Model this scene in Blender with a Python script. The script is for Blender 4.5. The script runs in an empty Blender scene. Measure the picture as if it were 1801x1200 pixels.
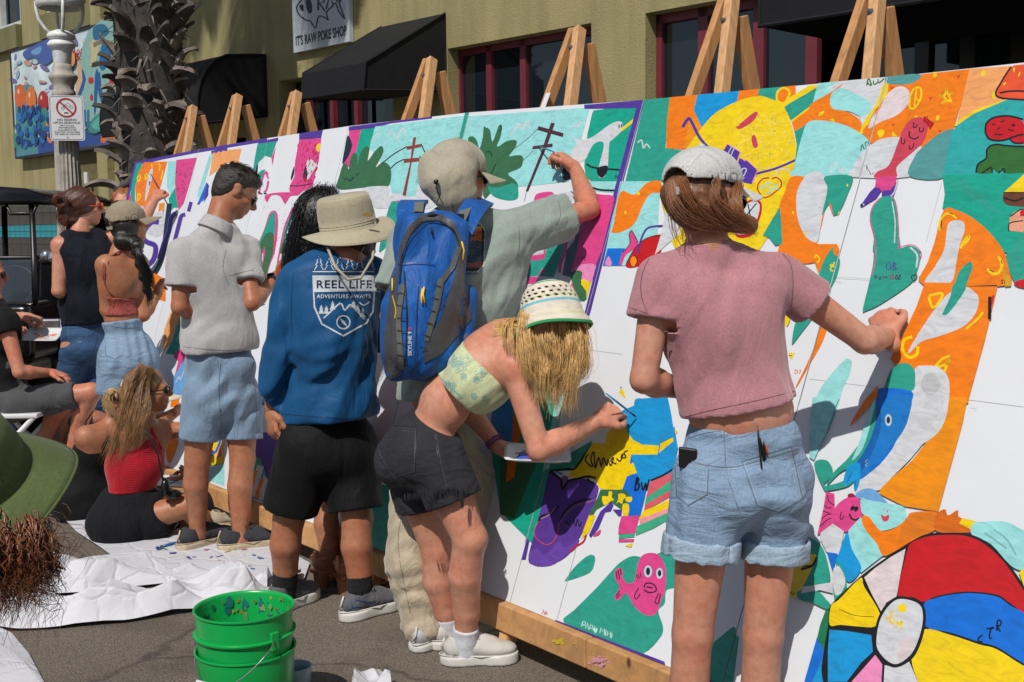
import bpy, math, random
import numpy as np
from mathutils import Vector, Matrix, Quaternion
from mathutils.bvhtree import BVHTree
from mathutils.geometry import tessellate_polygon
random.seed(7); np.random.seed(7)
SC = bpy.context.scene
COL = SC.collection

# ------------------------------------------------------------ camera, world, sun
FPX, PW, PH = 2018.0, 1801.0, 1200.0
PITCH, ROLL, CAMZ = math.radians(5.8), math.radians(0.7), 1.55
fw = np.array([0, math.cos(PITCH), -math.sin(PITCH)])
up0 = np.array([0, math.sin(PITCH), math.cos(PITCH)])
rt0 = np.array([1.0, 0, 0])
upv = up0*math.cos(ROLL) + rt0*math.sin(ROLL)
rtv = rt0*math.cos(ROLL) - up0*math.sin(ROLL)
CAM = np.array([0, 0, CAMZ])
cd = bpy.data.cameras.new('camera'); co = bpy.data.objects.new('camera', cd); COL.objects.link(co)
co.matrix_world = Matrix(((rtv[0], upv[0], -fw[0], 0), (rtv[1], upv[1], -fw[1], 0), (rtv[2], upv[2], -fw[2], CAMZ), (0, 0, 0, 1)))
cd.sensor_width = 36; cd.lens = 36*FPX/PW; cd.clip_end = 500; cd.clip_start = 0.05
SC.camera = co
SUN_EL, SUN_AZ = math.radians(50), math.radians(20)      # light travels towards azimuth 20 deg right of +Y
LDIR = np.array([math.sin(SUN_AZ)*math.cos(SUN_EL), math.cos(SUN_AZ)*math.cos(SUN_EL), -math.sin(SUN_EL)])
w = bpy.data.worlds.new('World'); SC.world = w; w.use_nodes = True
nt = w.node_tree; bg = nt.nodes['Background']
sky = nt.nodes.new('ShaderNodeTexSky'); sky.sky_type = 'NISHITA'; sky.sun_disc = False
sky.sun_elevation = SUN_EL; sky.sun_rotation = math.pi + SUN_AZ
nt.links.new(sky.outputs[0], bg.inputs[0]); bg.inputs[1].default_value = 0.075
sd = bpy.data.lights.new('sun', 'SUN'); sd.energy = 4.3; sd.angle = math.radians(0.53); sd.color = (1, 0.955, 0.89)
so = bpy.data.objects.new('sun', sd); COL.objects.link(so); so.location = (-3, -8, 12)
so.rotation_euler = Vector(-LDIR).to_track_quat('Z', 'Y').to_euler()
SC.view_settings.view_transform = 'Standard'; SC.view_settings.look = 'None'
SC.view_settings.exposure = 0.0; SC.view_settings.gamma = 1; SC.view_settings.use_curve_mapping = False
SC.render.engine = 'CYCLES'; SC.cycles.max_bounces = 6; SC.cycles.use_denoising = True

def raydir(x, y):
    d = fw + rtv*((x-PW/2)/FPX) + upv*((PH/2-y)/FPX)
    return d
def P(x, y, D):
    """point seen at pixel (x,y) of the photograph, D metres ahead"""
    d = raydir(x, y); return CAM + d*(D/d[1])
def G(x, y, z=0.0):
    d = raydir(x, y); return CAM + d*((z-CAMZ)/d[2])
def proj(p):
    q = np.asarray(p, float)-CAM; c = q@fw
    return PW/2+FPX*(q@rtv)/c, PH/2-FPX*(q@upv)/c
def onplane(x, y, p0, n):
    d = raydir(x, y); return CAM + d*((np.dot(p0-CAM, n))/np.dot(d, n))
V = lambda *a: np.array(a, float)
def nrm(v): v = np.asarray(v, float); return v/np.linalg.norm(v)
ZUP = V(0, 0, 1)

# ------------------------------------------------------------ materials
def lin(c):
    if isinstance(c, str):
        c = c.lstrip('#'); c = [int(c[i:i+2], 16)/255 for i in (0, 2, 4)]
        return tuple(x/12.92 if x <= 0.04045 else ((x+0.055)/1.055)**2.4 for x in c)
    return tuple(c)
_M = {}
class NB:
    def __init__(s, m): s.t = m.node_tree; s.b = s.t.nodes['Principled BSDF']; s.tc = s.t.nodes.new('ShaderNodeTexCoord')
    def n(s, ty, **k):
        q = s.t.nodes.new(ty)
        for a, v in k.items():
            if a.startswith('i_'):
                q.inputs[a[2:].replace('_', ' ')].default_value = v
            else: setattr(q, a, v)
        return q
    def l(s, a, b): s.t.links.new(a, b)
    def noise(s, scale, detail=4, rough=.55, vec=None, dist=0):
        q = s.n('ShaderNodeTexNoise'); q.inputs['Scale'].default_value = scale; q.inputs['Detail'].default_value = detail
        q.inputs['Roughness'].default_value = rough; q.inputs['Distortion'].default_value = dist
        s.l(vec or s.tc.outputs['Object'], q.inputs['Vector']); return q
    def mapv(s, sc, rot=(0, 0, 0)):
        q = s.n('ShaderNodeMapping'); q.inputs['Scale'].default_value = sc; q.inputs['Rotation'].default_value = rot
        s.l(s.tc.outputs['Object'], q.inputs['Vector']); return q.outputs[0]
    def ramp(s, fac, stops):
        q = s.n('ShaderNodeValToRGB'); e = q.color_ramp.elements
        while len(e) < len(stops): e.new(0.5)
        for el, (p, c) in zip(e, stops): el.position = p; el.color = (*c, 1)
        s.l(fac, q.inputs[0]); return q.outputs[0]
    def mix(s, fac, a, b, mode='MIX'):
        q = s.n('ShaderNodeMix', data_type='RGBA', blend_type=mode)
        for v, k in ((fac, 0), (a, 6), (b, 7)):
            if isinstance(v, (int, float)): q.inputs[k].default_value = v
            elif isinstance(v, tuple): q.inputs[k].default_value = (*v[:3], 1)
            else: s.l(v, q.inputs[k])
        return q.outputs[2]
    def bump(s, h, strength=.3, dist=.01, nrm=None):
        q = s.n('ShaderNodeBump'); q.inputs['Strength'].default_value = strength; q.inputs['Distance'].default_value = dist
        s.l(h, q.inputs['Height'])
        if nrm is not None: s.l(nrm, q.inputs['Normal'])
        return q.outputs[0]
def M(name, col='#888888', kind='plain', rough=.6, var=.15, scale=8, metal=0, **k):
    key = name
    if key in _M: return _M[key]
    m = bpy.data.materials.new(name); m.use_nodes = True; _M[key] = m
    nb = NB(m); b = nb.b; c = lin(col)
    b.inputs['Roughness'].default_value = rough; b.inputs['Metallic'].default_value = metal
    dk = tuple(x*(1-var) for x in c); lt = tuple(min(1, x*(1+var*.8)) for x in c)
    if kind == 'plain':
        n = nb.noise(scale); nb.l(nb.ramp(n.outputs[0], [(.3, dk), (.7, lt)]), b.inputs['Base Color'])
        n2 = nb.noise(scale*12); nb.l(nb.bump(n2.outputs[0], k.get('bump', .1), .003), b.inputs['Normal'])
    elif kind == 'fabric':
        n = nb.noise(scale, 5); n3 = nb.noise(160, 2); cc = nb.ramp(n.outputs[0], [(.3, dk), (.7, lt)])
        cc = nb.mix(.22, cc, nb.ramp(n3.outputs[0], [(.35, (.25, .25, .25)), (.65, (1, 1, 1))]), 'MULTIPLY')
        nb.l(cc, b.inputs['Base Color'])
        wv = nb.noise(420, 2); fold = nb.noise(k.get('foldscale', 9)*1.3, 4, .5, nb.mapv(k.get('fold', (1, 1, .4)), (.35, .3, 0)), .9)
        b1 = nb.bump(fold.outputs[0], min(1, k.get('foldamt', .5)*1.2), .025)
        nb.l(nb.bump(wv.outputs[0], .25, .002, b1), b.inputs['Normal'])
        b.inputs['Sheen Weight'].default_value = k.get('sheen', .25)*min(1, sum(c)*1.2+.06); b.inputs['Specular IOR Level'].default_value = .25; b.inputs['Sheen Roughness'].default_value = .5
    elif kind == 'denim':
        n = nb.noise(6, 5); n3 = nb.noise(260, 3, .6, nb.mapv((1, 1, .25)))
        cc = nb.ramp(n.outputs[0], [(.28, dk), (.5, c), (.75, lt)])
        cc = nb.mix(.45, cc, nb.ramp(n3.outputs[0], [(.3, (.3, .33, .4)), (.7, (1, 1, 1))]), 'MULTIPLY')
        nb.l(cc, b.inputs['Base Color'])
        fold = nb.noise(11, 4, .55, nb.mapv((.6, .6, 1.6)), 1.5)
        b1 = nb.bump(fold.outputs[0], .6, .02); nb.l(nb.bump(n3.outputs[0], .4, .002, b1), b.inputs['Normal'])
    elif kind == 'skin':
        n = nb.noise(7, 4); n2 = nb.noise(45, 4, .6); red = tuple((c[0]*1.02, c[1]*.78, c[2]*.72))
        cc = nb.ramp(n.outputs[0], [(.3, red), (.62, c), (.9, lt)])
        cc = nb.mix(.55, cc, nb.ramp(n2.outputs[0], [(.32, (.7, .58, .52)), (.6, (1, 1, 1))]), 'MULTIPLY'); n5 = nb.noise(9, 3); cc = nb.mix(.25, cc, nb.ramp(n5.outputs[0], [(.35, (.84, .74, .7)), (.6, (1.05, 1.02, 1))]), 'MULTIPLY')
        fk = nb.noise(120, 1); cc = nb.mix(.35, cc, nb.ramp(fk.outputs[0], [(.66, (1, 1, 1)), (.72, (.7, .55, .45))]), 'MULTIPLY')
        nb.l(cc, b.inputs['Base Color']); b.inputs['Subsurface Weight'].default_value = .08; b.inputs['Specular IOR Level'].default_value = .35
        b.inputs['Subsurface Radius'].default_value = (.9, .35, .2); b.inputs['Subsurface Scale'].default_value = .012
        p = nb.noise(300, 3); nb.l(nb.bump(p.outputs[0], .12, .001, nb.bump(n2.outputs[0], .12, .004)), b.inputs['Normal'])
    elif kind == 'hair':
        mp = nb.mapv(k.get('stretch', (60, 60, 5))); n = nb.noise(1.6, 6, .7, mp, .5)
        cc = nb.ramp(n.outputs[0], [(.3, tuple(x*.38 for x in c)), (.55, c), (.75, tuple(min(1, x*1.75) for x in c))])
        nb.l(cc, b.inputs['Base Color']); nb.l(nb.bump(n.outputs[0], .7, .006), b.inputs['Normal'])
        b.inputs['Anisotropic'].default_value = .5
    elif kind == 'wood':
        n = nb.noise(3.2, 6, .6, nb.mapv(k.get('grain', (14, 14, 1.2))), 1.0)
        n2 = nb.noise(2.0, 2); kn = nb.n('ShaderNodeTexVoronoi'); kn.inputs['Scale'].default_value = 5
        nb.l(nb.mapv((1, 1, .55)), kn.inputs['Vector'])
        cc = nb.ramp(n.outputs[0], [(.25, tuple(x*.62 for x in c)), (.5, c), (.78, tuple(min(1, x*1.25) for x in c))])
        cc = nb.mix(.3, cc, nb.ramp(n2.outputs[0], [(.3, (.6, .5, .42)), (.65, (1, 1, 1))]), 'MULTIPLY')
        cc = nb.mix(1.0, cc, nb.ramp(kn.outputs['Distance'], [(.025, (.22, .13, .08)), (.07, (1, 1, 1))]), 'MULTIPLY')
        nb.l(cc, b.inputs['Base Color']); nb.l(nb.bump(n.outputs[0], .25, .003), b.inputs['Normal'])
    elif kind == 'stucco':
        n = nb.noise(.9, 6, .6); n2 = nb.noise(2.0, 5, .6, nb.mapv((2.2, 2.2, .22))); n3 = nb.noise(60, 4)
        cc = nb.ramp(n.outputs[0], [(.3, dk), (.7, lt)])
        cc = nb.mix(.6, cc, nb.ramp(n2.outputs[0], [(.3, (.58, .58, .56)), (.56, (1, 1, 1))]), 'MULTIPLY')
        nb.l(cc, b.inputs['Base Color']); nb.l(nb.bump(n3.outputs[0], .5, .01), b.inputs['Normal'])
    elif kind == 'paper':
        n = nb.noise(2.2, 5); vo = nb.n('ShaderNodeTexVoronoi', feature='DISTANCE_TO_EDGE'); vo.inputs['Scale'].default_value = 7; wv = nb.noise(5, 3)
        ad = nb.n('ShaderNodeMix', data_type='VECTOR'); ad.inputs[0].default_value = .12; nb.l(nb.tc.outputs['Object'], ad.inputs[4]); nb.l(wv.outputs['Color'], ad.inputs[5]); nb.l(ad.outputs[1], vo.inputs['Vector'])
        sm_ = nb.noise(14, 5, .6); cc = nb.ramp(n.outputs[0], [(.3, tuple(x*.9 for x in c)), (.7, c)]); cc = nb.mix(.3, cc, nb.ramp(sm_.outputs[0], [(.3, (.8, .79, .77)), (.55, (1, 1, 1))]), 'MULTIPLY')
        nb.l(cc, b.inputs['Base Color']); q2 = nb.n('ShaderNodeMath', operation='MINIMUM'); q2.inputs[1].default_value = .09; nb.l(vo.outputs['Distance'], q2.inputs[0])
        nb.l(nb.bump(sm_.outputs[0], .35, .008, nb.bump(q2.outputs[0], .7, .05)), b.inputs['Normal'])
    elif kind == 'asphalt':
        n = nb.noise(1.1, 5); n2 = nb.noise(150, 3, .75); n3 = nb.noise(40, 4, .7)
        cc = nb.ramp(n.outputs[0], [(.3, tuple(x*.8 for x in c)), (.7, tuple(x*1.15 for x in c))])
        cc = nb.mix(1, cc, nb.ramp(n2.outputs[0], [(.36, (.35, .35, .36)), (.5, (.95, .95, .95)), (.66, (1.9, 1.8, 1.65))]), 'MULTIPLY')
        cc = nb.mix(.5, cc, nb.ramp(n3.outputs[0], [(.38, (.6, .6, .6)), (.6, (1.15, 1.15, 1.1))]), 'MULTIPLY')
        vo = nb.n('ShaderNodeTexVoronoi', feature='DISTANCE_TO_EDGE'); vo.inputs['Scale'].default_value = .55; wv = nb.noise(1.6, 5, .6)
        ad = nb.n('ShaderNodeMix', data_type='VECTOR'); ad.inputs[0].default_value = .3; nb.l(nb.tc.outputs['Object'], ad.inputs[4]); nb.l(wv.outputs['Color'], ad.inputs[5]); nb.l(ad.outputs[1], vo.inputs['Vector'])
        cc = nb.mix(.75, cc, nb.ramp(vo.outputs['Distance'], [(.0, (.3, .3, .3)), (.006, (1, 1, 1))]), 'MULTIPLY'); st_ = nb.noise(2.7, 3); cc = nb.mix(.6, cc, nb.ramp(st_.outputs[0], [(.34, (.62, .6, .6)), (.46, (1, 1, 1))]), 'MULTIPLY')
        nb.l(cc, b.inputs['Base Color']); nb.l(nb.bump(n2.outputs[0], .8, .006), b.inputs['Normal'])
    elif kind == 'paint':     # colour attribute, brush streaks
        at = nb.n('ShaderNodeAttribute', attribute_name='Col')
        n = nb.noise(3.0, 6, .65, nb.mapv((3, 3, 9)), 2.2); n2 = nb.noise(26, 4)
        cc = nb.mix(1.0, at.outputs['Color'], nb.ramp(n.outputs[0], [(.25, (.56, .56, .56)), (.52, (.77, .77, .77)), (.8, (.9, .9, .9))]), 'MULTIPLY')
        cc = nb.mix(.3, cc, nb.ramp(n2.outputs[0], [(.3, (.82, .82, .82)), (.6, (1, 1, 1))]), 'MULTIPLY')
        nb.l(cc, b.inputs['Base Color']); nb.l(nb.bump(n.outputs[0], .25, .002), b.inputs['Normal'])
    elif kind == 'glass':
        nb.t.nodes['Principled BSDF'].inputs['Base Color'].default_value = (*c, 1); b.inputs['Roughness'].default_value = rough
        b.inputs['Specular IOR Level'].default_value = .8
    elif kind == 'clear':
        b.inputs['Base Color'].default_value = (*c, 1); b.inputs['Transmission Weight'].default_value = k.get('trans', .9); b.inputs['IOR'].default_value = 1.1
    return m
def M2(name, **k): return M(name, **k)

# ------------------------------------------------------------ mesh helpers
class MB:
    """collects polygons with a per-face colour or material slot"""
    def __init__(s): s.v = []; s.f = []; s.c = []; s.m = []
    def add(s, vs, fs, col=None, mi=0):
        o = len(s.v); s.v += [tuple(map(float, p)) for p in vs]
        for f in fs: s.f.append(tuple(i+o for i in f)); s.c.append(col); s.m.append(mi)
    def quad(s, a, b, c, d, col=None, mi=0): s.add([a, b, c, d], [(0, 1, 2, 3)], col, mi)
    def box(s, c, hx, hy, hz, ax=None, col=None, mi=0):
        """c centre; ax 3 axes rows; half sizes"""
        ax = np.eye(3) if ax is None else np.asarray(ax); c = np.asarray(c, float); vs = []
        for i in (-1, 1):
            for j in (-1, 1):
                for k in (-1, 1): vs.append(c+ax[0]*hx*i+ax[1]*hy*j+ax[2]*hz*k)
        s.add(vs, [(0, 1, 3, 2), (4, 6, 7, 5), (0, 4, 5, 1), (2, 3, 7, 6), (0, 2, 6, 4), (1, 5, 7, 3)], col, mi)
    def bar(s, a, b, wx, wy, side=(1, 0, 0), col=None, mi=0):
        a = V(*a); b = V(*b); z = nrm(b-a); x = V(*side)-z*np.dot(V(*side), z); x = nrm(x); y = np.cross(z, x)
        s.box((a+b)/2, wx/2, wy/2, np.linalg.norm(b-a)/2, (x, y, z), col, mi)
    def tube(s, pts, r, seg=8, col=None, mi=0, caps=True):
        pts = [V(*p) for p in pts]; n = len(pts); rr = r if hasattr(r, '__len__') else [r]*n
        t0 = nrm(pts[1]-pts[0]); ref = V(0, 0, 1) if abs(t0[2]) < .9 else V(1, 0, 0); x = nrm(np.cross(t0, ref)); vs = []
        for i, p in enumerate(pts):
            t = nrm(pts[min(i+1, n-1)]-pts[max(i-1, 0)]); x = nrm(x-t*np.dot(x, t)); y = np.cross(t, x)
            for k in range(seg):
                a = 2*math.pi*k/seg; vs.append(p+(x*math.cos(a)+y*math.sin(a))*rr[i])
        fs = [(i*seg+k, i*seg+(k+1) % seg, (i+1)*seg+(k+1) % seg, (i+1)*seg+k) for i in range(n-1) for k in range(seg)]
        if caps: fs += [tuple(range(seg))[::-1], tuple((n-1)*seg+k for k in range(seg))]
        s.add(vs, fs, col, mi)
    def lathe(s, prof, c=(0, 0, 0), seg=32, ax=None, col=None, mi=0, flute=0, arc=(0, 2*math.pi), caps=False):
        ax = np.eye(3) if ax is None else np.asarray(ax); c = V(*c); vs = []; full = abs(arc[1]-arc[0]-2*math.pi) < 1e-6
        cols = seg if full else seg+1
        for r, z in prof:
            for k in range(cols):
                a = arc[0]+(arc[1]-arc[0])*k/seg; q = r*(1-flute*(k % 2)); vs.append(c+ax[0]*q*math.cos(a)+ax[1]*q*math.sin(a)+ax[2]*z)
        fs = []
        for i in range(len(prof)-1):
            for k in range(seg):
                k2 = (k+1) % cols if full else k+1; fs.append((i*cols+k, i*cols+k2, (i+1)*cols+k2, (i+1)*cols+k))
        if caps: fs += [tuple(range(cols))[::-1], tuple((len(prof)-1)*cols+k for k in range(cols))]
        s.add(vs, fs, col, mi)
    def build(s, name, mat, root=None, smooth=False, bevel=0, local=False):
        me = bpy.data.meshes.new(name); off = rootoff(root)*(0 if local else 1)
        me.from_pydata([tuple(V(*p)-off) for p in s.v], [], s.f)
        if any(c is not None for c in s.c):
            ca = me.color_attributes.new('Col', 'FLOAT_COLOR', 'CORNER'); buf = []
            for f, c in zip(s.f, s.c):
                cc = lin(c) if c is not None else (.8, .8, .8); buf += [*cc, 1.0]*len(f)
            ca.data.foreach_set('color', buf)
        mats = mat if isinstance(mat, (list, tuple)) else [mat]
        for m in mats: me.materials.append(m)
        if len(mats) > 1: me.polygons.foreach_set('material_index', s.m)
        me.update(); me.validate()
        if smooth: me.shade_smooth()
        o = bpy.data.objects.new(name, me); COL.objects.link(o)
        if root is not None: o.parent = root
        if bevel:
            md = o.modifiers.new('bevel', 'BEVEL'); md.width = bevel; md.segments = 2; md.limit_method = 'ANGLE'
        return o
def rootoff(o):
    off = V(0, 0, 0)
    while o is not None: off = off+V(*o.location); o = o.parent
    return off
def thing(name, label, cat, loc=(0, 0, 0), group=None):
    o = bpy.data.objects.new(name, None); COL.objects.link(o); o.location = tuple(float(x) for x in loc); o.empty_display_size = .1
    o['label'] = label; o['category'] = cat
    if group: o['group'] = group
    return o
def tag(o, label=None, cat=None, group=None, kind=None):
    if label: o['label'] = label
    if cat: o['category'] = cat
    if group: o['group'] = group
    if kind: o['kind'] = kind
    return o
def recentre(o):
    """move a single mesh's origin to its base"""
    me = o.data; n = len(me.vertices); a = np.zeros(n*3); me.vertices.foreach_get('co', a); a = a.reshape(-1, 3)
    c = V((a[:, 0].min()+a[:, 0].max())/2, (a[:, 1].min()+a[:, 1].max())/2, a[:, 2].min()); me.vertices.foreach_set('co', (a-c).ravel()); me.update()
    o.location = tuple(c); return o
def single(mb, name, mat, label, cat, group=None, kind=None, smooth=False, bevel=0):
    o = mb.build(name, mat, None, smooth, bevel); recentre(o)
    if kind == 'structure' : o['kind'] = kind; return o
    return tag(o, label, cat, group, kind)
def rawmesh(name, verts, faces, mat, root=None, smooth=True, colors=None):
    verts = np.asarray(verts, float); faces = np.asarray(faces, np.int32); off = rootoff(root) if root is not None else V(0, 0, 0)
    me = bpy.data.meshes.new(name); nv = len(verts); nf, k = faces.shape
    me.vertices.add(nv); me.vertices.foreach_set('co', (verts-off).ravel()); me.loops.add(nf*k); me.loops.foreach_set('vertex_index', faces.ravel())
    me.polygons.add(nf); me.polygons.foreach_set('loop_start', np.arange(0, nf*k, k, dtype=np.int32))
    me.update(calc_edges=True)
    if smooth: me.shade_smooth()
    for m in (mat if isinstance(mat, (list, tuple)) else [mat]): me.materials.append(m)
    if colors is not None:
        ca = me.color_attributes.new('Col', 'FLOAT_COLOR', 'POINT'); ca.data.foreach_set('color', np.asarray(colors, np.float32).ravel())
    o = bpy.data.objects.new(name, me); COL.objects.link(o)
    if root is not None: o.parent = root
    return o

# ------------------------------------------------------------ polygons: smoothing, clipping, text outlines
def smooth_poly(p, it=2, closed=True):
    """Catmull-Rom through the given points"""
    p = [V(*q) for q in p]; n = len(p); m = 2**it
    if n < 3 or it == 0: return p
    out = []
    for i in range(n if closed else n-1):
        g = (lambda k: p[k % n]) if closed else (lambda k: p[min(max(k, 0), n-1)])
        p0, p1, p2, p3 = g(i-1), g(i), g(i+1), g(i+2)
        for k in range(m):
            t = k/m; out.append(.5*((2*p1)+(-p0+p2)*t+(2*p0-5*p1+4*p2-p3)*t*t+(-p0+3*p1-3*p2+p3)*t**3)*1.0)
    if not closed: out.append(p[-1])
    return out
def stroke(pts, wd, closed=False):
    """2-D polyline -> list of quads (polygons)"""
    pts = [V(*p[:2]) for p in pts]; n = len(pts)
    if closed: pts = pts+[pts[0]]; n += 1
    L = []; R = []
    for i in range(n):
        if closed: t = pts[(i+1) % (n-1)]-pts[(i-1) % (n-1)]
        else: t = pts[min(i+1, n-1)]-pts[max(i-1, 0)]
        l = np.linalg.norm(t) or 1; t = t/l; nn = V(-t[1], t[0]); ww = wd[i % len(wd)] if hasattr(wd, '__len__') else wd
        L.append(pts[i]+nn*ww/2); R.append(pts[i]-nn*ww/2)
    return [[L[i], L[i+1], R[i+1], R[i]] for i in range(n-1)]
def ell(cx, cy, rx, ry, rot=0, n=20):
    c, s = math.cos(rot), math.sin(rot)
    return [(cx+rx*math.cos(a)*c-ry*math.sin(a)*s, cy+rx*math.cos(a)*s+ry*math.sin(a)*c) for a in [2*math.pi*i/n for i in range(n)]]
def clip_rect(poly, x0, x1, y0, y1):
    def cl(p, ax, v, keep):
        out = []; n = len(p)
        for i in range(n):
            a, b = p[i], p[(i+1) % n]; ia = (a[ax]-v)*keep >= 0; ib = (b[ax]-v)*keep >= 0
            if ia: out.append(a)
            if ia != ib:
                t = (v-a[ax])/(b[ax]-a[ax]); out.append(a+(b-a)*t)
        return out
    for ax, v, k in ((0, x0, 1), (0, x1, -1), (1, y0, 1), (1, y1, -1)):
        if len(poly) < 3: return []
        poly = cl(poly, ax, v, k)
    return poly if len(poly) >= 3 else []
def tess(poly):
    return tessellate_polygon([[Vector((p[0], p[1], 0)) for p in poly]])
_fc = {}
def text_mesh(txt, size=1.0, bold=False, shear=0, space=1.0):
    """(verts 2-D, faces) of filled text, lower-left origin"""
    key = (txt, bold, shear, space)
    if key not in _fc:
        cu = bpy.data.curves.new('t', 'FONT'); cu.body = txt; cu.size = 1; cu.shear = shear; cu.space_character = space; cu.resolution_u = 3
        if bold: cu.offset = .02
        ob = bpy.data.objects.new('t', cu); COL.objects.link(ob)
        dg = bpy.context.evaluated_depsgraph_get(); me = ob.evaluated_get(dg).to_mesh()
        vs = [V(v.co.x, v.co.y) for v in me.vertices]; fs = [tuple(p.vertices) for p in me.polygons]
        ob.evaluated_get(dg).to_mesh_clear(); bpy.data.objects.remove(ob); bpy.data.curves.remove(cu)
        _fc[key] = (vs, fs)
    vs, fs = _fc[key]; return [v*size for v in vs], fs
def text_w(txt, **k):
    vs, _ = text_mesh(txt, 1, **k); xs = [v[0] for v in vs]; return min(xs), max(xs)
# ------------------------------------------------------------ implicit surfaces (bodies, clothes) polygonised with surface nets
def frame(d, ref=(0, 0, 1)):
    """3 axes rows, third along d"""
    z = nrm(d); r = V(*ref)
    if abs(np.dot(z, nrm(r))) > .97: r = V(1, .1, 0)
    x = nrm(np.cross(r, z)); y = np.cross(z, x); return np.array([x, y, z])
def cone(a, b, ra, rb, k=.02, flat=None): return ('c', V(*a), V(*b), ra, rb, k, flat)     # flat: None, 'a','b','ab' -> capped ends
def elli(c, r, R=None, k=.02): return ('e', V(*c), V(*r) if hasattr(r, '__len__') else V(r, r, r), np.eye(3) if R is None else np.asarray(R), k)
def rbox(c, h, R=None, rd=.01, k=.02): return ('b', V(*c), V(*h), np.eye(3) if R is None else np.asarray(R), rd, k)
def sub(p): return ('-', p)
def plane(pt, n, k=.004): return ('p', V(*pt), nrm(n), k)            # removes the side n points to
def pbounds(p):
    t = p[0]
    if t == 'c': m = max(p[3], p[4]); return np.minimum(p[1], p[2])-m, np.maximum(p[1], p[2])+m
    if t == 'e': m = p[2].max(); return p[1]-m, p[1]+m
    if t == 'b': m = np.linalg.norm(p[2])+p[4]; return p[1]-m, p[1]+m
def pdist(p, X, Y, Z):
    t = p[0]
    if t == 'c':
        a, b, ra, rb, k, flat = p[1:]; d = b-a; L = np.linalg.norm(d); d = d/L
        px, py, pz = X-a[0], Y-a[1], Z-a[2]; h = px*d[0]+py*d[1]+pz*d[2]; hc = np.clip(h, 0, L)
        rad = ra+(rb-ra)*(hc/L)
        if flat is None:
            return np.sqrt((px-d[0]*hc)**2+(py-d[1]*hc)**2+(pz-d[2]*hc)**2)-rad
        hh = h
        if 'a' not in flat: hh = np.maximum(hh, 0) 
        if 'b' not in flat: hh = np.minimum(hh, L)
        if 'a' in flat and 'b' in flat: q = h
        elif 'a' in flat: q = np.minimum(h, L)
        else: q = np.maximum(h, 0)
        r = np.sqrt(np.maximum((px-d[0]*q)**2+(py-d[1]*q)**2+(pz-d[2]*q)**2, 0))-rad
        if 'a' in flat: r = np.maximum(r, -h)
        if 'b' in flat: r = np.maximum(r, h-L)
        return r
    if t == 'e':
        c, r, R, k = p[1:]; px, py, pz = X-c[0], Y-c[1], Z-c[2]
        u = (px*R[0, 0]+py*R[0, 1]+pz*R[0, 2])/r[0]; v = (px*R[1, 0]+py*R[1, 1]+pz*R[1, 2])/r[1]; w_ = (px*R[2, 0]+py*R[2, 1]+pz*R[2, 2])/r[2]
        l = np.sqrt(u*u+v*v+w_*w_); g = np.sqrt((u/r[0])**2+(v/r[1])**2+(w_/r[2])**2)+1e-6
        return l*(l-1)/g
    if t == 'b':
        c, hf, R, rd, k = p[1:]; px, py, pz = X-c[0], Y-c[1], Z-c[2]
        u = np.abs(px*R[0, 0]+py*R[0, 1]+pz*R[0, 2])-hf[0]; v = np.abs(px*R[1, 0]+py*R[1, 1]+pz*R[1, 2])-hf[1]; w_ = np.abs(px*R[2, 0]+py*R[2, 1]+pz*R[2, 2])-hf[2]
        return np.sqrt(np.maximum(u, 0)**2+np.maximum(v, 0)**2+np.maximum(w_, 0)**2)+np.minimum(np.maximum(u, np.maximum(v, w_)), 0)-rd
def wrinkle(fr=14, amp=.006, along=(0, 0, 1), seed=0, sharp=1.0, warp=2.0):
    """folds running along `along`"""
    rs = np.random.RandomState(seed); A = frame(along); ks = []; w0 = fr*6.283
    for i in range(4):
        th = rs.uniform(0, 2*math.pi); q = A[0]*math.cos(th)+A[1]*math.sin(th); q = q*rs.uniform(.55, 1.3)+A[2]*rs.uniform(-.22, .22)
        v = [rs.normal(size=3) for _ in range(2)]; ks.append((q*w0, rs.uniform(0, 6.28), v[0]/np.linalg.norm(v[0])*min(w0*.22, 24), rs.uniform(0, 6.28), v[1]/np.linalg.norm(v[1])*min(w0*.2, 17)))
    def f(p):
        o = 0
        for kk, ph, kw, pw, km in ks:
            s = np.sin(p@kk+ph+warp*.7*np.sin(p@kw+pw)); m = .5+.5*np.sin(p@km+pw*2); o = o+(1-2*np.abs(s)**.8*np.sign(s) if False else s*(.4+.6*np.abs(s)))*m*m
        return o*amp*.5
    return f
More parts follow.
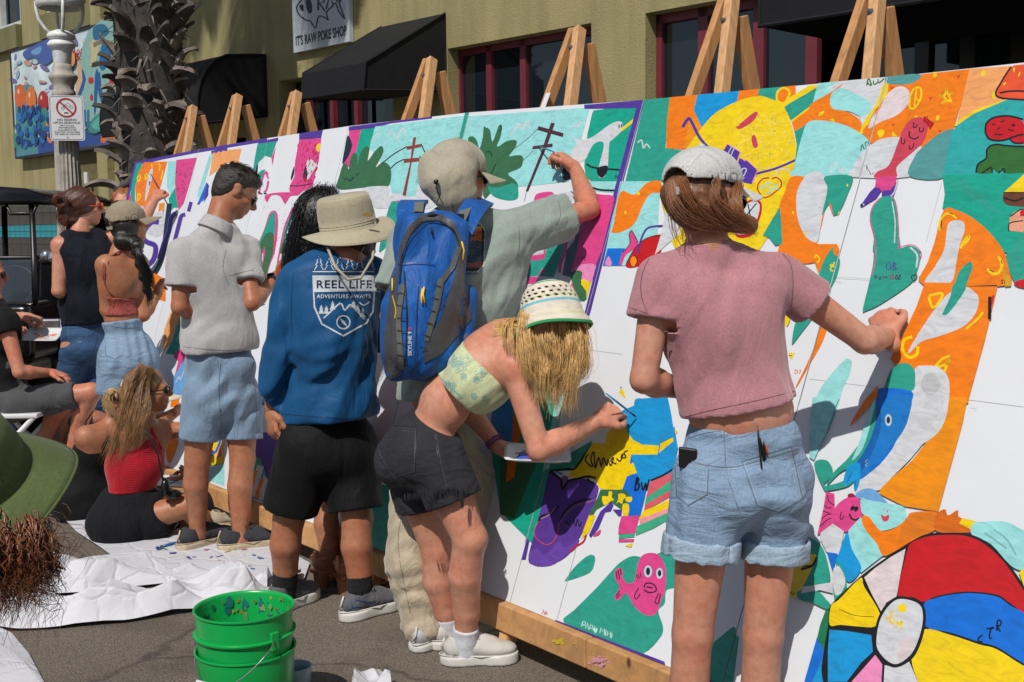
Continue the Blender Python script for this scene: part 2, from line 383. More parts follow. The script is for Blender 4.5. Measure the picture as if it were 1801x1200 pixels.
class Grid:
    def __init__(s, prims, h, pad=.03):
        lo = np.full(3, 1e9); hi = -lo
        for p in prims:
            if p[0] in ('-', 'p'): continue
            a, b = pbounds(p); lo = np.minimum(lo, a); hi = np.maximum(hi, b)
        s.lo = lo-pad-2*h; s.h = h; n = np.ceil((hi+pad+2*h-s.lo)/h).astype(int)+1; s.n = n
        s.ax = [(s.lo[i]+h*np.arange(n[i])).astype(np.float32) for i in range(3)]
        s.F = np.full(n, 1.0, np.float32)
    def reg(s, a, b, m):
        i0 = np.clip(np.floor((a-m-s.lo)/s.h).astype(int), 0, s.n); i1 = np.clip(np.ceil((b+m-s.lo)/s.h).astype(int)+1, 0, s.n)
        sl = tuple(slice(i0[i], i1[i]) for i in range(3)); X = s.ax[0][sl[0]][:, None, None]; Y = s.ax[1][sl[1]][None, :, None]; Z = s.ax[2][sl[2]][None, None, :]
        return sl, X, Y, Z
    def add(s, p):
        if p[0] == 'p':
            _, pt, n, k = p; X, Y, Z = s.ax[0][:, None, None], s.ax[1][None, :, None], s.ax[2][None, None, :]
            d = (X-pt[0])*n[0]+(Y-pt[1])*n[1]+(Z-pt[2])*n[2]; s.F = np.maximum(s.F, d.astype(np.float32)); return
        neg = p[0] == '-'; q = p[1] if neg else p; k = q[-2] if q[0] == 'c' else q[-1]
        a, b = pbounds(q); sl, X, Y, Z = s.reg(a, b, k+3*s.h)
        if 0 in s.F[sl].shape: return
        d = pdist(q, X, Y, Z).astype(np.float32); f = s.F[sl]
        if neg: hh = np.maximum(k-np.abs(f+d), 0)/max(k, 1e-6); s.F[sl] = np.maximum(f, -d)+hh*hh*k*.25
        else: hh = np.maximum(k-np.abs(f-d), 0)/max(k, 1e-6); s.F[sl] = np.minimum(f, d)-hh*hh*k*.25
    def disp(s, fn, band=.05):
        m = np.abs(s.F) < band; idx = np.argwhere(m); p = s.lo+idx*s.h; s.F[m] -= fn(p).astype(np.float32)
def surface_nets(F, lo, h):
    S = F < 0; n = np.array(F.shape)
    c = [S[i:n[0]-1+i, j:n[1]-1+j, k:n[2]-1+k] for i in (0, 1) for j in (0, 1) for k in (0, 1)]
    cnt = sum(x.astype(np.int8) for x in c); act = (cnt > 0) & (cnt < 8); idx = np.argwhere(act)
    if len(idx) == 0: return np.zeros((0, 3)), np.zeros((0, 4), int)
    vid = -np.ones(act.shape, np.int64); vid[act] = np.arange(len(idx))
    acc = np.zeros((len(idx), 3)); w_ = np.zeros(len(idx)); cor = [(i, j, k) for i in (0, 1) for j in (0, 1) for k in (0, 1)]
    val = [F[idx[:, 0]+i, idx[:, 1]+j, idx[:, 2]+k].astype(float) for i, j, k in cor]
    for a in range(8):
        for b in range(a+1, 8):
            d = np.abs(np.array(cor[a])-cor[b])
            if d.sum() != 1: continue
            fa, fb = val[a], val[b]; m = (fa < 0) != (fb < 0); t = np.where(m, fa/np.where(m, fa-fb, 1), 0)
            pt = np.array(cor[a])+t[:, None]*(np.array(cor[b])-np.array(cor[a])); acc += pt*m[:, None]; w_ += m
    vs = lo+(idx+acc/w_[:, None])*h; Q = []
    for ax in range(3):
        b_, c_ = (ax+1) % 3, (ax+2) % 3
        s0 = [slice(None)]*3; s1 = [slice(None)]*3; s0[ax] = slice(0, n[ax]-1); s1[ax] = slice(1, n[ax])
        A, B = S[tuple(s0)], S[tuple(s1)]; e = np.argwhere(A != B)
        e = e[(e[:, b_] > 0) & (e[:, c_] > 0) & (e[:, b_] < n[b_]-1) & (e[:, c_] < n[c_]-1)]
        if len(e) == 0: continue
        fl = A[e[:, 0], e[:, 1], e[:, 2]]
        def g(db, dc):
            q = e.copy(); q[:, b_] -= db; q[:, c_] -= dc; return vid[q[:, 0], q[:, 1], q[:, 2]]
        q = np.stack([g(1, 1), g(0, 1), g(0, 0), g(1, 0)], 1); q[~fl] = q[~fl][:, ::-1]; Q.append(q)
    Q = np.concatenate(Q); Q = Q[(Q >= 0).all(1)]
    return vs, Q
def polish(vs, Q, it=1, lam=.5):
    for _ in range(it):
        s = np.zeros_like(vs); c = np.zeros(len(vs))
        for a, b in ((0, 1), (1, 2), (2, 3), (3, 0)):
            np.add.at(s, Q[:, a], vs[Q[:, b]]); np.add.at(s, Q[:, b], vs[Q[:, a]]); np.add.at(c, Q[:, a], 1); np.add.at(c, Q[:, b], 1)
        vs = vs*(1-lam)+lam*s/np.maximum(c, 1)[:, None]
    return vs
def sdf_mesh(prims, h=.008, disp=None, it=1):
    g = Grid(prims, h)
    late = [p for p in prims if p[0] in ('-', 'p')]
    for p in prims:
        if p[0] not in ('-', 'p'): g.add(p)
    if disp is None:
        g = Grid(prims, h)
        for p in prims: g.add(p)
        late = []
    if disp is not None:
        for d in (disp if isinstance(disp, (list, tuple)) else [disp]): g.disp(d)
    for p in late: g.add(p)
    vs, Q = surface_nets(g.F, g.lo, h)
    return polish(vs, Q, it), Q
def sdf(name, prims, mat, root, h=.008, disp=None, it=1, fine=None, fh=.004):
    """fine: list of (prims) blocks meshed at fh and joined into the same mesh"""
    vs, Q = sdf_mesh(prims, h, disp, it)
    for blk in (fine or []):
        v2, q2 = sdf_mesh(blk, fh, None, it); Q = np.concatenate([Q, q2+len(vs)]); vs = np.concatenate([vs, v2])
    o = rawmesh(name, vs, Q, mat, root); return o
def bvh(o):
    me = o.data; n = len(me.vertices); a = np.zeros(n*3); me.vertices.foreach_get('co', a); a = a.reshape(-1, 3)+rootoff(o)
    return BVHTree.FromPolygons([tuple(x) for x in a], [tuple(p.vertices) for p in me.polygons])

# ------------------------------------------------------------ decals: pixel-space polygons laid on a surface (print, seams, patches)
def grid_cells(poly, cell):
    xs = [p[0] for p in poly]; ys = [p[1] for p in poly]; out = []
    if (max(xs)-min(xs)) <= cell and (max(ys)-min(ys)) <= cell: return [poly]
    x = math.floor(min(xs)/cell)*cell
    while x < max(xs):
        st = clip_rect(poly, x, x+cell, min(ys)-1, max(ys)+1)
        if st:
            yy = [p[1] for p in st]; y = math.floor(min(yy)/cell)*cell
            while y < max(yy):
                c = clip_rect(st, x-1, x+cell+1, y, y+cell)
                if c: out.append(c)
                y += cell
        x += cell
    return out
def tri_list(poly):
    poly = [V(*p[:2]) for p in poly]
    return [[poly[i] for i in t] for t in tess(poly)]
def decal(name, items, tree, mat, root, cell=6, off=.0015, mapf=None, thick=None, maxd=30):
    """items: list of (colour, polygon px). Rays from the camera through the pixels onto `tree` (the cloth or board it is printed on)."""
    mb = MB(); cache = {}
    def hit(p):
        key = (round(p[0], 2), round(p[1], 2))
        if key not in cache:
            d = raydir(*p) if mapf is None else None
            if mapf is None: o_, dd = CAM, nrm(d)
            else: o_, dd = mapf(p)
            r = tree.ray_cast(Vector(o_), Vector(dd), maxd)
            cache[key] = None if r[0] is None else V(*r[0])-dd*off
        return cache[key]
    for c, poly in items:
        for t in (tri_list(poly) if len(poly) > 4 else [[V(*p[:2]) for p in poly]]):
            for cc in grid_cells(t, cell):
                pts = [hit(p) for p in cc]
                if all(q is not None for q in pts):
                    dd = [np.linalg.norm(pts[i]-pts[i-1]) for i in range(len(pts))]
                    if max(dd) < .12: mb.add(pts, [tuple(range(len(pts)))], c)
    if not mb.v: return None
    return mb.build(name, mat, root)
PAINTING = """
# far left panel
pu W7 0 237,289 300,274
pu p 0 237,284 300,272 420,251 422,246 470,240 470,249 420,257 342,270 270,284 238,291
pu p 0 236,285 241,286 224,362 200,470 130,770 124,765 190,500
bt p n3 245,225 310,222 260,330 225,480 225,600 240,670 195,665 175,560 200,400
pk p n3 180,540 200,665 130,670
or_ p n3 320,215 568,205 510,420 470,560 440,690 420,780 360,840 330,940 290,900 330,800 380,700 240,660 228,480 262,320
wh s n3 400,280 415,300 395,430 350,600 330,620 345,470 375,330
ye w2.2 n3 270,340 285,370 262,420 252,380 275,345
ye w2.2 n3 345,330 360,360 335,400 335,340
ye w2 n3 260,540 285,570 255,620 258,550
ye w2 n3 470,230 490,250 480,300
ye w2 n3 520,300 500,400
ye w2 n3 400,230 410,270
nv w1.5 n3 372,430 385,420 380,455
o2 p n3 480,650 540,640 520,900 500,820 470,780
wh s n3 330,900 400,770 480,740 520,720 540,900 470,1000 330,950
aq p n3 578,205 655,200 650,440 600,560 560,470 565,330
bt p n3 655,470 690,700 640,690 600,730 580,600
pk p n3 662,190 878,165 800,450 740,650 685,720 660,560 648,420
aq p n3 1010,140 1050,130 940,500 900,600 880,560
pu p n3 880,660 905,662 1010,470 990,430
pu p n3 950,640 1000,560 1000,440 960,560
pe p n3 1050,100 1350,70 1310,240 1200,220 1010,360
pu p n3 1030,95 1200,60 1200,95 1150,92 1130,110 1110,98 1080,120 1060,108 1032,135
# purple lettering
pu w9 l5 1008,330 960,330 905,400 925,450 985,480 975,560 935,600 915,590
pu w8 l5 895,370 880,460 900,520
pu w6 l5 865,430 860,400 880,405
nv w9 l5 1075,210 1060,330 1040,500 1010,600 975,660
pu w8 l5 1118,270 1085,300 1070,380 1040,460 1010,560
pu w7 l5 1175,280 1150,290 1135,340 1100,480
pu w6 l5 1212,200 1195,260
bl p l5 1250,215 1310,70 1310,100 1290,190
or_ p l5 960,640 1050,690 1050,830 1010,820 960,760
pe p l5 1085,890 1150,890 1080,1100 1030,1150 1040,1010
te p l5 1150,890 1180,890 1170,1010 1120,1170 1050,1160 1090,1080
pk p l5 1110,1150 1170,1120 1170,1250 1100,1180
aq w1.5 l5 1170,930 1120,1080
# below, around the seated women
ye p l6 640,150 600,230 610,250 640,290 640,170
pu p l6 620,180 632,190 620,260 600,260
pk p l6 1150,50 1170,40 1210,90 1180,130 1130,250 1080,330
lb p l6 1100,230 1170,110 1215,110 1205,250 1160,340 1090,350
wh w1.5 l6 1115,265 1135,225 1145,245 1165,190
or_ p l6 1085,370 1140,355 1130,410 1080,420
pu p l6 1155,340 1180,345 1160,385
ye p l6 1205,250 1290,250 1220,460 1160,460 1170,370
pu p q6 240,540 320,500 300,640 250,680
pk p q6 290,490 320,490 270,590 250,580
ye p q6 235,600 325,500 335,690 235,710
pu w4 q6 250,600 280,620 320,520
bl w3 q6 250,650 290,600 320,500
pk p q6 280,670 310,570 318,640
bt p q6 290,660 304,610 308,640
bk w.8 q6 232,706 335,690
aq p q6 225,715 335,690 335,830 225,790
or_ s l6 1050,640 1130,630 1090,760 1060,760
pu p q6 510,500 680,490 670,620 610,870 580,800 560,700 490,640
te p q6 495,640 560,660 600,780 620,870 600,930 480,900 485,760
wh p q6 540,700 580,710 520,900 480,880
o2 p q6 500,740 545,730 510,860 478,870
wh p q6 580,760 610,800 575,915 545,915
or_ p q6 560,780 580,790 540,910 520,900
bk w1.5 q6 520,640 560,660 600,760 625,860
aq p q6 620,850 640,950 600,930
# panels behind the polo man and stripes
te p q1 135,330 310,325 270,440 265,480 200,460 140,520 75,640 100,480 125,350
pu p q1 135,325 325,285 322,320 135,345
nv s q1 130,535 125,620 100,675 95,640 110,580
te s q1 115,690 140,620 195,590 190,630 160,700 150,760 120,740
pk p q1 300,375 270,555 260,480
pk w3 q1 230,680 200,620 170,690 150,770 140,830
pk w4 q1 205,610 225,640
pk w3.5 q1 230,700 215,780 190,810
nv W2.4 q1 120,712 172,735
nv W2.4 q1 130,805 170,828
nv W2.4 q1 185,822 215,822
pu p q1 525,240 755,205 735,290 525,305
pk p q1 525,305 738,292 712,520 700,530 670,690 655,760 560,800 510,845 430,800 435,745 480,660 485,520
ye s q1 700,350 730,345 718,420 690,400 690,370
wh s q1 595,530 625,490 700,535 690,560 640,640 605,690 590,610
nv s q1 585,560 605,620 595,700 575,705 563,650
nv s q1 480,560 475,640 450,695 445,670 462,600
nv w2 q1 435,748 540,748 655,725
pk p q1 1005,215 1118,208 1085,420 1060,500 1000,570 985,560 940,545 1000,300
nv s q1 990,265 1028,330 1028,390 990,480 940,535 960,400
pk s q1 200,840 330,812 520,815 500,840 440,850 390,920 340,845 260,840 218,905
pu p q1 1005,180 1800,82 1800,102 1400,150 1260,190 1000,220
bt p q1 1120,208 1255,192 1200,400 1180,520 1080,560 1070,430
aq p 0 660,223 823,203 823,205 1028,190 1028,182 1040,181 1018,260 1000,320 760,345 715,346 690,344 680,300 650,260
wh w2 q1 1215,325 1240,310 1265,260 1300,245
wh w2.6 q1 1370,275 1400,235 1430,240 1460,305 1500,215 1530,205 1545,270
# bushes
gr s q1 900,780 915,640 950,540 985,540 1000,590 1020,480 1050,430 1085,460 1085,560 1110,440 1160,370 1200,390 1180,510 1250,420 1310,365 1335,400 1320,460 1260,570 1330,520 1395,560 1410,660 1390,740 1340,755 1150,765
nv w1.6 q1 950,665 965,690 985,668
nv w2.2 q1 990,685 1020,700 1050,660
nv w1.6 q1 1070,630 1082,650 1098,625
nv w2 q1 1325,530 1440,440 1565,370
nv w2 q1 1400,585 1460,530 1530,495
nv w2 q1 1695,345 1745,455
nv w2 q1 1680,465 1725,535
br p q1 1620,285 1650,280 1548,850 1515,845 1590,530
br p q1 1555,372 1700,345 1695,378 1560,405
br p q1 1530,490 1680,478 1680,515 1530,530
wh s q1 1140,770 1350,750 1390,780 1390,860 1420,820 1500,830 1550,850 1640,860 1660,750 1700,720 1800,760 1800,960 1450,960 1250,960 1180,850
bk w.8 q1 1655,685 1660,715 1670,712
bk w.8 q1 1675,685 1688,700 1676,716
pk p q1 1400,950 1465,885 1560,930 1545,1000 1450,980 1330,1200 1310,1200 1395,985
gr p q1 1430,950 1545,940 1540,990 1440,1050 1350,1200 1325,1200 1400,1020
# A letters
pk s k1 155,560 230,380 265,275 300,255 320,290 318,400 300,520 270,600 240,700 190,700 160,640
te s k1 190,500 245,350 275,275 300,270 305,340 295,420 240,470
gr s k1 165,590 230,420 290,400 290,520 265,600 235,700 200,690
pk p k1 215,640 185,640 235,480 240,520
wh p k1 210,625 190,625 228,520 228,560
te p k1 320,580 350,400 410,240 420,260 360,450
pk w3 k1 318,590 345,440 370,340 415,235
gr p k1 330,520 345,460 380,460 360,540
wh w1 c2 730,890 750,870 765,850
# right of the backpack man
gr s k4 0,120 20,90 45,110 60,180 100,80 120,80 110,150 85,215 150,175 210,170 205,215 165,270 220,265 250,300 235,345 150,385 200,420 220,470 150,540 60,500 0,520
te s k4 40,450 200,445 222,490 215,540 150,550 60,520
gr s c2 1345,900 1370,865 1400,890 1420,940 1450,830 1475,815 1480,860 1500,900 1540,800 1560,800 1550,870 1530,930 1600,900 1650,890 1645,930 1600,990 1680,985 1690,1030 1600,1100 1640,1150 1500,1190 1400,1100
bk w1.5 k4 0,430 40,400 80,320
bk w1.5 k4 20,245 45,240 55,275
bk w1.2 c2 1540,800 1558,810 1552,835 1540,825
wh w2.4 k4 175,140 210,90 235,75 250,100 285,45 295,90
wh w2.2 k4 555,85 590,75 590,95 610,65 645,58
wh w2.2 c2 1620,855 1660,790 1690,800 1730,765 1735,810
nv w.8 k4 345,100 270,170 205,218
nv w.8 k4 315,235 280,275 252,298
db p k4 430,58 455,62 400,220 285,495 270,490 370,240
db p k4 350,80 510,125 505,150 345,105
db p k4 315,208 440,190 440,212 312,228
nv w.8 k4 275,490 262,555
bt p k4 700,-20 975,-55 960,20 880,330 870,430 690,435 650,400 640,330 660,130 690,0
aq p k4 650,430 870,430 850,505 780,500 690,490
wh s k4 565,130 600,165 680,155 760,100 820,60 870,50 885,80 880,110 820,165 800,190 790,330 770,400 730,400 735,330 765,190 700,195 640,300 560,300 560,240 590,190
bk s k4 725,345 785,330 785,370 760,405 735,400 722,375
nv s k4 505,350 555,345 560,400 520,425 502,400
ye p k4 865,105 970,18 985,30 880,112
bk e k4 862,82 4,14
bk e k4 878,78 4,13
bk w3 k4 655,320 690,340 740,348
bk w3 k4 785,352 880,358
bk w3.6 k4 690,470 750,485 850,488
bk w1.2 k4 835,412 842,390 850,410 858,388 860,405
bk w1.2 k4 868,392 862,410 872,408
pu p 0 1123,177 1134,176 1092,338 1040,545 955,835 925,985 918,985 948,830 1030,545 1082,330
pu p 0 1028,185 1134,176 1132,190 1028,192
# pink letter area
wh s k4 440,520 560,500 560,560 440,580
pk s k4 330,520 370,500 440,498 445,540 430,580 330,575
pk s k4 690,520 760,515 830,530 800,640 740,850 700,980 670,1080 600,1020 560,960 590,860 640,740 640,640
pk w10 0 1045,400 1020,470 998,540
te p q4 1180,320 1130,640 1030,900 1000,960 820,940 620,960 560,950 600,860 700,740 880,720 900,620 990,440 1050,340
pk w6 q4 1210,310 1160,600 1100,760 1080,900
wh p q4 1220,305 1320,260 1300,480 1180,600
gy p q4 1320,260 1385,240 1330,560 1240,960 1120,930 1180,600 1280,480
pk p q4 1385,240 1560,-20 1800,-20 1640,620 1540,850 1500,1040 1380,980 1240,880 1290,700
lp s q4 1290,830 1540,790 1500,1020 1380,970
gr s q4 1240,900 1320,870 1385,900 1370,1020 1440,1100 1440,1250 1340,1250 1230,960
ye p q4 1385,980 1500,1030 1440,1250 1440,1150 1370,1050
pk p q4 660,700 730,670 870,650 880,590 905,590 880,720 740,740 680,740
wh p q4 700,660 880,595 865,640
pk s q4 680,770 705,800 690,840 670,820
pk p q4 560,1050 600,960 800,950 850,845 895,880 890,930 860,870 800,980 740,1050
bt s q4 950,800 1060,800 1000,900
wh p q4 545,1050 740,1050 640,1190 545,1190
bk w1.1 k4 410,880 430,875 425,888
bk w1 k4 412,905 424,902
bk w1.4 k4 632,905 630,930
bk w1.2 k4 645,912 645,935
bk w1.2 k4 638,912 652,910
te s k1 970,520 985,400 1040,200 1120,240 1130,330
# strip continuing down behind the two figures
bt p 0 880,650 960,640 985,760 940,960 880,900 860,760
gr p 0 880,800 950,800 905,912 880,905
or_ p 0 905,690 925,690 905,840 890,850
sk p 0 862,680 905,690 900,790 870,800
aq p 0 985,665 1000,640 975,820 955,830
te s 0 590,870 700,860 730,960 690,1000 640,960
te p 0 668,965 690,880 745,900 700,1000
pk s k3 1010,330 1080,380 1080,410 1040,400
# above the bending woman, right panel
te p c3 845,625 1005,612 990,800 975,940 1080,955 1090,1150 720,1155
wh w2.3 c3 800,905 825,890 835,940 855,915 878,940
or_ p c3 1005,612 1180,595 1160,700 1215,820 1120,930 1090,950 980,940 985,760
o2 s c3 1150,730 1200,790 1215,820 1120,920 1100,950 1120,800
#
sk p c3 1180,592 1445,568 1430,650 1290,730 1210,815 1155,700
or_ p c3 1445,568 1801,535 1801,760 1700,700 1560,610 1430,645
bt p c3 1575,558 1705,545 1680,620 1560,605
te p c3 1720,680 1801,600 1801,760 1770,760
ye s 0 1180,330 1200,275 1233,228 1258,200 1295,180 1330,170 1368,176 1385,198 1398,240 1403,280 1401,315 1380,350 1350,420 1300,470 1220,460 1180,420
ye p 0 1401,300 1389,320 1368,366 1343,415 1330,440 1250,470 1180,420 1160,330 1150,420 1160,340
pu w5 c3 1085,808 1115,760 1135,762 1190,870 1245,935
pu w4 k7 100,745 230,710 350,660 420,630 460,640 450,665
pu p k7 0,645 35,655 100,720 80,810 30,800 -30,770
lp W1.5 k7 20,650 110,720 95,790
pu p c3 1370,915 1450,965 1420,1050 1330,980
lp W1.5 c3 1370,915 1450,965 1425,1045
pu p c3 1490,1015 1560,1080 1520,1170 1420,1100
lp W1.5 c3 1490,1015 1560,1080 1525,1165
wh w1.6 c3 1400,925 1360,1000
wh w1.6 c3 1415,935 1380,1015
wh w1.8 c3 1440,1110 1470,1070 1490,1080 1470,1120
wh w1.4 c3 1450,1140 1478,1130
sa p k7 0,430 60,380 100,350 115,355 100,385 50,430 0,458
sa s k7 78,515 98,503 118,560 105,580 85,565
sa s c3 1425,805 1490,780 1550,712 1560,730 1520,780 1450,820
sa s c3 1525,870 1545,862 1560,920 1545,935
wh w2 k7 235,760 245,720 290,715 320,730 322,750
# between the purple seam and the pineapple
aq p k4 870,430 1130,430 1115,560 1100,890 980,965 760,965 800,760
or_ s k4 870,500 960,515 1040,440 1125,430 1125,500 1060,510 1010,590 960,700 880,750 815,755 830,700
ye e k4 985,508 10,12
ye e k4 903,628 7,11
bl p k4 790,855 900,855 880,965 760,965
lp s k4 775,960 790,910 805,915 815,962
pk s k4 885,880 930,830 928,770 945,745 985,820 960,860 905,900 880,962 866,950
bk w1.4 k4 885,880 930,830 928,770 945,745 985,820
rd s k4 1140,775 1040,790 960,860 905,965 980,970 1110,910
bk w1.4 k4 1140,775 1040,790 960,860 905,965
pu w3.4 k4 1140,712 1050,725 1010,780 978,890
o2 e k4 955,938 20,32
bk w1.2 k4 970,905 980,935 965,965
wh p k4 1165,600 1125,780 1090,895 1250,760 1250,600
# heart with letters and mouth
rd w2.2 k7 190,770 150,775 120,810 120,850 165,895 250,840 268,800 240,768 205,775
aq w2 k7 158,820 140,820 142,835 158,838
aq w2.2 k7 205,808 175,800 172,825 205,840 200,860 170,865
aq w2 k7 245,815 225,812 220,838 240,842 242,825
rd s k7 -30,1020 0,960 60,912 110,905 140,930 140,990 110,1080 70,1140 -20,1140
wh s k7 -20,1030 10,970 65,925 105,918 128,940 125,990 100,1060 60,1120 -20,1120
bk W2 k7 55,935 85,1090
bk W2 k7 110,930 0,1060
bk W2 k7 10,965 30,1010
# column left of the brushfish
te p c4 120,590 130,560 270,545 230,640 120,600
ye w4 c4 240,655 240,590 280,560 315,580 310,620 265,660
or_ e c4 277,612 22,38
ye p c4 270,665 320,620 440,545 495,540 495,555 420,600 330,650 285,680
te p c4 285,680 330,650 420,600 495,555 470,660 330,765
ye p c4 330,765 470,660 470,672 335,778
or_ p c4 335,778 470,672 440,780 350,840
te p k7 350,475 430,430 390,560 350,700 365,560
aq p c4 500,520 650,510 640,545 560,610 465,660
wh p c4 650,510 942,483 900,600 830,760 780,800 740,700 560,560
or_ s c4 655,540 600,600 580,640 590,690 680,710 750,750 775,800 770,850 690,810 560,775 430,780 440,700 465,655 560,600 640,545
aq s c4 590,590 640,560 700,580 800,630 835,670 820,720 770,740 700,710 600,695 575,650
ye s c4 505,720 540,705 525,735 505,740
ye s c4 570,760 600,755 600,775
aq s c4 440,775 560,770 680,800 770,850 820,900 770,990 730,1060 700,1110 640,1120 345,1125 350,1060 365,990 400,860
wh w2 c4 580,1115 590,1040 620,1045 600,1075
wh w2 c4 630,1060 640,1095 660,1065 655,1105
wh w2 c4 680,1070 690,1100 740,1060 760,1110
dg w2.4 c4 808,545 820,500 838,545 812,530
dg w2.2 c4 850,515 855,540 880,525
dg w2 c4 880,505 885,530 920,500
gr w2 c4 770,960 780,920 792,950
gr w1.6 c4 800,930 800,905 815,905
gr w1.6 c4 820,915 830,870
ye s c4 912,540 945,535 930,620 850,720 800,840 765,845 800,760 870,660
or_ p c4 1140,476 1462,442 1410,650 1355,830 1250,880 1170,948 1080,900 1000,872 900,885 840,915 800,870 780,830 830,780 880,680 945,600 945,535 1060,530
tg s c4 942,487 1142,474 1130,515 1060,540 945,535
fl s c4 1040,553 1075,580 1080,640 1050,690 990,740 890,780 820,820 840,760 890,700 910,650 950,590 1000,556
ye w3.4 c4 1110,560 1150,565 1150,630 1110,690 1080,680 1090,600 1120,555
ye w2.4 c4 1125,560 1110,680
ye w2.4 c4 1115,620 1145,650
ye w3.2 c4 1315,560 1300,610 1270,605 1310,630 1285,660 1320,640 1345,650 1330,610 1350,595 1320,600 1315,560
ye s c4 1230,462 1250,465 1250,490 1232,492
ye s c4 1255,735 1270,740 1262,765 1248,765
ye s c4 1110,740 1130,740 1125,760
ye s c4 880,835 900,825 918,830 920,850 895,878 878,855
ye p c4 970,835 1005,868 970,868
rd W2 c4 1383,485 1388,498 1398,480
rd W2 c4 1205,620 1210,635 1222,618
rd W2 c4 960,555 965,568 978,555
rd W2 c4 970,790 975,800 982,788
rd W2 c4 1264,828 1270,842 1280,828
wh s c4 840,920 900,885 1000,872 1080,900 1165,945 1120,1010 1075,1125 700,1125 700,1100 770,980
tg s c4 1360,825 1345,930 1310,1125 1080,1122 1110,1000 1170,930 1270,850
# brush fish
sa s c4 1085,765 1130,748 1180,760 1200,800 1170,900 1100,970 1000,1060 995,1130 860,1130 880,1090 950,1050 1010,900 1040,820
rd p c4 1172,740 1235,785 1210,825 1195,790 1165,775
bk W1 c4 1172,765 1192,740 1200,770 1235,785 1212,825 1195,790 1172,765
bk w2 c4 1108,780 1105,810 1125,808 1128,790
bk w2 c4 1145,810 1145,838 1165,835 1170,812
bk w2.4 c4 1080,835 1080,870 1110,885 1140,870
bk w1.8 c4 1030,875 1028,910 1045,915 1052,885
bk w1.8 c4 1080,925 1080,950 1100,940 1108,910
pk p k7 870,765 1000,760 985,830 940,870 860,840
pu p k7 860,830 910,840 870,900 780,955 775,940 830,860
pu p k7 905,860 985,820 1010,780 980,890 920,975 905,975
pk p k7 868,800 1000,790 960,850 900,850
wh w2.2 k7 1005,790 985,860 960,890
bk e k7 775,945 6,10
bk e k7 912,970 6,12
wh e k7 790,940 5,5
wh e k7 932,942 5,5
# white strip, teal heart
te s k7 835,1000 870,930 900,895 970,890 1000,950 1010,1100 1015,1250 860,1250 855,1150
pk w1.6 k7 900,895 850,950 832,1030 860,1150 865,1240 840,1420
pk w1.6 k7 975,888 1000,960 1012,1100 1010,1230
wh w2 k7 970,920 990,1050 985,1190
te s k8 870,-10 980,-20 1010,20 1080,0 1130,20 1150,70 1130,160 1090,240 900,370 810,412 785,410 820,260 850,120
pk w1.6 k8 1005,20 1060,0 1110,0 1155,45 1145,90
pk w1.6 k8 868,0 865,100 840,190
wh w3 k8 1085,12 1130,60 1125,140
#4f3a9a w1.6 k8 940,110 935,145 955,155 965,120 945,108
#4f3a9a w1.6 k8 980,105 975,155
#4f3a9a w1.6 k8 980,108 998,118 982,130 998,145 978,155
#4b2c60 w1.4 k8 862,190 862,210 875,200 862,188
#4b2c60 w1.3 k8 888,205 900,200 890,215 905,212
#4b2c60 w1.3 k8 912,190 915,212
#4b2c60 w1.3 k8 920,208 932,195 940,212
#a03a6a w1.5 k8 960,185 962,215
#a03a6a w1.5 k8 985,185 972,190 985,205 972,215
#4b2c60 w1.5 k8 1000,190 992,205 1002,214 1008,198 1000,188
#4b2c60 w1.5 k8 1015,190 1025,190 1012,213 1026,213
bk w1.4 k8 1098,190 1095,210 1112,225 1130,195 1118,182 1110,195 1100,185
bk w1.3 k8 1142,225 1148,195 1155,220 1165,195 1168,225
bk w1.2 k8 1178,215 1180,200 1188,225
bk w1.2 k8 1195,222 1200,195 1205,222
bk w1.2 k8 1212,222 1222,210 1210,208 1214,225
bk w1.6 c4 1335,1065 1312,1068 1325,1085 1308,1100
bk w1.6 c4 1340,1100 1350,1065 1362,1095
bk w1.4 c4 1338,1085 1362,1070
bk w1 c4 805,1050 810,1080
bk w1 c4 812,1060 820,1085
bk w1 c4 825,1085 835,1112
rd e c4 850,1103 4,4
# orange column middle
or_ s k7 330,765 430,770 550,850 560,770 700,760 715,760 690,870 640,960 600,1010 560,930 520,1080 495,1175 500,1300 260,1300 260,1150 255,960 290,860
wh s k7 420,760 470,730 520,740 555,790 560,860 540,950 520,1060 495,1175 430,1150 380,1060 363,950 370,850
te s k7 545,762 715,760 690,870 640,980 600,1005 575,930 525,1010 550,900 560,830
ye e k7 687,818 6,8
ye e k7 343,990 6,10
ye s k7 630,990 640,985 625,1010
ye p k7 418,1110 432,1100 420,1150
te p k7 150,1135 260,950 270,1180
te p k7 180,1135 265,1000 275,1190 230,1200
or_ p k8 320,-10 620,-10 640,30 625,100 600,90 560,180 520,200 500,160 470,80 440,60
te s k8 595,10 600,50 640,90 620,190 580,270 480,440 390,560 345,620 335,610 360,480 430,350 500,200 540,90
ye w3 k8 480,80 490,62 510,85 495,110
ye w2.2 k8 575,130 590,120 580,155 600,160
ye w2.2 k8 605,105 595,135 612,130
or_ s k8 515,490 555,520 510,640 440,760 370,885 358,885 420,760 470,640
ye e k8 300,470 16,42
bk w1 k8 290,432 315,445 318,480 300,515
ye p k8 310,675 352,678 325,725
bk w1.2 k8 312,695 332,695
or_ w1.3 k8 352,785 352,810 370,795 352,783
or_ w1.2 k8 378,785 388,790 375,810
# pencil grid
#8d9097 W.5 k8 620,200 830,212
#8d9097 W.5 k8 440,842 860,895
#8d9097 W.6 k8 1450,975 1801,1020
#8d9097 W.5 k5 655,415 880,445
#9a9da4 W.5 k8 585,270 380,1000
#9a9da4 W.5 k7 1280,800 1180,1180
#9a9da4 W.4 k8 615,225 650,232
#9a9da4 W.4 k8 1465,1025 1490,1030
#9a9da4 W.4 k8 1500,1022 1490,1050
# right orange mass
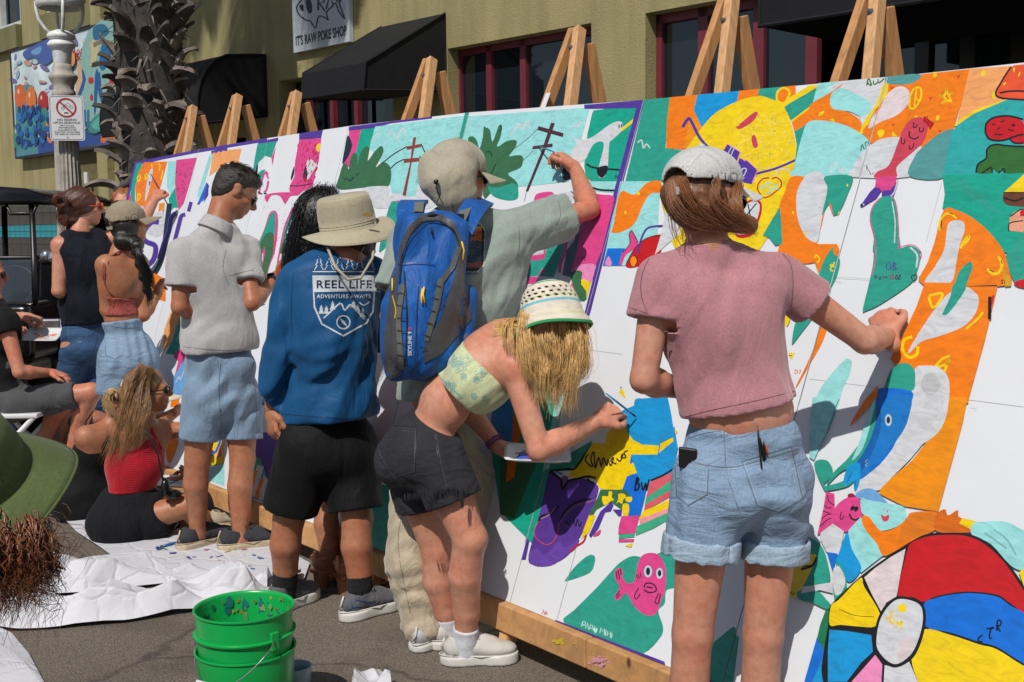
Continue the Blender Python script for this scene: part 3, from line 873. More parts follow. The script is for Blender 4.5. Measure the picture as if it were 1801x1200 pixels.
pe p c4 1460,440 1725,422 1690,640 1560,690 1380,782
ye s c4 1380,780 1500,700 1690,635 1690,650 1560,705 1385,800
ye e c4 1547,468 14,20
ye e c4 1613,610 10,28
cy p c4 1690,640 1900,600 1900,1125 1290,1115 1320,980 1350,840 1385,795 1500,720
bt p k7 1290,755 1900,740 1900,1250 1720,1260 1680,1240 1600,1130 1450,1030 1310,975 1290,960 1305,870
te w8 k7 1340,800 1500,900 1650,1000
te w8 k7 1400,780 1550,920
#e8552b s q8 382,52 440,40 620,20 620,200 400,210 310,190 340,110
bk w3 q8 380,52 340,115 308,188 400,208 620,215
bk w3 q8 325,178 400,168 620,175
ye s q8 390,60 400,58 395,80
ye s q8 418,82 426,78 415,104
ye s q8 345,130 358,128 345,142
rd s q8 258,350 275,305 330,290 400,295 440,320 440,380 380,400 300,400 262,385
rd s q8 380,380 440,370 560,380 560,420 400,420
bk w3.4 q8 258,370 262,325 300,295 370,288 440,305
bk w3.4 q8 258,370 280,400 340,405 400,385 440,375
bk w3 q8 370,395 400,418 440,415
bk W2.2 q8 290,330 305,326
bk W2.2 q8 330,318 350,308
bk W2.2 q8 300,375 340,378
bk W2.2 q8 315,350 330,342
bk W2.2 q8 365,352 395,360
bk e q8 392,332 8,7
dg s q8 215,560 220,525 262,490 270,445 310,425 380,430 440,430 560,440 560,540 400,562 350,560 330,540 320,562 290,540 285,562
bk w3 q8 213,560 222,520 262,490 265,450 300,425 380,432 560,440
bk w2.6 q8 240,562 285,535 290,562
bk w2.6 q8 320,562 345,540 350,562
ye p q8 345,655 440,570 560,480 560,700 440,660
#6b3a22 s q8 342,668 360,655 440,655 560,650 560,720 400,720 350,705
bk w2 q8 345,655 440,655 560,655
bk w3 q8 345,680 400,695 440,680
#e8a183 s q8 378,770 420,740 560,740 560,840 390,840 370,820 375,790
bk w2 q8 378,770 420,740 440,735
bk w2 q8 370,840 372,805 400,795 440,790
rd p q8 425,745 440,735 560,700 560,770 425,768
te p q8 355,960 440,840 560,840 560,1080 400,1090 385,1060 355,1000
rd s q8 395,1090 440,1070 560,1060 560,1110 440,1112
or_ s k7 1300,975 1400,985 1500,1040 1600,1130 1680,1240 1700,1330 1730,1440 1640,1450 1170,1450 1200,1300 1240,1180
or_ p k8 1310,0 1640,0 1690,60 1730,250 1640,260 1635,250 1180,235 1190,180 1240,60 1250,0
wh s k7 1330,1060 1380,1040 1425,1055 1430,1110 1400,1200 1380,1300 1340,1440 1180,1440 1240,1340 1300,1230 1315,1130
wh p k8 1320,0 1400,-10 1350,150 1340,235 1180,235 1210,190 1270,110
ye w3.6 k7 1275,1110 1270,1060 1300,1010 1340,1000 1380,1030
bk w1.4 k7 1335,995 1358,1002
bk w1.6 k7 1288,1040 1282,1090
ye w4 k8 1420,0 1450,-30 1460,-60 1430,-30 1405,20
ye w5 k8 1645,70 1668,120 1650,170 1610,180 1575,150
bk w1.6 k8 1590,155 1615,170
bk w1.4 k8 1662,95 1670,120
#c9a21c p k8 1670,130 1700,180 1728,258 1690,262
te s k8 1440,120 1470,105 1482,140 1460,200 1440,260 1400,340 1330,420 1295,442 1295,425 1340,330 1370,240 1395,170
bk w1.4 k8 1680,222 1665,222 1672,240 1660,242
bk W1.2 k8 1685,225 1685,243
or_ p k8 1180,235 1345,238 1440,262 1640,262 1600,430 1560,600 1510,780 1460,960 1455,1000 1330,990 1200,990 960,720 1060,530 1130,380
o2 p n1 1330,0 1452,0 1420,160 1360,380 1310,560 1265,725 1180,710 1050,690 890,610 900,570 1100,400 1240,220 1310,90
wh s k8 1430,262 1500,300 1522,350 1500,430 1430,510 1290,570 1160,610 1085,680 1080,660 1170,510 1270,370 1340,300
te s k8 1440,200 1440,270 1400,340 1330,430 1295,442 1295,425 1340,330 1360,250
ye w4.4 k8 1205,320 1290,305 1270,360 1230,395 1205,325
ye w5.5 k8 1100,580 1050,600 1040,660 1080,710 1130,690 1135,640
ye w4 k8 1550,425 1500,480 1440,530
bk w6 k8 1592,325 1590,470
rd p k8 1612,315 1622,318 1600,400 1600,340
ye w4.4 k8 1340,700 1290,720 1250,770 1320,750 1330,720 1305,800
wh s k8 1115,790 1180,762 1260,770 1320,820 1337,900 1330,1000 1310,1100 1250,1200 1100,1290 980,1290 1060,1150 1090,1000
wh p n1 1100,0 1335,0 1310,100 1240,210 1090,390 890,590 820,590 740,620 750,480 920,350 1000,250 1060,130
#c3c6c9 e k8 1215,880 60,70
te s k8 1060,745 1110,780 1120,850 1095,925 930,920 930,880 960,800 1000,760
bl s k8 1095,925 1090,1010 1060,1130 1000,1240 960,1310 870,1410 740,1480 780,1200 830,1060 880,960 900,905
#1478c8 s n1 960,0 1092,0 1080,120 1040,220 940,350 870,430 790,510 750,470 800,360 850,200
#0c5fb0 s n1 830,160 890,60 900,200 830,390 760,480 760,380
te s n1 800,240 850,120 870,0 870,150 820,300 740,420 640,480 560,560 600,480 700,380
aq s n1 760,300 830,80 870,0 850,120 790,320 720,400
te s n1 480,420 560,400 600,480 540,560 640,540 740,500 700,560 580,590 540,580
sk s n1 700,430 770,420 770,520 750,590 735,580 725,530 690,560 665,540 680,470
#0d3f66 w1 n1 690,540 720,470
#0d3f66 w1 n1 740,530 745,570
#bcd2dc e n1 950,145 22,38
nv e n1 950,145 11,22
#9fb8cc w1.2 n1 822,395 805,405 812,415
#9fb8cc w1.2 n1 820,418 805,430 818,440
or_ p k8 885,885 880,960 800,1050 705,1150 720,1110 800,980
aq s k8 660,725 695,718 712,745 690,830 655,900 640,960 590,1110 540,1200 450,1210 460,1080 490,950 550,850
aq p n1 470,0 640,0 600,100 560,220 520,300 480,400 450,380 455,150
# pink fish
pk p n1 555,600 608,610 612,700 605,800 560,850 500,872 540,700
pk s n1 600,760 620,690 680,640 740,628 775,660 785,730 765,790 700,850 630,840 600,810
#8c2038 s n1 692,630 700,612 725,610 742,628 715,635
bk w1.6 n1 565,620 575,660 608,685
bk w1.4 n1 545,680 560,700 590,700
bk w1.4 n1 535,720 580,735
bk w1.4 n1 530,770 560,745 590,740
bk w1.4 n1 515,820 560,780 590,765
bk s n1 712,700 728,685 738,700 725,718 712,715
bk s n1 735,700 750,690 762,705 745,725 735,718
bk w3 n1 705,738 715,765 740,778 768,765
bk w1.6 n1 655,725 645,760 655,775 668,750
lb s n1 745,610 800,580 860,585 910,630 945,675 840,660 760,640
aq s n1 778,640 840,655 950,672 1040,690 1065,740 1050,790 980,830 900,845 860,800 800,750 780,720
sa w1.6 n1 920,705 925,715
sa w1.6 n1 950,712 942,730
sa s n1 905,745 930,755 955,745 950,780 920,785
aq p n1 775,760 860,850 920,1000 780,1110 720,1040 690,920 700,840
or_ s n1 785,755 830,760 900,845 990,830 1065,770 1100,730 1260,730 1260,830 1100,910 1020,960 920,1005 880,930 830,870 790,810
#e07a10 p n1 1080,750 1160,725 1260,750 1230,850 1010,930 1030,830
#d96a08 s n1 1240,830 1260,740 1310,710 1330,750 1390,715 1400,760 1480,790 1490,850 1380,860 1300,860
ye p n1 1420,765 1535,795 1490,810 1480,840 1400,800
aq s n1 1490,800 1560,790 1700,790 1801,840 1900,850 1900,1100 1801,1100 1720,1060 1600,930 1480,870
#7fb5b0 w3 n1 1560,860 1620,900 1700,960
#7fb5b0 w3 n1 1620,840 1700,900 1760,1000
ye p n1 1780,1110 1801,1090 1900,1060 1900,1220 1810,1200
wh p n1 600,800 670,850 640,1000 560,980 520,900 520,860
sk s n1 690,855 640,980 620,1060 700,1170 775,1100 770,1050 720,960
bl p n1 563,980 628,990 600,1110
te s n2 640,440 690,600 620,690 600,560
wh s n2 600,500 640,470 680,560 650,640 610,640
# teal and yellow fish behind her legs
te s n2 410,290 480,300 540,360 575,480 580,560 500,600 380,620 350,400
ye p n2 345,400 490,392 500,420 410,600 370,670 310,650
bk w4 n2 398,490 470,465 498,412
bk w2 n2 405,475 460,462
bk w1.2 n2 330,645 340,630 345,652 365,635
te s n2 380,625 500,625 560,680 590,720 560,740 470,700 390,680
wh p n2 410,600 600,570 600,640 520,620 400,640
#1b7a54 p n2 560,735 580,760 570,1000 540,1050 500,930 520,840
bl p n2 500,920 560,1030 490,1200 420,1200
sk p n2 560,1000 540,1200 470,1200
# beach ball
bk s n2 575,760 600,700 780,530 960,400 1100,310 1200,265 1330,258 1460,265 1580,320 1700,440 1790,560 1860,700 1960,1000 1960,1500 1300,1700 700,1500 540,1200 545,1000 570,850
ye s n2 582,840 590,720 640,680 775,545 800,600 900,770 870,850 760,850 650,840
fl p n2 800,540 870,480 970,410 1062,358 1030,520 1005,660 940,700 910,760 850,650
rd s n2 1075,365 1100,320 1210,280 1330,272 1450,280 1570,335 1690,450 1780,580 1840,680 1840,780 1720,700 1640,650 1480,630 1350,640 1240,665 1175,695 1110,665 1015,655 1040,500
bl s n2 1178,710 1250,672 1350,650 1480,640 1640,662 1720,715 1870,810 1960,1000 1960,1160 1801,1080 1640,980 1530,950 1350,890 1190,850
ye s n2 1185,868 1350,905 1530,965 1640,995 1801,1095 1960,1180 1960,1500 1300,1600 1160,1250 1100,1060 1150,980
sk p n2 580,870 700,880 845,905 855,1010 780,1080 690,1200 570,1200 570,1000
lp p n2 870,1030 915,1090 910,1200 800,1300 720,1200 800,1110
wh p n2 930,1095 1000,1110 1085,1070 1140,1200 1170,1300 920,1300
bk s n2 860,960 880,820 930,720 1000,665 1080,665 1160,700 1190,760 1185,860 1150,980 1100,1060 1010,1110 940,1090 880,1020
wh s n2 878,950 895,830 940,740 1005,682 1080,682 1150,712 1172,770 1165,860 1130,970 1085,1040 1010,1088 950,1070 895,1010
fl s n2 1040,930 1110,920 1090,1030 1010,1080 1010,1000
ye w3 n2 980,755 965,760 975,785 945,800 930,795
ye e n2 1042,735 28,28
ye w2.4 n2 1005,775 1000,790
ye w3 n2 965,795 970,830 990,825 990,800
ye w3 n2 1005,855 1010,820 1025,840 1040,815 1038,865
bk w3 n2 1550,905 1525,925 1525,945 1550,948
bk w3 n2 1575,865 1620,862 1605,862 1592,920 1610,925
bk w3 n2 1640,880 1645,815 1668,820 1660,845 1645,850 1662,885
bk w1 n2 640,740 740,780 860,790
# lower middle: hand, yellow bird, rainbow
te p q3 300,160 560,110 680,0 720,0 560,240 480,270 270,290
#5b3a97 s q3 285,290 350,320 400,380 520,380 640,370 760,420 800,480 760,640 700,800 600,1000 480,1180 300,1280 100,1280 60,1200 120,960 200,650 250,400
#6a46ab s q3 60,1180 140,1110 240,1180 380,1030 440,1100 590,1010 560,1110 450,1190 300,1290 120,1290
ye p q3 720,0 1130,0 1460,-40 1600,-160 1640,-120 1440,100 1420,120 1200,310 1100,350 1050,490 870,490 800,470 780,400 720,370 560,380 480,340 520,290 560,240
#8a5a8a s q3 420,345 480,360 460,440 425,475 405,430
bk w4 q3 285,292 350,285 460,275 540,270 610,190 660,100 720,0
bk w4 q3 285,300 400,380 410,450 430,480 480,400 600,370 690,350 770,370
bk w3 q3 685,365 705,400 750,420
bl p q3 1160,75 1275,68 1285,105 1230,150 1130,225 1140,150
ye s k5 870,660 880,680 905,720 870,700
bl p q3 1100,350 1200,320 1320,230 1420,115 1440,130 1390,280 1310,480 1280,620 1240,770 1120,790 1080,700 1130,560 1050,490
sk p q3 1240,0 1480,10 1600,-180 1640,60 1600,260 1470,340 1345,400 1400,250 1440,130 1450,20
sk s q2 1180,480 1300,460 1440,440 1560,370 1620,480 1680,800 1700,1100 1500,1050 1280,1070 1160,1000 1080,900 1080,780 1160,700
sk p 0 1090,725 1170,690 1185,770 1185,870 1130,860 1100,770
ye p q2 1400,0 1480,0 1500,80 1400,95
ye p q2 820,900 1070,740 1080,900 1160,1010 1280,1070 1500,1080 1480,1200 760,1200
ye p q2 960,380 1000,320 1040,390 1010,410
pu p q2 985,300 1005,310 985,330
ye p q2 1520,1050 1680,970 1690,1020 1500,1180
bk w1 q2 1520,1050 1680,968
te p q2 300,1200 600,1020 620,1030 500,1200
sk w3 q3 350,300 420,330
bk w3.4 q3 1350,395 1480,340 1600,265
#d9606a p q3 1345,410 1600,300 1600,370 1300,580
#3fae86 p q3 1300,580 1600,370 1590,480 1290,650
#d9606a p q3 1290,650 1590,480 1570,560 1280,720
ye p q3 1270,720 1560,590 1560,680 1230,800
#ef9aa0 p q3 1230,800 1560,680 1550,740 1240,870
#3fae86 p q3 1200,880 1560,720 1550,800 1380,900 1195,975
sk s q3 1515,815 1550,810 1545,850 1515,845
gr p q3 820,490 1080,490 1140,560 1080,700 1040,700 930,620 780,700 720,790 700,740 780,600
ye s q3 910,510 945,515 940,570 965,600 930,610 880,650 850,640 840,560 900,560
ye s q3 1010,540 1060,530 1090,560 1060,600 1050,640 1010,620 985,640 1010,590
ye s q3 1090,570 1155,570 1140,620 1090,610
ye s q3 1055,650 1110,640 1125,700 1100,790 1060,760
pu p q3 930,620 960,650 930,720 870,730 800,900 720,1000 700,970 760,840 820,720
pu p q3 950,700 1000,700 1050,700 1040,770 1010,770
ye p q3 700,760 770,760 700,940 620,1010 600,1080 640,920
rd w3 q3 670,965 640,1040 560,1090 500,1150
pk p q3 1045,770 1235,765 1190,950 1010,960 1015,880
#3fae86 p q3 1020,965 1185,950 1180,990 1015,1010
pk p q3 1015,1015 1180,1010 1170,1040 1015,1045
ye p q3 1080,1085 1160,1050 1150,1100
pk s q3 820,910 815,960 760,985 750,970
bk w3.2 q3 720,590 640,600 520,650 430,740 380,860
#8a5a8a w3 q3 780,590 700,620 560,660 440,770 375,870
bk w3.6 q3 375,660 300,740 200,770 160,850
#c04a6a w2 q3 175,820 130,900 130,980 200,1050 270,1070 340,1010 380,900 370,860
#c08aa0 w1.6 q3 350,670 290,745 190,800
bk w1.8 q3 450,850 460,820 480,860 500,840
bk w1.8 q3 530,860 540,800 560,880 580,800 600,880 620,830
bk w2.6 q3 700,110 660,160 680,210 740,250 720,160 750,90 760,210 770,260 800,150 830,250
bk w2.4 q3 840,230 850,150 890,240 900,170 930,240 960,150 930,190 990,220
bk w2.4 q3 990,160 1030,190 1060,110 1040,150 1090,150 1070,100 1110,80
bk w3.2 q3 1185,500 1205,370 1225,380 1210,420 1230,440 1215,490 1180,495
bk w3 q3 1255,410 1270,500 1300,420 1305,500 1335,380
# lower panel
te s k6 885,400 885,450 850,510 710,560 705,545 760,470 840,400
te s k6 1370,340 1450,300 1450,560 1400,600 1340,620 1330,700 1290,750 1320,850 1300,920 1200,1015 1080,1000 900,920 690,820 760,740 900,600 990,500 1050,440 1130,400 1230,410
pk s k6 1160,450 1185,400 1240,380 1300,400 1335,480 1335,600 1310,680 1270,770 1200,770 1140,720 1105,660 1080,635 1050,670 1020,680 1015,650 1045,600 1015,540 1020,490 1050,475 1065,500 1065,540 1100,575 1135,560 1150,500
#bcd9e6 e k6 1225,498 26,38
#bcd9e6 e k6 1298,510 22,34
bk e k6 1225,498 13,24
bk e k6 1298,510 11,20
bk w2.4 k6 1200,600 1210,575 1250,575 1275,600 1270,625 1230,632 1200,615
bk w2.6 k6 1215,595 1255,605
bk w1.8 k6 1165,605 1140,650 1150,675 1175,640
bk w1.8 k6 1290,640 1270,690 1290,700 1303,640
bk w1.4 k6 1150,520 1160,545
bk w1.4 k6 1160,515 1172,545
bk w1.4 k6 1175,508 1182,540
bk w1.8 k6 1022,500 1030,550
bk w1.8 k6 1035,490 1045,550
bk w1.8 k6 1050,480 1055,520
bk w1.6 k6 1020,655 1045,620
bk w1.6 k6 1025,670 1045,640
#bfe3dd W1.8 k6 803,850 812,815 830,820 825,840 808,835
#bfe3dd W1.8 k6 828,858 842,825 848,865
#bfe3dd W1.8 k6 854,868 860,835 876,842 872,858 857,855
#bfe3dd W1.8 k6 875,872 887,845 890,880
#bfe3dd s k6 893,890 880,868 885,852 893,862 902,855 905,870
#bfe3dd W1.8 k6 920,890 928,855 938,880 950,860 948,900
#bfe3dd W1.8 k6 955,905 960,870
#bfe3dd W1.8 k6 966,908 972,875 980,900 990,880 988,918
#bfe3dd W1.8 k6 994,922 998,890
rd W1.4 k6 552,768 562,740 568,772
rd W1.4 k6 572,770 575,748 578,772 582,750 585,775
pu p k6 640,805 1330,1070 1335,1092 630,820
#bcbfc6 W.6 k6 770,360 650,800
te s k6 1640,960 1700,900 1780,860 1760,1130 1700,1190 1600,1180 1610,1010
te p 0 1243,1140 1280,1110 1300,1120 1290,1200 1240,1200
pu p 0 1230,1190 1300,1215 1300,1222 1230,1200
te w7 c2 1340,710 1300,880
"""
# ------------------------------------------------------------ ground
mb = MB(); mb.box((0, 20, -.1), 90, 90, .1); single(mb, 'road', M('asphalt', '#6a6157', 'asphalt', rough=.9), None, None, kind='structure')

# ------------------------------------------------------------ building wall frame
NB_ = nrm(V(.719, .695, 0)); WD = V(NB_[1], -NB_[0], 0); WALLP = 7.0
def WP(s, z, out=0.0): return NB_*(WALLP-out)+WD*s+ZUP*z
def wpx(x, y, out=0.0):
    p = onplane(x, y, NB_*(WALLP-out), NB_); return np.dot(p, WD), p[2]
def spx(x, y, s):
    p = onplane(x, y, WD*s, WD); return WALLP-np.dot(p, NB_), p[2]
WAX = (WD, NB_, ZUP)
def wbox(mb, s0, s1, o0, o1, z0, z1, col=None, mi=0):
    mb.box(WP((s0+s1)/2, (z0+z1)/2, (o0+o1)/2), abs(s1-s0)/2, abs(o1-o0)/2, abs(z1-z0)/2, WAX, col, mi)
olive = M('olive stucco', '#93895f', 'stucco', rough=.9)
olive2 = M('olive trim', '#6d6a46', 'stucco', rough=.85)
maroon = M('maroon frame paint', '#672731', rough=.45, var=.12)
darkglass = M('dark window glass', '#141c22', 'glass', rough=.04)
dark = M('dark interior', '#0b0b0c', rough=.9)
blackcloth = M('black awning canvas', '#17181b', 'fabric', rough=.8, foldamt=.15, sheen=.1)
whiteframe = M('white window frame paint', '#b9bcb8', rough=.5)
bld = thing('shop_building', 'olive green stucco shop building running along behind the whole row of boards', 'building', WP(-8, 0))
s1a, z1t = wpx(787, 86); s1b, _ = wpx(1040, 45); s2a, z2t = wpx(1135, 21); s2b = s2a+6.5
s3a, z3t = wpx(490, 143); s3b = wpx(690, 150)[0]; s4a = wpx(384, 230)[0]; s4b = wpx(432, 230)[0]
su0, zu = wpx(-40, 70); su1, _ = wpx(37, 40); su2, zu2 = wpx(80, 35); su3, _ = wpx(172, 5)
s5a = wpx(140, 305)[0]; s5b, z5t = wpx(182, 303)
OPEN = [(su0, su1, zu, zu+1.9), (su2, su3, zu, zu+1.9), (s5a, s5b, 0, z5t), (s4a, s4b, 0, 2.6), (s3a, s3b, 0, z3t), (s1a, s1b, .95, z1t), (s2a, s2b, .3, z1t)]
mb = MB(); cur = -34.0
for a, b, z0, z1 in OPEN:
    wbox(mb, cur, a, -.25, 0, 0, 9.5)
    if z0 > .01: wbox(mb, a, b, -.25, 0, 0, z0)
    wbox(mb, a, b, -.25, 0, z1, 9.5); cur = b
wbox(mb, cur, cur+9, -.25, 0, 0, 9.5); wbox(mb, -34, cur+9, -6.25, -6, 0, 9.5); wbox(mb, -34, -33.8, -6, -.25, 0, 9.5)
wbox(mb, cur+8.8, cur+9, -6, -.25, 0, 9.5); wbox(mb, -34, cur+9, -6.25, 0, 9.5, 9.7)
mb.build('wall', olive, bld)
mb = MB(); wbox(mb, -33.8, cur+8.8, -1.0, -.95, 0, 9.5); mb.build('interior_backing', dark, bld)
for px0, px1 in ((182, 196),):
    a = wpx(px0, 260)[0]; b = wpx(px1+4, 260)[0]; mb = MB(); wbox(mb, a, b, 0, .1, 0, 7); mb.build('pilaster', olive, bld)
mb = MB(); a = wpx(178, 20)[0]; wbox(mb, a, a+.12, 0, .06, 2.9, 9); mb.build('pilaster', olive, bld)
# shop windows: frame posts, panes, blinds
def posts(pxs, z0, z1, wd=.07, out=-.16):
    for x in pxs:
        s = wpx(x, 150, out)[0]; mb = MB(); wbox(mb, s-wd/2, s+wd/2, out-.03, out+.03, z0, z1); mb.build('window_frame', maroon, bld)
def panes(ss, z0, z1, out=-.17):
    for a, b in zip(ss[:-1], ss[1:]):
        mb = MB(); wbox(mb, a+.035, b-.035, out-.004, out+.004, z0+.035, z1-.035); mb.build('pane', darkglass, bld)
ps = [wpx(x, 150, -.16)[0] for x in (810, 864, 924)]
posts((810, 864, 924), .95, z1t); mb = MB(); wbox(mb, s1a+.002, s1b-.002, -.2, -.13, .95, 1.0); mb.build('window_sill', maroon, bld)
mb = MB(); wbox(mb, s1a+.002, s1b-.002, -.2, -.13, z1t-.06, z1t); mb.build('window_frame', maroon, bld)
panes([s1a]+ps+[s1b], .95, z1t)
pw = [wpx(x, 100, -.16)[0] for x in (1160, 1240, 1337, 1430)]; posts((1160, 1240, 1337, 1430), .3, z1t, .09)
panes([s2a]+pw, .3, z1t); mb = MB(); wbox(mb, s2a, pw[-1], -.2, -.13, z1t-.07, z1t); mb.build('window_frame', maroon, bld)
dkf = M('black door frame paint', '#121214', rough=.4)
for px in (1625, 1705, 1795):
    s = wpx(px, 80, -.5)[0]; mb = MB(); wbox(mb, s-.05, s+.05, -.55, -.47, 0, z1t); mb.build('door_frame', dkf, bld)
sdr = [wpx(x, 80, -.5)[0] for x in (1460, 1625, 1705, 1795)]
panes(sdr, .3, 2.75, -.52)
posts((544, 586, 629), 0, z3t, .06)
panes([s3a, wpx(544, 150)[0], wpx(586, 150)[0], wpx(629, 150)[0], s3b], 0, z3t, -.2)
blind = M('window blind slat', '#5d6350', rough=.6, var=.1)
for a, b in ((ps[0]+.05, ps[1]-.06), (ps[2]+.05, s1b-.04)):
    mb = MB()
    for i in range(62):
        z = 1.0+i*.035; mb.box(WP((a+b)/2, z, -.24), (b-a)/2, .012, .001, (WD, nrm(NB_+ZUP*.5), nrm(ZUP-NB_*.5)))
    o = mb.build('window_blind', blind, bld); o['kind'] = 'stuff'
# upper windows
for a, b in ((su0, su1), (su2, su3)):
    mb = MB(); wbox(mb, a-.02, b+.02, 0, .09, zu-.34, zu); mb.build('window_sill', olive2, bld)
    mb = MB()
    for s in (a+.05, a+(b-a)*.5, b-.05): wbox(mb, s-.045, s+.045, -.12, -.03, zu, zu+1.9)
    wbox(mb, a, b, -.119, -.031, zu, zu+.08); mb.build('window_frame', whiteframe, bld)
    mb = MB(); wbox(mb, a, b, -.16, -.15, zu, zu+1.9); mb.build('pane', darkglass, bld)
# tiled base of the wall
tile = M('charcoal wall tile', '#3d3937', rough=.35, var=.3, scale=3); tealt = M('teal wall tile', '#1d7f8c', rough=.25, var=.3, scale=5); grout = M('tile grout', '#5d5a55', rough=.9)
sA = -34.0; sB = wpx(118, 400)[0]; zt0 = wpx(50, 348)[1]; tz = [wpx(50, y)[1] for y in (418, 407, 396)]
mb = MB(); wbox(mb, sA, sB, 0, .02, 0, zt0); mb.build('tile_bed', grout, bld)
zr = [0.02]
while zr[-1] < tz[0]-.34: zr.append(zr[-1]+.33)
rows = [(zr[i], zr[i+1], tile) for i in range(len(zr)-1)]+[(zr[-1], tz[0], tile), (tz[0], tz[1], tealt), (tz[1], tz[2], tealt), (tz[2], zt0-.24, tile), (zt0-.24, zt0, tile)]
sT = wpx(-12, 400)[0]; cache = {}
for z0, z1, m in rows:
    wd_ = .2 if m is tealt else .3; s = sT
    while s < sB-.02:
        e = min(s+wd_, sB); key = (round(e-s, 3), round(z1-z0, 3), m.name)
        if key not in cache:
            b = MB(); b.box((0, 0, 0), (e-s)/2-.004, .008, (z1-z0)/2-.004); q = b.build('wall_tile', m, bld, local=True); cache[key] = q
        else:
            q = cache[key].copy(); COL.objects.link(q)
        q.location = tuple(WP((s+e)/2, (z0+z1)/2, .027)-V(*bld.location)); q.rotation_euler = (0, 0, math.atan2(WD[1], WD[0])); s = e
# awnings (black canvas boxes with shaped ends)
def awning(end_px, s_near, s_far, label):
    prof = [spx(x, y, s_near) for x, y in end_px]
    t = thing('awning', label, 'awning', WP((s_near+s_far)/2, 2.3, .5)); n = len(prof)
    mb = MB(); A = [WP(s_near, z, max(o, .01)) for o, z in prof]; B = [WP(s_far, z, max(o, .01)) for o, z in prof]
    mb.add(A+B, [(i, (i+1) % n, n+(i+1) % n, n+i) for i in range(n)]); mb.build('canopy', blackcloth, t)
    for S, off in ((A, .004), (B, -.004)):
        mb = MB(); mb.add([p+WD*off for p in S], [tuple(range(n))]); mb.build('end_panel', blackcloth, t)
    mb = MB()
    for S, off in ((A, .006), (B, -.006)):
        mb.tube([p+WD*off for p in S]+[S[0]+WD*off], .012, 6)
    mb.build('piping', blackcloth, t); return prof
sA_ = wpx(469, 150)[0]
awning([(469, 205), (469, 96), (440, 96), (397, 97), (378, 106), (362, 122), (352, 143), (347, 168), (346, 195), (350, 217)], sA_, sA_-2.3, 'black barrel shaped awning just right of the palm trunk')
sB_ = wpx(784, 90)[0]; pb = [(784, 160), (783, 24), (642, 110), (638, 158)]; pr = [spx(x, y, sB_) for x, y in pb]
sBf = wpx(530, 172, pr[3][0])[0]
awning(pb, sB_, sBf, 'black sloping shed awning over the entrance below the fish sign')
oC = 1.3; sC, zC = wpx(1336, 47, oC); mb = MB()
t = thing('awning', 'wide black awning cut off at the top right corner of the photo', 'awning', WP(sC+2, zC, .6))
mb = MB(); prof = [(.01, zC), (.01, zC+1.6), (oC, zC+.45), (oC, zC)]
A = [WP(sC, z, o) for o, z in prof]; B = [WP(sC+6, z, o) for o, z in prof]
mb.add(A+B, [(0, 1, 2, 3), (4, 7, 6, 5), (0, 4, 5, 1), (1, 5, 6, 2), (2, 6, 7, 3)]); mb.build('canopy', blackcloth, t)
mb = MB(); mb.tube([A[3]+NB_*.0, A[2], A[1]], .012, 6); mb.tube([A[3]-NB_*.01, B[3]-NB_*.01], .012, 6); mb.build('awning_frame', blackcloth, t)
# sidewalk, kerb
mb = MB(); wbox(mb, -34, 16, 0, 2.6, 0, .12); single(mb, 'sidewalk', M('sidewalk concrete', '#8d8880', rough=.9, scale=2), None, None, kind='structure')
mb = MB(); wbox(mb, -34, 16, 2.6, 2.76, 0, .125); single(mb, 'kerb', M('kerb concrete', '#a09a90', rough=.9, scale=2), None, None, kind='structure')
# downpipe and dark gate beside the lamp
mb = MB(); s = wpx(153, 330, .1)[0]; mb.tube([WP(s, .12, .1), WP(s, wpx(153, 303, .1)[1], .1)], .035, 10)
single(mb, 'downpipe', M('white pipe paint', '#c9c9c4', rough=.4), 'short white vertical pipe on the wall behind the woman with the bun', 'pipe', smooth=False)
mb = MB(); s = wpx(165, 300)[0]; 
mb.add([WP(s-.25, .12, .3), WP(s+.5, .12, .3), WP(s-.2, 2.35, .3), WP(s-.25, .12, .24), WP(s+.5, .12, .24), WP(s-.2, 2.35, .24)], [(0, 1, 2), (5, 4, 3), (0, 3, 4, 1), (1, 4, 5, 2), (2, 5, 3, 0)])
single(mb, 'leaning_panel', dark, 'black slanting panel leaning against the wall right of the white pipe', 'panel')

# ------------------------------------------------------------ painted board on the building
PAINT = M('paint', '#ffffff', 'paint', rough=.45)
def wallpoly(mb, pts, out, col, sm=0, layer=0):
    q = [V(*wpx(x, y, out)) for x, y in pts]
    if sm: q = smooth_poly(q, sm)
    vs = [WP(a[0], a[1], out+.002+.0008*layer) for a in q]; f = tess([V(a[0], a[1]) for a in q]); mb.add(vs, [tuple(t) for t in f], col)
wm = thing('wall_mural', 'large painted board with fruit, pelican and the word beach on the olive wall', 'mural', WP(-15, 3))
c4 = [wpx(x, y, .12) for x, y in ((20, 94), (208, 33), (222, 248), (29, 279))]
sl, sr = (c4[0][0]+c4[3][0])/2, (c4[1][0]+c4[2][0])/2; zb, zt_ = (c4[3][1]+c4[2][1])/2, (c4[0][1]+c4[1][1])/2
mb = MB(); wbox(mb, sl, sr, .03, .12, zb, zt_); mb.build('board', M('mural board white', '#b7c6cb', rough=.6, var=.25, scale=3), wm)
mb = MB()
for a, b, c, d in ((sl-.03, sr+.03, zb-.03, zb), (sl-.03, sr+.03, zt_, zt_+.03), (sl-.03, sl, zb, zt_), (sr, sr+.03, zb, zt_)): wbox(mb, a, b, .02, .135, c, d)
mb.build('frame', M('dark sign frame', '#26262b', rough=.5), wm)
mb = MB(); rs = np.random.RandomState(3)
L = [0]
def w_(col, pts, sm=2): wallpoly(mb, pts, .12, col, sm, L[0]); L[0] += .25
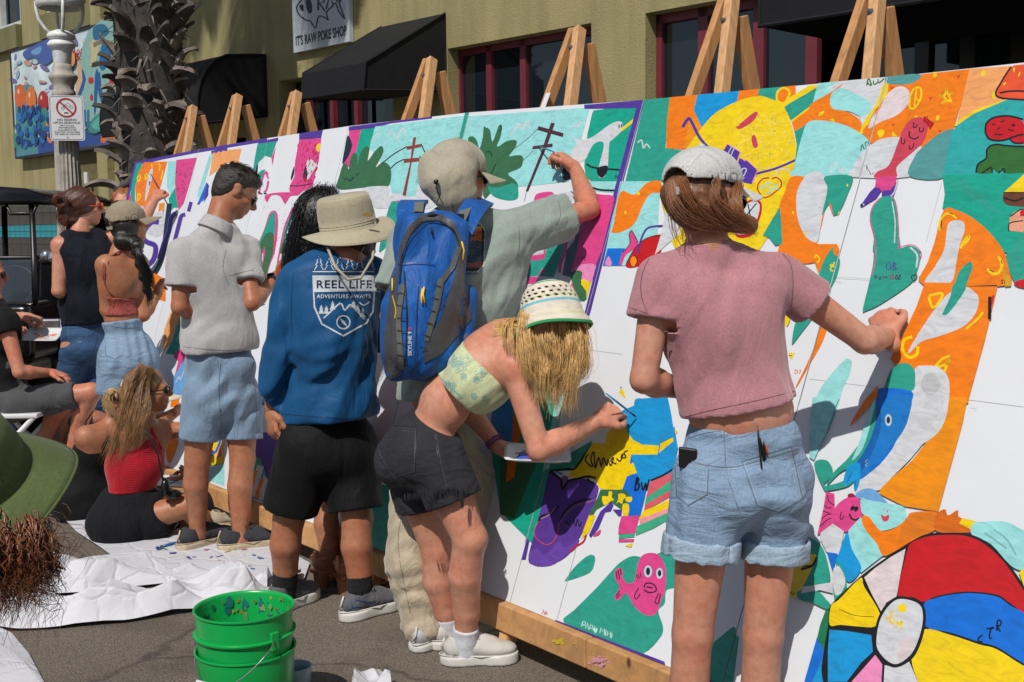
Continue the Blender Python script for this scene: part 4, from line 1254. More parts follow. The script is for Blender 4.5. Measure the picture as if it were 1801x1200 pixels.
for i in range(90):
    x = rs.uniform(24, 215); y = rs.uniform(100-.3*(x-20), 180); w_(rs.choice(['#c77f9e', '#b8d4d0', '#d8d4dc', '#8fb7c4', '#c99a84', '#7d6fa6']), ell(x, y, rs.uniform(2, 5), rs.uniform(3, 10), rs.uniform(0, 3), 7), 1)
w_('#4a62a8', [(45, 90), (95, 68), (97, 100), (80, 115), (62, 102), (48, 104)]); w_('#6fa3d4', [(58, 90), (75, 82), (72, 95), (60, 96)])
w_('#2b4a92', [(30, 250), (215, 215), (221, 247), (30, 277)], 0); w_('#4c8e96', [(28, 150), (60, 150), (70, 270), (32, 276)], 0)
for x, y, rx, ry, c in ((38, 170, 10, 22, '#d9662e'), (57, 178, 9, 26, '#e07a33'), (78, 180, 9, 20, '#b5242c'), (80, 215, 11, 25, '#3d8b80'), (91, 225, 8, 27, '#e08848'), (32, 240, 6, 22, '#3d8b80')): w_(c, ell(x, y, rx, ry), 1); w_('#f0c9a0', ell(x-rx*.3, y-ry*.4, rx*.18, ry*.2), 1)
for i in range(70):
    x = rs.uniform(34, 92); y = rs.uniform(180+abs(x-60)*.5, 262-.1*x); w_(rs.choice(['#1d4d8f', '#2562a6', '#17407a', '#2f78b4']), ell(x, y, rs.uniform(2.5, 4.5), rs.uniform(5, 8), 0, 10), 1)
w_('#8fb9b0', [(160, 55), (208, 40), (220, 180), (150, 215), (145, 120)], 1)
w_('#1d6aa6', [(180, 100), (186, 75), (200, 78), (198, 110), (186, 125), (180, 118)]); w_('#1f5d9a', [(175, 135), (181, 128), (184, 160), (193, 190), (188, 193), (178, 165)], 1)
w_('#1f5d9a', [(172, 130), (178, 128), (174, 195), (170, 197)], 1); w_('#cdbd8e', [(164, 75), (180, 68), (178, 90), (170, 115), (164, 112), (166, 95)]); w_('#2c6e8f', [(168, 52), (176, 44), (190, 45), (196, 60), (172, 72)])
w_('#d8b184', [(142, 112), (152, 128), (148, 165), (138, 168), (140, 140)], 1); w_('#e09a50', ell(129, 105, 8, 14), 1); w_('#1f5a9e', [(148, 120), (156, 140), (146, 170), (141, 168), (150, 142)], 1)
w_('#c6232e', [(195, 150), (205, 125), (221, 130), (221, 142), (200, 152)], 1); w_('#b83236', [(196, 150), (200, 150), (198, 190), (194, 190)], 0)
w_('#3f8c80', [(160, 225), (172, 205), (205, 185), (210, 190), (203, 215), (180, 232), (166, 235)]); w_('#5bb3a2', [(166, 222), (178, 206), (203, 192), (200, 210), (180, 228)])
w_('#e0702c', [(182, 245), (190, 225), (212, 200), (221, 195), (221, 235), (188, 252)], 1); w_('#4c4f96', [(195, 255), (221, 240), (221, 246), (160, 256)], 0)
for x, y in ((163, 142), (167, 142), (166, 172)): w_('#c62430', ell(x, y, 2.6, 6), 1)
for x in (146, 152, 158): w_('#2a6ea8', [(x, 195), (x+4, 193), (x+4, 224), (x, 226)], 0)
mb.build('painting', PAINT, wm)
LET = {'b': [[(0, 0), (0, 2)], [(0, 1), (.7, 1.05), (.8, .5), (.6, 0), (0, 0)]], 'e': [[(0, .55), (.75, .6), (.7, 1), (.3, 1.1), (0, .7), (.1, .1), (.8, .1)]],
       'a': [[(.75, 1), (.2, 1.05), (0, .4), (.3, 0), (.7, .4)], [(.75, 1.1), (.75, 0)]], 'c': [[(.8, .9), (.3, 1.1), (0, .5), (.3, 0), (.8, .2)]],
       'h': [[(0, 0), (0, 2)], [(0, .9), (.5, 1.1), (.7, .8), (.7, 0)]]}
mb = MB()
for i, ch in enumerate('beach'):
    x0 = 131.5+i*7.0; y0 = 105-i*2.1
    for st in LET[ch]:
        for q in stroke([(x0+px*5.4, y0-pz*14) for px, pz in st], 2.0): wallpoly(mb, q, .12, '#b01822', 0, 30)
mb.build('lettering', PAINT, wm)
# shop sign with fish skeleton
sg = thing('shop_sign', "white sign with a fish skeleton drawing reading IT'S RAW POKE SHOP", 'sign', WP(-10, 4)); OS = .06
a0, zz = wpx(516, 94, OS); a1, _ = wpx(615, 72, OS); zb_ = (wpx(518, 94, OS)[1]+wpx(615, 72, OS)[1])/2
mb = MB(); wbox(mb, a0, a1, .01, OS, zb_, zb_+(a1-a0)*1.05); mb.build('sign_panel', M('white sign face', '#a9b0b6', rough=.4, var=.06), sg)
mb = MB(); ink = '#14181c'
def sgs(pts, wd, sm=1):
    for q in stroke(smooth_poly(pts, sm, False) if sm else pts, wd): wallpoly(mb, q, OS, ink, 0, 1)
sgs([(522, 12), (530, 0), (545, -12), (560, -16)], 2); sgs([(522, 12), (523, 20), (530, 30), (542, 37), (546, 37), (555, 50), (558, 38), (562, 28), (575, 33), (578, 36), (574, 22), (584, 12), (590, 5), (596, 20), (607, 34), (598, 10), (597, -6), (600, -20)], 2.2)
wallpoly(mb, [(527, 10), (533, 8), (534, 20), (529, 17)], OS, ink, 1, 1); wallpoly(mb, [(541, -10), (548, 5), (549, 20), (543, 24), (538, 6)], OS, ink, 1, 1)
sgs([(560, -10), (560, 18)], 3, 0); sgs([(562, -5), (570, -8), (570, 4), (562, 6), (572, 20)], 2.5, 0); sgs([(574, 16), (580, -8), (587, 10)], 2.5, 0); sgs([(590, -12), (593, 4), (596, -4), (600, 3)], 2.2, 0)
vs, fs = text_mesh("IT'S RAW POKE SHOP", 1, True); xs = [v[0] for v in vs]; w0, w1 = min(xs), max(xs); tw = (a1-a0)*.90
zl = wpx(521, 84, OS)[1]; sc_ = tw/(w1-w0)
mb.add([WP(a0+(a1-a0)*.055+(v[0]-w0)*sc_, zl+v[1]*sc_*1.45+.02, OS+.003) for v in vs], [tuple(f) for f in fs], ink)
mb.build('lettering', PAINT, sg)
# ------------------------------------------------------------ lamp post with notice
LD = 11.0; lb = P(121, 330, LD); lx, ly = lb[0], lb[1]
def lz(y): return P(116, y, LD)[2]
lamp = thing('street_lamp', 'fluted concrete lamp post with white lantern cage and a no riding notice', 'street lamp', (lx, ly, 0))
conc = M('aged aggregate concrete', '#9c968e', rough=.9, var=.25, scale=14, bump=.5); wpaint = M('weathered white metal', '#cfd1d1', rough=.5, var=.2, scale=20)
zt = lz(172); mb = MB(); mb.lathe([(.21, 0), (.21, .35), (.17, .42), (.15, .55), (.135, .6)], (lx, ly, 0), 24); mb.build('base', conc, lamp)
mb = MB(); mb.lathe([(.135, .6), (.118, lz(330)), (.112, lz(260)), (.098, lz(182)), (.095, zt)], (lx, ly, 0), 40, flute=.12); mb.build('shaft', conc, lamp)
mb = MB(); mb.lathe([(.095, zt), (.105, lz(168)), (.105, lz(162)), (.09, lz(158)), (.1, lz(148)), (.125, lz(140)), (.132, lz(136)), (.128, lz(133)), (.1, lz(129)), (.088, lz(122)), (.085, lz(114)), (.07, lz(113))], (lx, ly, 0), 28)
mb.build('capital', conc, lamp, True)
mb = MB(); mb.lathe([(.07, lz(114)), (.08, lz(110)), (.088, lz(90)), (.095, lz(86)), (.125, lz(82)), (.128, lz(78)), (.11, lz(74)), (.1, lz(70)), (.125, lz(68)), (.128, lz(62)), (.1, lz(57)), (.05, lz(53)), (.01, lz(52))], (lx, ly, 0), 28); mb.build('lantern_socket', wpaint, lamp, True)
zr = lz(10); mb = MB(); mb.lathe([(.19, zr-.03), (.215, zr-.02), (.22, zr+.05), (.2, zr+.09), (.17, zr+.06), (.19, zr-.03)], (lx, ly, 0), 36); mb.build('lantern_ring', wpaint, lamp, True)
for k in range(4):
    a = .5+k*math.pi/2; ca, sa = math.cos(a), math.sin(a); mb = MB()
    mb.tube([(lx+ca*r, ly+sa*r, z) for r, z in ((.08, lz(62)), (.14, lz(52)), (.19, lz(36)), (.205, lz(20)), (.205, zr+.06))], .016, 8); mb.build('lantern_arm', wpaint, lamp, True)
    mb = MB(); mb.lathe([(.0, -.03), (.03, -.02), (.035, .03), (.02, .06), (0, .065)], (lx+ca*.205, ly+sa*.205, zr+.06), 10); mb.build('finial', wpaint, lamp, True)
mb = MB(); mb.lathe([(.17, zr+.06), (.2, zr+.2), (.2, zr+.42), (.13, zr+.55), (.02, zr+.6)], (lx, ly, 0), 24); mb.build('globe', M('frosted lamp globe', '#c9cbc6', rough=.3), lamp, True)
# notice
SD = LD-.17; n0 = nrm(V(-lx/LD*.6, -1, 0)); sx = nrm(np.cross(n0, ZUP))*-1; sc0 = P(117.5, 208, SD)
def SP(x, y, o=0): p = onplane(x, y, sc0, n0); return p+n0*o
nb_ = thing('notice_sign', 'white no riding upon sidewalk notice with a red prohibition ring strapped to the lamp post', 'sign', sc0-ZUP*.2)
rr = [SP(x, y) for x, y in ((89, 171), (145, 171), (146, 246), (95, 247))]
cx_, cy_ = 117.5, 208.5
ax3 = (sx, n0, ZUP); hw = .153; hh = .207
mb = MB(); R_ = .025; pl = []
for qx, qz, a0 in ((1, 1, 0), (-1, 1, 90), (-1, -1, 180), (1, -1, 270)):
    for t in (0, 30, 60, 90): a = math.radians(a0+t); pl.append((qx*(hw-R_)+R_*math.cos(a), qz*(hh-R_)+R_*math.sin(a)))
n = len(pl); F_ = [sc0+sx*a+ZUP*b+n0*.002 for a, b in pl]; B_ = [p-n0*.004 for p in F_]
mb.add(F_+B_, [tuple(range(n)), tuple(range(2*n-1, n-1, -1))]+[(i, n+i, n+(i+1) % n, (i+1) % n) for i in range(n)])
mb.build('sign_panel', M('white traffic sign sheet', '#c6c8ca', rough=.3, var=.05), nb_)
mb = MB(); SPt = lambda a, b, o=.003: sc0+sx*a+ZUP*b+n0*o
def sstroke(pts, wd, col, closed=False, o=.003):
    for q in stroke(pts, wd, closed): mb.add([SPt(*p, o) for p in q], [(0, 1, 2, 3)], col)
sstroke([(a*.93, b*.95) for a, b in pl], .004, '#222222', True)
sstroke(ell(0, .095, .082, .082, 0, 32), .016, '#b0202a', True, .0045); sstroke([(-.055, .15), (.055, .04)], .014, '#b0202a', False, .005)
sstroke(ell(-.03, .09, .014, .014), .003, '#222222', True); sstroke(ell(.045, .1, .014, .014), .003, '#222222', True); sstroke([(-.03, .09), (-.01, .12), (.02, .14), (.045, .1)], .003, '#222222')
sstroke([(-.03, .115), (.01, .115), (.03, .1)], .003, '#222222'); sstroke([(-.02, .045), (.0, .05), (.015, .042)], .012, '#222222')
for i, (tx, hh_, ww) in enumerate((('NO RIDING', .022, .17), ('UPON SIDEWALK', .022, .24), ('BICYCLES', .014, .12), ('SKATEBOARDS', .014, .15), ('ROLLERSKATES', .014, .16), ('ELECTRIC SCOOTERS', .014, .22), ('OR SIMILAR DEVICES', .014, .22))):
    vs, fs = text_mesh(tx, 1, True); xs = [v[0] for v in vs]; k = ww/(max(xs)-min(xs)); z = (-.025, -.052, -.074, -.094, -.114, -.134, -.154)[i]
    mb.add([SPt((v[0]-(max(xs)+min(xs))/2)*k, z+v[1]*hh_*1.25, .003) for v in vs], [tuple(f) for f in fs], '#26282c')
sstroke(ell(0, -.178, .005, .006), .004, '#222222', True)
mb.build('lettering', PAINT, nb_)

# ------------------------------------------------------------ palm with old leaf bases
pd = 10.5; pc = P(272, 330, pd); px_, py_ = pc[0], pc[1]; TH = 9.2
palm = thing('palm_tree', 'thick palm trunk covered with grey shaggy leaf stubs standing by the wall', 'palm tree', (px_, py_, 0))
bark = M('palm bark', '#3a3430', rough=.95, var=.5, scale=18, bump=.8); boot = M('grey dead leaf base', '#6f665f', rough=.9, var=.45, scale=9, bump=.7); boot2 = M('dark dead leaf base', '#453d39', rough=.9, var=.5, scale=12, bump=.7)
mb = MB(); mb.lathe([(.36, 0), (.33, .5), (.3, 1.5), (.29, 4), (.27, TH-.5), (.2, TH+.1), (0, TH+.3)], (px_, py_, 0), 20); mb.build('trunk', bark, palm, True)
def bootmesh(seed, mat):
    rs = np.random.RandomState(seed); Lh = rs.uniform(.2, .34); n = 6; V_ = []; bend = rs.uniform(.0, 1.0)
    for i in range(n+1):
        t = i/n; wd = .078*(1-t)**.6+.014+rs.uniform(-.006, .006); out = .02+Lh*t*(.34+.2*bend)+.11*bend*t*t; z = Lh*t*.9-.2*bend*t*t
        for sx_, dz in ((-1, 0), (0, .035*(1-t)), (1, 0)): V_.append((out+(.03*(1-t) if sx_ == 0 else 0), sx_*wd, z+dz*0))
        for sx_ in (-1, 0, 1): V_.append((out-.012, sx_*wd*.9, z+.03))
    f = []
    for i in range(n):
        a = i*6; b = a+6
        f += [(a, a+1, b+1, b), (a+1, a+2, b+2, b+1), (a+3, b+3, b+4, a+4), (a+4, b+4, b+5, a+5), (a, b, b+3, a+3), (a+2, a+5, b+5, b+2)]
    f += [(n*6, n*6+1, n*6+4, n*6+3), (n*6+1, n*6+2, n*6+5, n*6+4)]
    mb = MB(); mb.add(V_, f); o = mb.build('leaf_base', mat, palm, local=True); return o
protos = [bootmesh(i, boot if i % 3 else boot2) for i in range(9)]; rs = np.random.RandomState(5); k = 0; z = .9
used = set()
while z < 5.3:
    cnt = 11
    for j in range(cnt):
        a = 2*math.pi*(j+.5*(k % 2))/cnt+rs.uniform(-.2, .2); i = rs.randint(9)
        q = protos[i] if i not in used else protos[i].copy()
        if i in used: COL.objects.link(q)
        used.add(i); r = .25+rs.uniform(-.02, .02); q.location = (math.cos(a)*r, math.sin(a)*r, z+rs.uniform(-.06, .06))
        q.rotation_euler = (rs.uniform(-.35, .35), rs.uniform(-.5, .35), a); q.scale = (rs.uniform(.7, 1.15),)*2+(rs.uniform(.8, 1.2),)
    z += .17; k += 1
mb = MB(); rs = np.random.RandomState(9)        # shredded fibres between the stubs
for i in range(900):
    a = rs.uniform(0, 6.28); zz = rs.uniform(.8, 5.6); r = .3; l = rs.uniform(.06, .17); b = V(px_+math.cos(a)*r, py_+math.sin(a)*r, zz)
    d = V(math.cos(a), math.sin(a), rs.uniform(-1, .5))*l+rs.uniform(-.05, .05, 3); s_ = V(-math.sin(a), math.cos(a), 0)*rs.uniform(.004, .014)
    mb.add([b-s_, b+s_, b+d*.6+s_*.6, b+d, b+d*.6-s_*.6], [(0, 1, 2, 3, 4)])
o = mb.build('trunk_fibre', boot, palm); o['kind'] = 'stuff'
# long dead stalk hanging right of the lamp
mb = MB(); mb.tube([P(262, 285, pd-.3), P(245, 305, pd-.35), P(222, 325, pd-.4), P(201, 336, pd-.4)], [.05, .045, .04, .012], 7); mb.build('dead_stalk', boot2, palm, True)
# crown above the picture: it throws the frond shadows on the wall
leafm = M('palm leaflet', '#3f5a28', rough=.5, var=.3, scale=6)
def frond(a, el, L_, mb):
    d = V(math.cos(a), math.sin(a), 0); pts = []
    for i in range(15):
        t = i/14; pts.append(V(px_, py_, TH)+d*L_*(math.sin(t*1.5)/1.0)*math.cos(el)+ZUP*(L_*(t*math.sin(el)*1.2-.75*t*t)))
    mb.tube(pts, [.035*(1-i/16) for i in range(15)], 5); s_ = V(-d[1], d[0], 0)
    for i in range(2, 60):
        t = i/60*14; k = int(min(t, 13)); p = pts[k]*(1-(t-k))+pts[k+1]*(t-k); ll = .75*math.sin(math.pi*min(1, (i+4)/66))**.7; fw_ = nrm(pts[k+1]-pts[k])
        for sg_ in (-1, 1):
            e = p+(s_*sg_*.8+fw_*.55)*ll-ZUP*ll*.38; ww = fw_*.02; mb.add([p-ww, p+ww, (p+e)/2+ww*1.3, e, (p+e)/2-ww*1.3], [(0, 1, 2, 3, 4)])
for i in range(30):
    mb = MB(); frond(i*2.399, (.95, .5, .1)[i % 3], rs.uniform(2.0, 2.6), mb); mb.build('frond', leafm, palm)
# ------------------------------------------------------------ the row of leaning mural boards
def botline(x): return 1170+.405*(x-1169) if x > 640 else 955.75+.392*(x-640)
TOPX = [237, 350, 472, 614, 825, 1132.5, 1562]; TOPY = [285, 263, 243, 222, 198, 176, 136]
BOTX = [130, 226, 331, 444, 640, 897, 1268]; HB, SL = .20, 2.0
seam = []
for xt, yt, xb in zip(TOPX, TOPY, BOTX):
    b = G(xb, botline(xb), HB); d = raydir(xt, yt); q = CAM-b
    A_, B_, C_ = d@d, 2*d@q, q@q-SL*SL; disc = B_*B_-4*A_*C_; t = (-B_+math.sqrt(max(disc, 0)))/(2*A_); seam.append((b, CAM+d*t))
w1 = seam[-1][0]-seam[-2][0]; w2 = seam[-1][1]-seam[-2][1]; wv = (w1+w2)/2
for k in (1, 2): seam.append((seam[6][0]+wv*k*1.0, seam[6][1]+wv*k*1.0))
NPAN = len(seam)-1
def coplanar(ba, bb, ta, tpix):      # far top corner on its sight line, in the plane of the panel's other three
    nn = np.cross(bb-ba, ta-ba); d = raydir(*tpix); return CAM+d*(np.dot(ba-CAM, nn)/np.dot(d, nn))
for k in range(5, 0, -1): seam[k-1] = (seam[k-1][0], coplanar(seam[k][0], seam[k-1][0], seam[k][1], (TOPX[k-1], TOPY[k-1])))
seam[6] = (seam[6][0], coplanar(seam[5][0], seam[6][0], seam[5][1], (TOPX[6], TOPY[6])))
wv = (seam[6][0]-seam[5][0]+seam[6][1]-seam[5][1])/2; seam[7] = (seam[6][0]+wv, seam[6][1]+wv); seam[8] = (seam[6][0]+2*wv, seam[6][1]+2*wv)
QUAD = [(seam[i][0], seam[i][1], seam[i+1][0], seam[i+1][1]) for i in range(NPAN)]
if 'VERBOSE' in globals():
    for b, t in seam: print('seam', np.linalg.norm(t-b).round(3), t.round(3))
def pan_pt(i, s, t):
    b0, t0, b1, t1 = QUAD[i]; return (b0*(1-s)+b1*s)*(1-t)+(t0*(1-s)+t1*s)*t
def pan_n(i, s=.5, t=.5):
    n = nrm(np.cross(pan_pt(i, 1, t)-pan_pt(i, 0, t), pan_pt(i, s, 1)-pan_pt(i, s, 0))); return n if n[1] < 0 else -n
def pan_st(i, x, y):
    """pixel -> (s,t) on the (extended) panel i, Newton on the projection"""
    s, t = .5, .5
    for _ in range(7):
        p = pan_pt(i, s, t); u, v = proj(p); e = 1e-4
        us, vs_ = proj(pan_pt(i, s+e, t)); ut, vt = proj(pan_pt(i, s, t+e)); J = np.array([[us-u, ut-u], [vs_-v, vt-v]])/e
        d = np.linalg.solve(J, V(x-u, y-v)); s += d[0]; t += d[1]
    return s, t
def bd(x, y, off=0.0):
    """point on the boards at a pixel, off metres in front"""
    best = None
    for i in range(NPAN):
        s, t = pan_st(i, x, y)
        if -1e-6 <= s <= 1+1e-6: best = (i, s, t); break
    if best is None: i, s, t = (0, s, t) if x < 400 else (NPAN-1, s, t)
    return pan_pt(i, s, t)+pan_n(i)*off
boardm = M('primed white board', '#c9ccd0', rough=.5, var=.03, scale=3)
edgem = M('board edge ply', '#a79f92', rough=.8)
labs = ['mural board panel at the far left end, orange and teal with purple edge', 'mural board panel with pink and aqua stripes behind the man in the grey polo', 'mural board panel with white, teal and pink stripes left of the black haired woman',
        'mural board panel with the round green bush and brown utility pole', 'mural board panel with white bird, dark utility pole and purple right edge', 'mural board panel with yellow pineapple face, blank white patch and pink fish',
        'mural board panel with beach ball, red paintbrush fish and blue fish', 'mural board panel continuing right of the photo beside the burger panel']
panels = []
for i in range(NPAN):
    b0, t0 = seam[i]; b1, t1 = seam[i+1]; n = pan_n(i); t = thing('mural_panel', labs[i], 'mural panel', (b0+b1)/2, 'painted panels leaning on the easels')
    g = .0015; NS, NT = 8, 12; mb = MB(); fr = []; bk = []
    for a_ in range(NT+1):
        for c_ in range(NS+1): p = pan_pt(i, g+(1-2*g)*c_/NS, a_/NT); q = pan_n(i, c_/NS, a_/NT); fr.append(p); bk.append(p-q*.012)
    N_ = len(fr); K = NS+1; fs = []; mi = []
    for a_ in range(NT):
        for c_ in range(NS): o_ = a_*K+c_; fs += [(o_, o_+1, o_+K+1, o_+K), (N_+o_+K, N_+o_+K+1, N_+o_+1, N_+o_)]; mi += [0, 1]
    for c_ in range(NS): fs += [(c_, N_+c_, N_+c_+1, c_+1), (NT*K+c_+1, N_+NT*K+c_+1, N_+NT*K+c_, NT*K+c_)]; mi += [1, 0]
    for a_ in range(NT): fs += [(a_*K, a_*K+K, N_+a_*K+K, N_+a_*K), (a_*K+NS, N_+a_*K+NS, N_+a_*K+K+NS, a_*K+K+NS)]; mi += [1, 1]
    mb.add(fr+bk, fs); mb.m = mi
    mb.build('board', [boardm, edgem], t); panels.append(t)
# --- painting
CR = {'0': (0, 0, 1), 'c1': (0, 0, 3.602), 'c2': (450, 0, 3.602), 'c3': (900, 0, 3.602), 'c4': (1301, 0, 3.602), 'l5': (0, 300, 3.602), 'k1': (400, 300, 3.602), 'k2': (400, 600, 3.602), 'k3': (400, 867, 3.602),
      'k4': (850, 200, 3.602), 'k5': (850, 500, 3.602), 'k6': (800, 867, 3.602), 'k7': (1301, 100, 3.602), 'k8': (1301, 433, 3.602), 'n1': (1301, 700, 3.602), 'n2': (1301, 867, 3.602), 'n3': (200, 250, 6),
      'q1': (430, 190, 5.4545), 'q2': (960, 640, 7.5), 'q3': (920, 780, 6), 'q4': (840, 360, 7.5), 'q6': (300, 620, 3.53), 'l6': (0, 600, 3.602), 'q8': (1640, 100, 2.7267)}
PC = dict(pu='#53369b', te='#2a9f8a', bt='#12a58c', aq='#9bdedd', or_='#f57f00', o2='#f29200', pk='#e0468c', ye='#f4d205', gr='#3a6f47', sk='#1098da', bl='#0a70d8', rd='#c8141a', br='#8c3d33', db='#4b2c31', nv='#1f2b3a', pe='#f3a765', wh='#d3d6da', bk='#15171a', tg='#559a9b', fl='#e2d3d6', dg='#2f6b2c', sa='#cf4257', lp='#ef8fc0', cy='#2aa9a8', lb='#6fa8dc', gy='#596272')
PLAY = [l.strip() for l in PAINTING.strip().splitlines() if l.strip() and l.strip() != '#' and not l.strip().startswith('# ')]
polys = []   # (colour, polygon px)
for ln in PLAY:
    tk = ln.split(); col, mode, cr = tk[0], tk[1], tk[2]; ox, oy, k = CR[cr]
    pts = [(ox+float(a)/k, oy+float(b)/k) for a, b in (q.split(',') for q in tk[3:])]; c = PC.get(col, col)
    if mode == 's': polys.append((c, smooth_poly(pts, 2)))
    elif mode == 'p': polys.append((c, [V(*q) for q in pts]))
    elif mode[0] == 'w':       # stroke, width px
        st = stroke(smooth_poly(pts, 2, False), float(mode[1:])); polys.append((c, st))
    elif mode[0] == 'W': polys.append((c, stroke(pts, float(mode[1:]))))
    elif mode[0] == 'e':       # ellipse: centre, radii point
        (x, y), (rx, ry) = pts[0], (float(tk[4].split(',')[0])/k, float(tk[4].split(',')[1])/k); polys.append((c, ell(x, y, rx, ry, float(mode[1:] or 0))))
rs = np.random.RandomState(12)
dots = {}
for i in range(330):           # pineapple dots, clustered to the right half
    x = rs.uniform(1290, 1396); y = rs.uniform(200, 318)
    if ((x-1318)/82)**2+((y-265)/88)**2 < .9: dots.setdefault('#f3de62', []).append(ell(x, y, 1.3, 2.2, .3, 6))
for i in range(70): x = rs.uniform(300, 345); y = rs.uniform(288, 350); dots.setdefault('#b02a55', []).append(ell(x, y, .8, 2.4, .2, 5)) if x > 308+ (y-288)*.08 and x < 343-(y-288)*.35 else None
for i in range(130):
    x = rs.uniform(462, 530); y = rs.uniform(330, 470); dots.setdefault('#2a2d33', []).append(ell(x, y, .55, .55, 0, 4))
for i in range(60): x = rs.uniform(524, 560); y = rs.uniform(250, 330); dots.setdefault('#c41f3c', []).append(ell(x, y, .9, 3.2, .35, 5))
ip = next(k for k, (c, p) in enumerate(polys) if c == PC['ye'] and not isinstance(p[0], list) and len(p) > 40 and 1200 < np.mean([q[0] for q in p]) < 1340 and np.mean([q[1] for q in p]) < 360)
polys.insert(ip+2, ('#f3de62', [[V(*q) for q in d] for d in dots.pop('#f3de62')]))
for c, l in dots.items(): polys.append((c, [[V(*q) for q in d] for d in l]))
HM = np.zeros((760, 1320), np.int16); layered = []      # height map in 2 px cells: a stroke lies just above whatever it covers
def cells(pg):
    xs = [p[0] for p in pg]; ys = [p[1] for p in pg]; x0, x1 = int(min(xs)/2)-1+150, int(max(xs)/2)+2+150; y0, y1 = int(min(ys)/2)-1+60, int(max(ys)/2)+2+60
    x0, y0, x1, y1 = max(x0, 0), max(y0, 0), min(x1, 1319), min(y1, 759)
    if x1 <= x0 or y1 <= y0: return None
    gx, gy = np.meshgrid((np.arange(x0, x1)-150)*2+1., (np.arange(y0, y1)-60)*2+1.); ins = np.zeros(gx.shape, bool); n = len(pg)
    for k in range(n):
        (ax, ay), (bx, by) = pg[k][:2], pg[(k+1) % n][:2]
        if ay != by: c = ((ay > gy) != (by > gy)) & (gx < (bx-ax)*(gy-ay)/(by-ay)+ax); ins ^= c
        L = int(max(abs(bx-ax), abs(by-ay))/1.5)+2
        for t in np.linspace(0, 1, L):
            ix, iy = int((ax+(bx-ax)*t)/2+150)-x0, int((ay+(by-ay)*t)/2+60)-y0
            if 0 <= ix < ins.shape[1] and 0 <= iy < ins.shape[0]: ins[max(iy-1, 0):iy+2, max(ix-1, 0):ix+2] = True
    return (slice(y0, y1), slice(x0, x1)), ins
for c, pg in polys:
    pl_ = pg if isinstance(pg[0], list) else [pg]; q = [p for s in pl_ for p in s]
    bb = (min(p[0] for p in q), max(p[0] for p in q), min(p[1] for p in q), max(p[1] for p in q)); cc = [z for z in (cells(p) for p in pl_) if z is not None]
    lay = max([int(HM[sl][ins].max()) for sl, ins in cc if ins.any()] or [0])+1
    for sl, ins in cc: HM[sl][ins] = lay
    layered.append((c, pg, lay, bb))
if 'VERBOSE' in globals(): print('T max layer', HM.max())
for i in range(NPAN):
    cs = [proj(pan_pt(i, s, t)) for s in (0, 1) for t in (0, 1)]; X0, X1 = min(c[0] for c in cs), max(c[0] for c in cs)
    n = pan_n(i); mb = MB()
    for c, pg, lay, bb in layered:
        if bb[1] < X0 or bb[0] > X1: continue
        for poly in (pg if isinstance(pg[0], list) else [pg]):
            st = [V(*pan_st(i, p[0], p[1])) for p in poly]
            if not (-3 < min(q[0] for q in st) and max(q[0] for q in st) < 4): continue
            for tri in ([[st[k] for k in t] for t in tess(st)] if len(st) > 4 else [st]):
                cc = clip_rect(tri, .002, .998, .0, 1.0)
                if not cc: continue
                mb.add([pan_pt(i, q[0], q[1])+n*(.0006+.0001*lay) for q in cc], [tuple(range(len(cc)))], c)
    if mb.v: mb.build('painted_artwork', PAINT, panels[i])
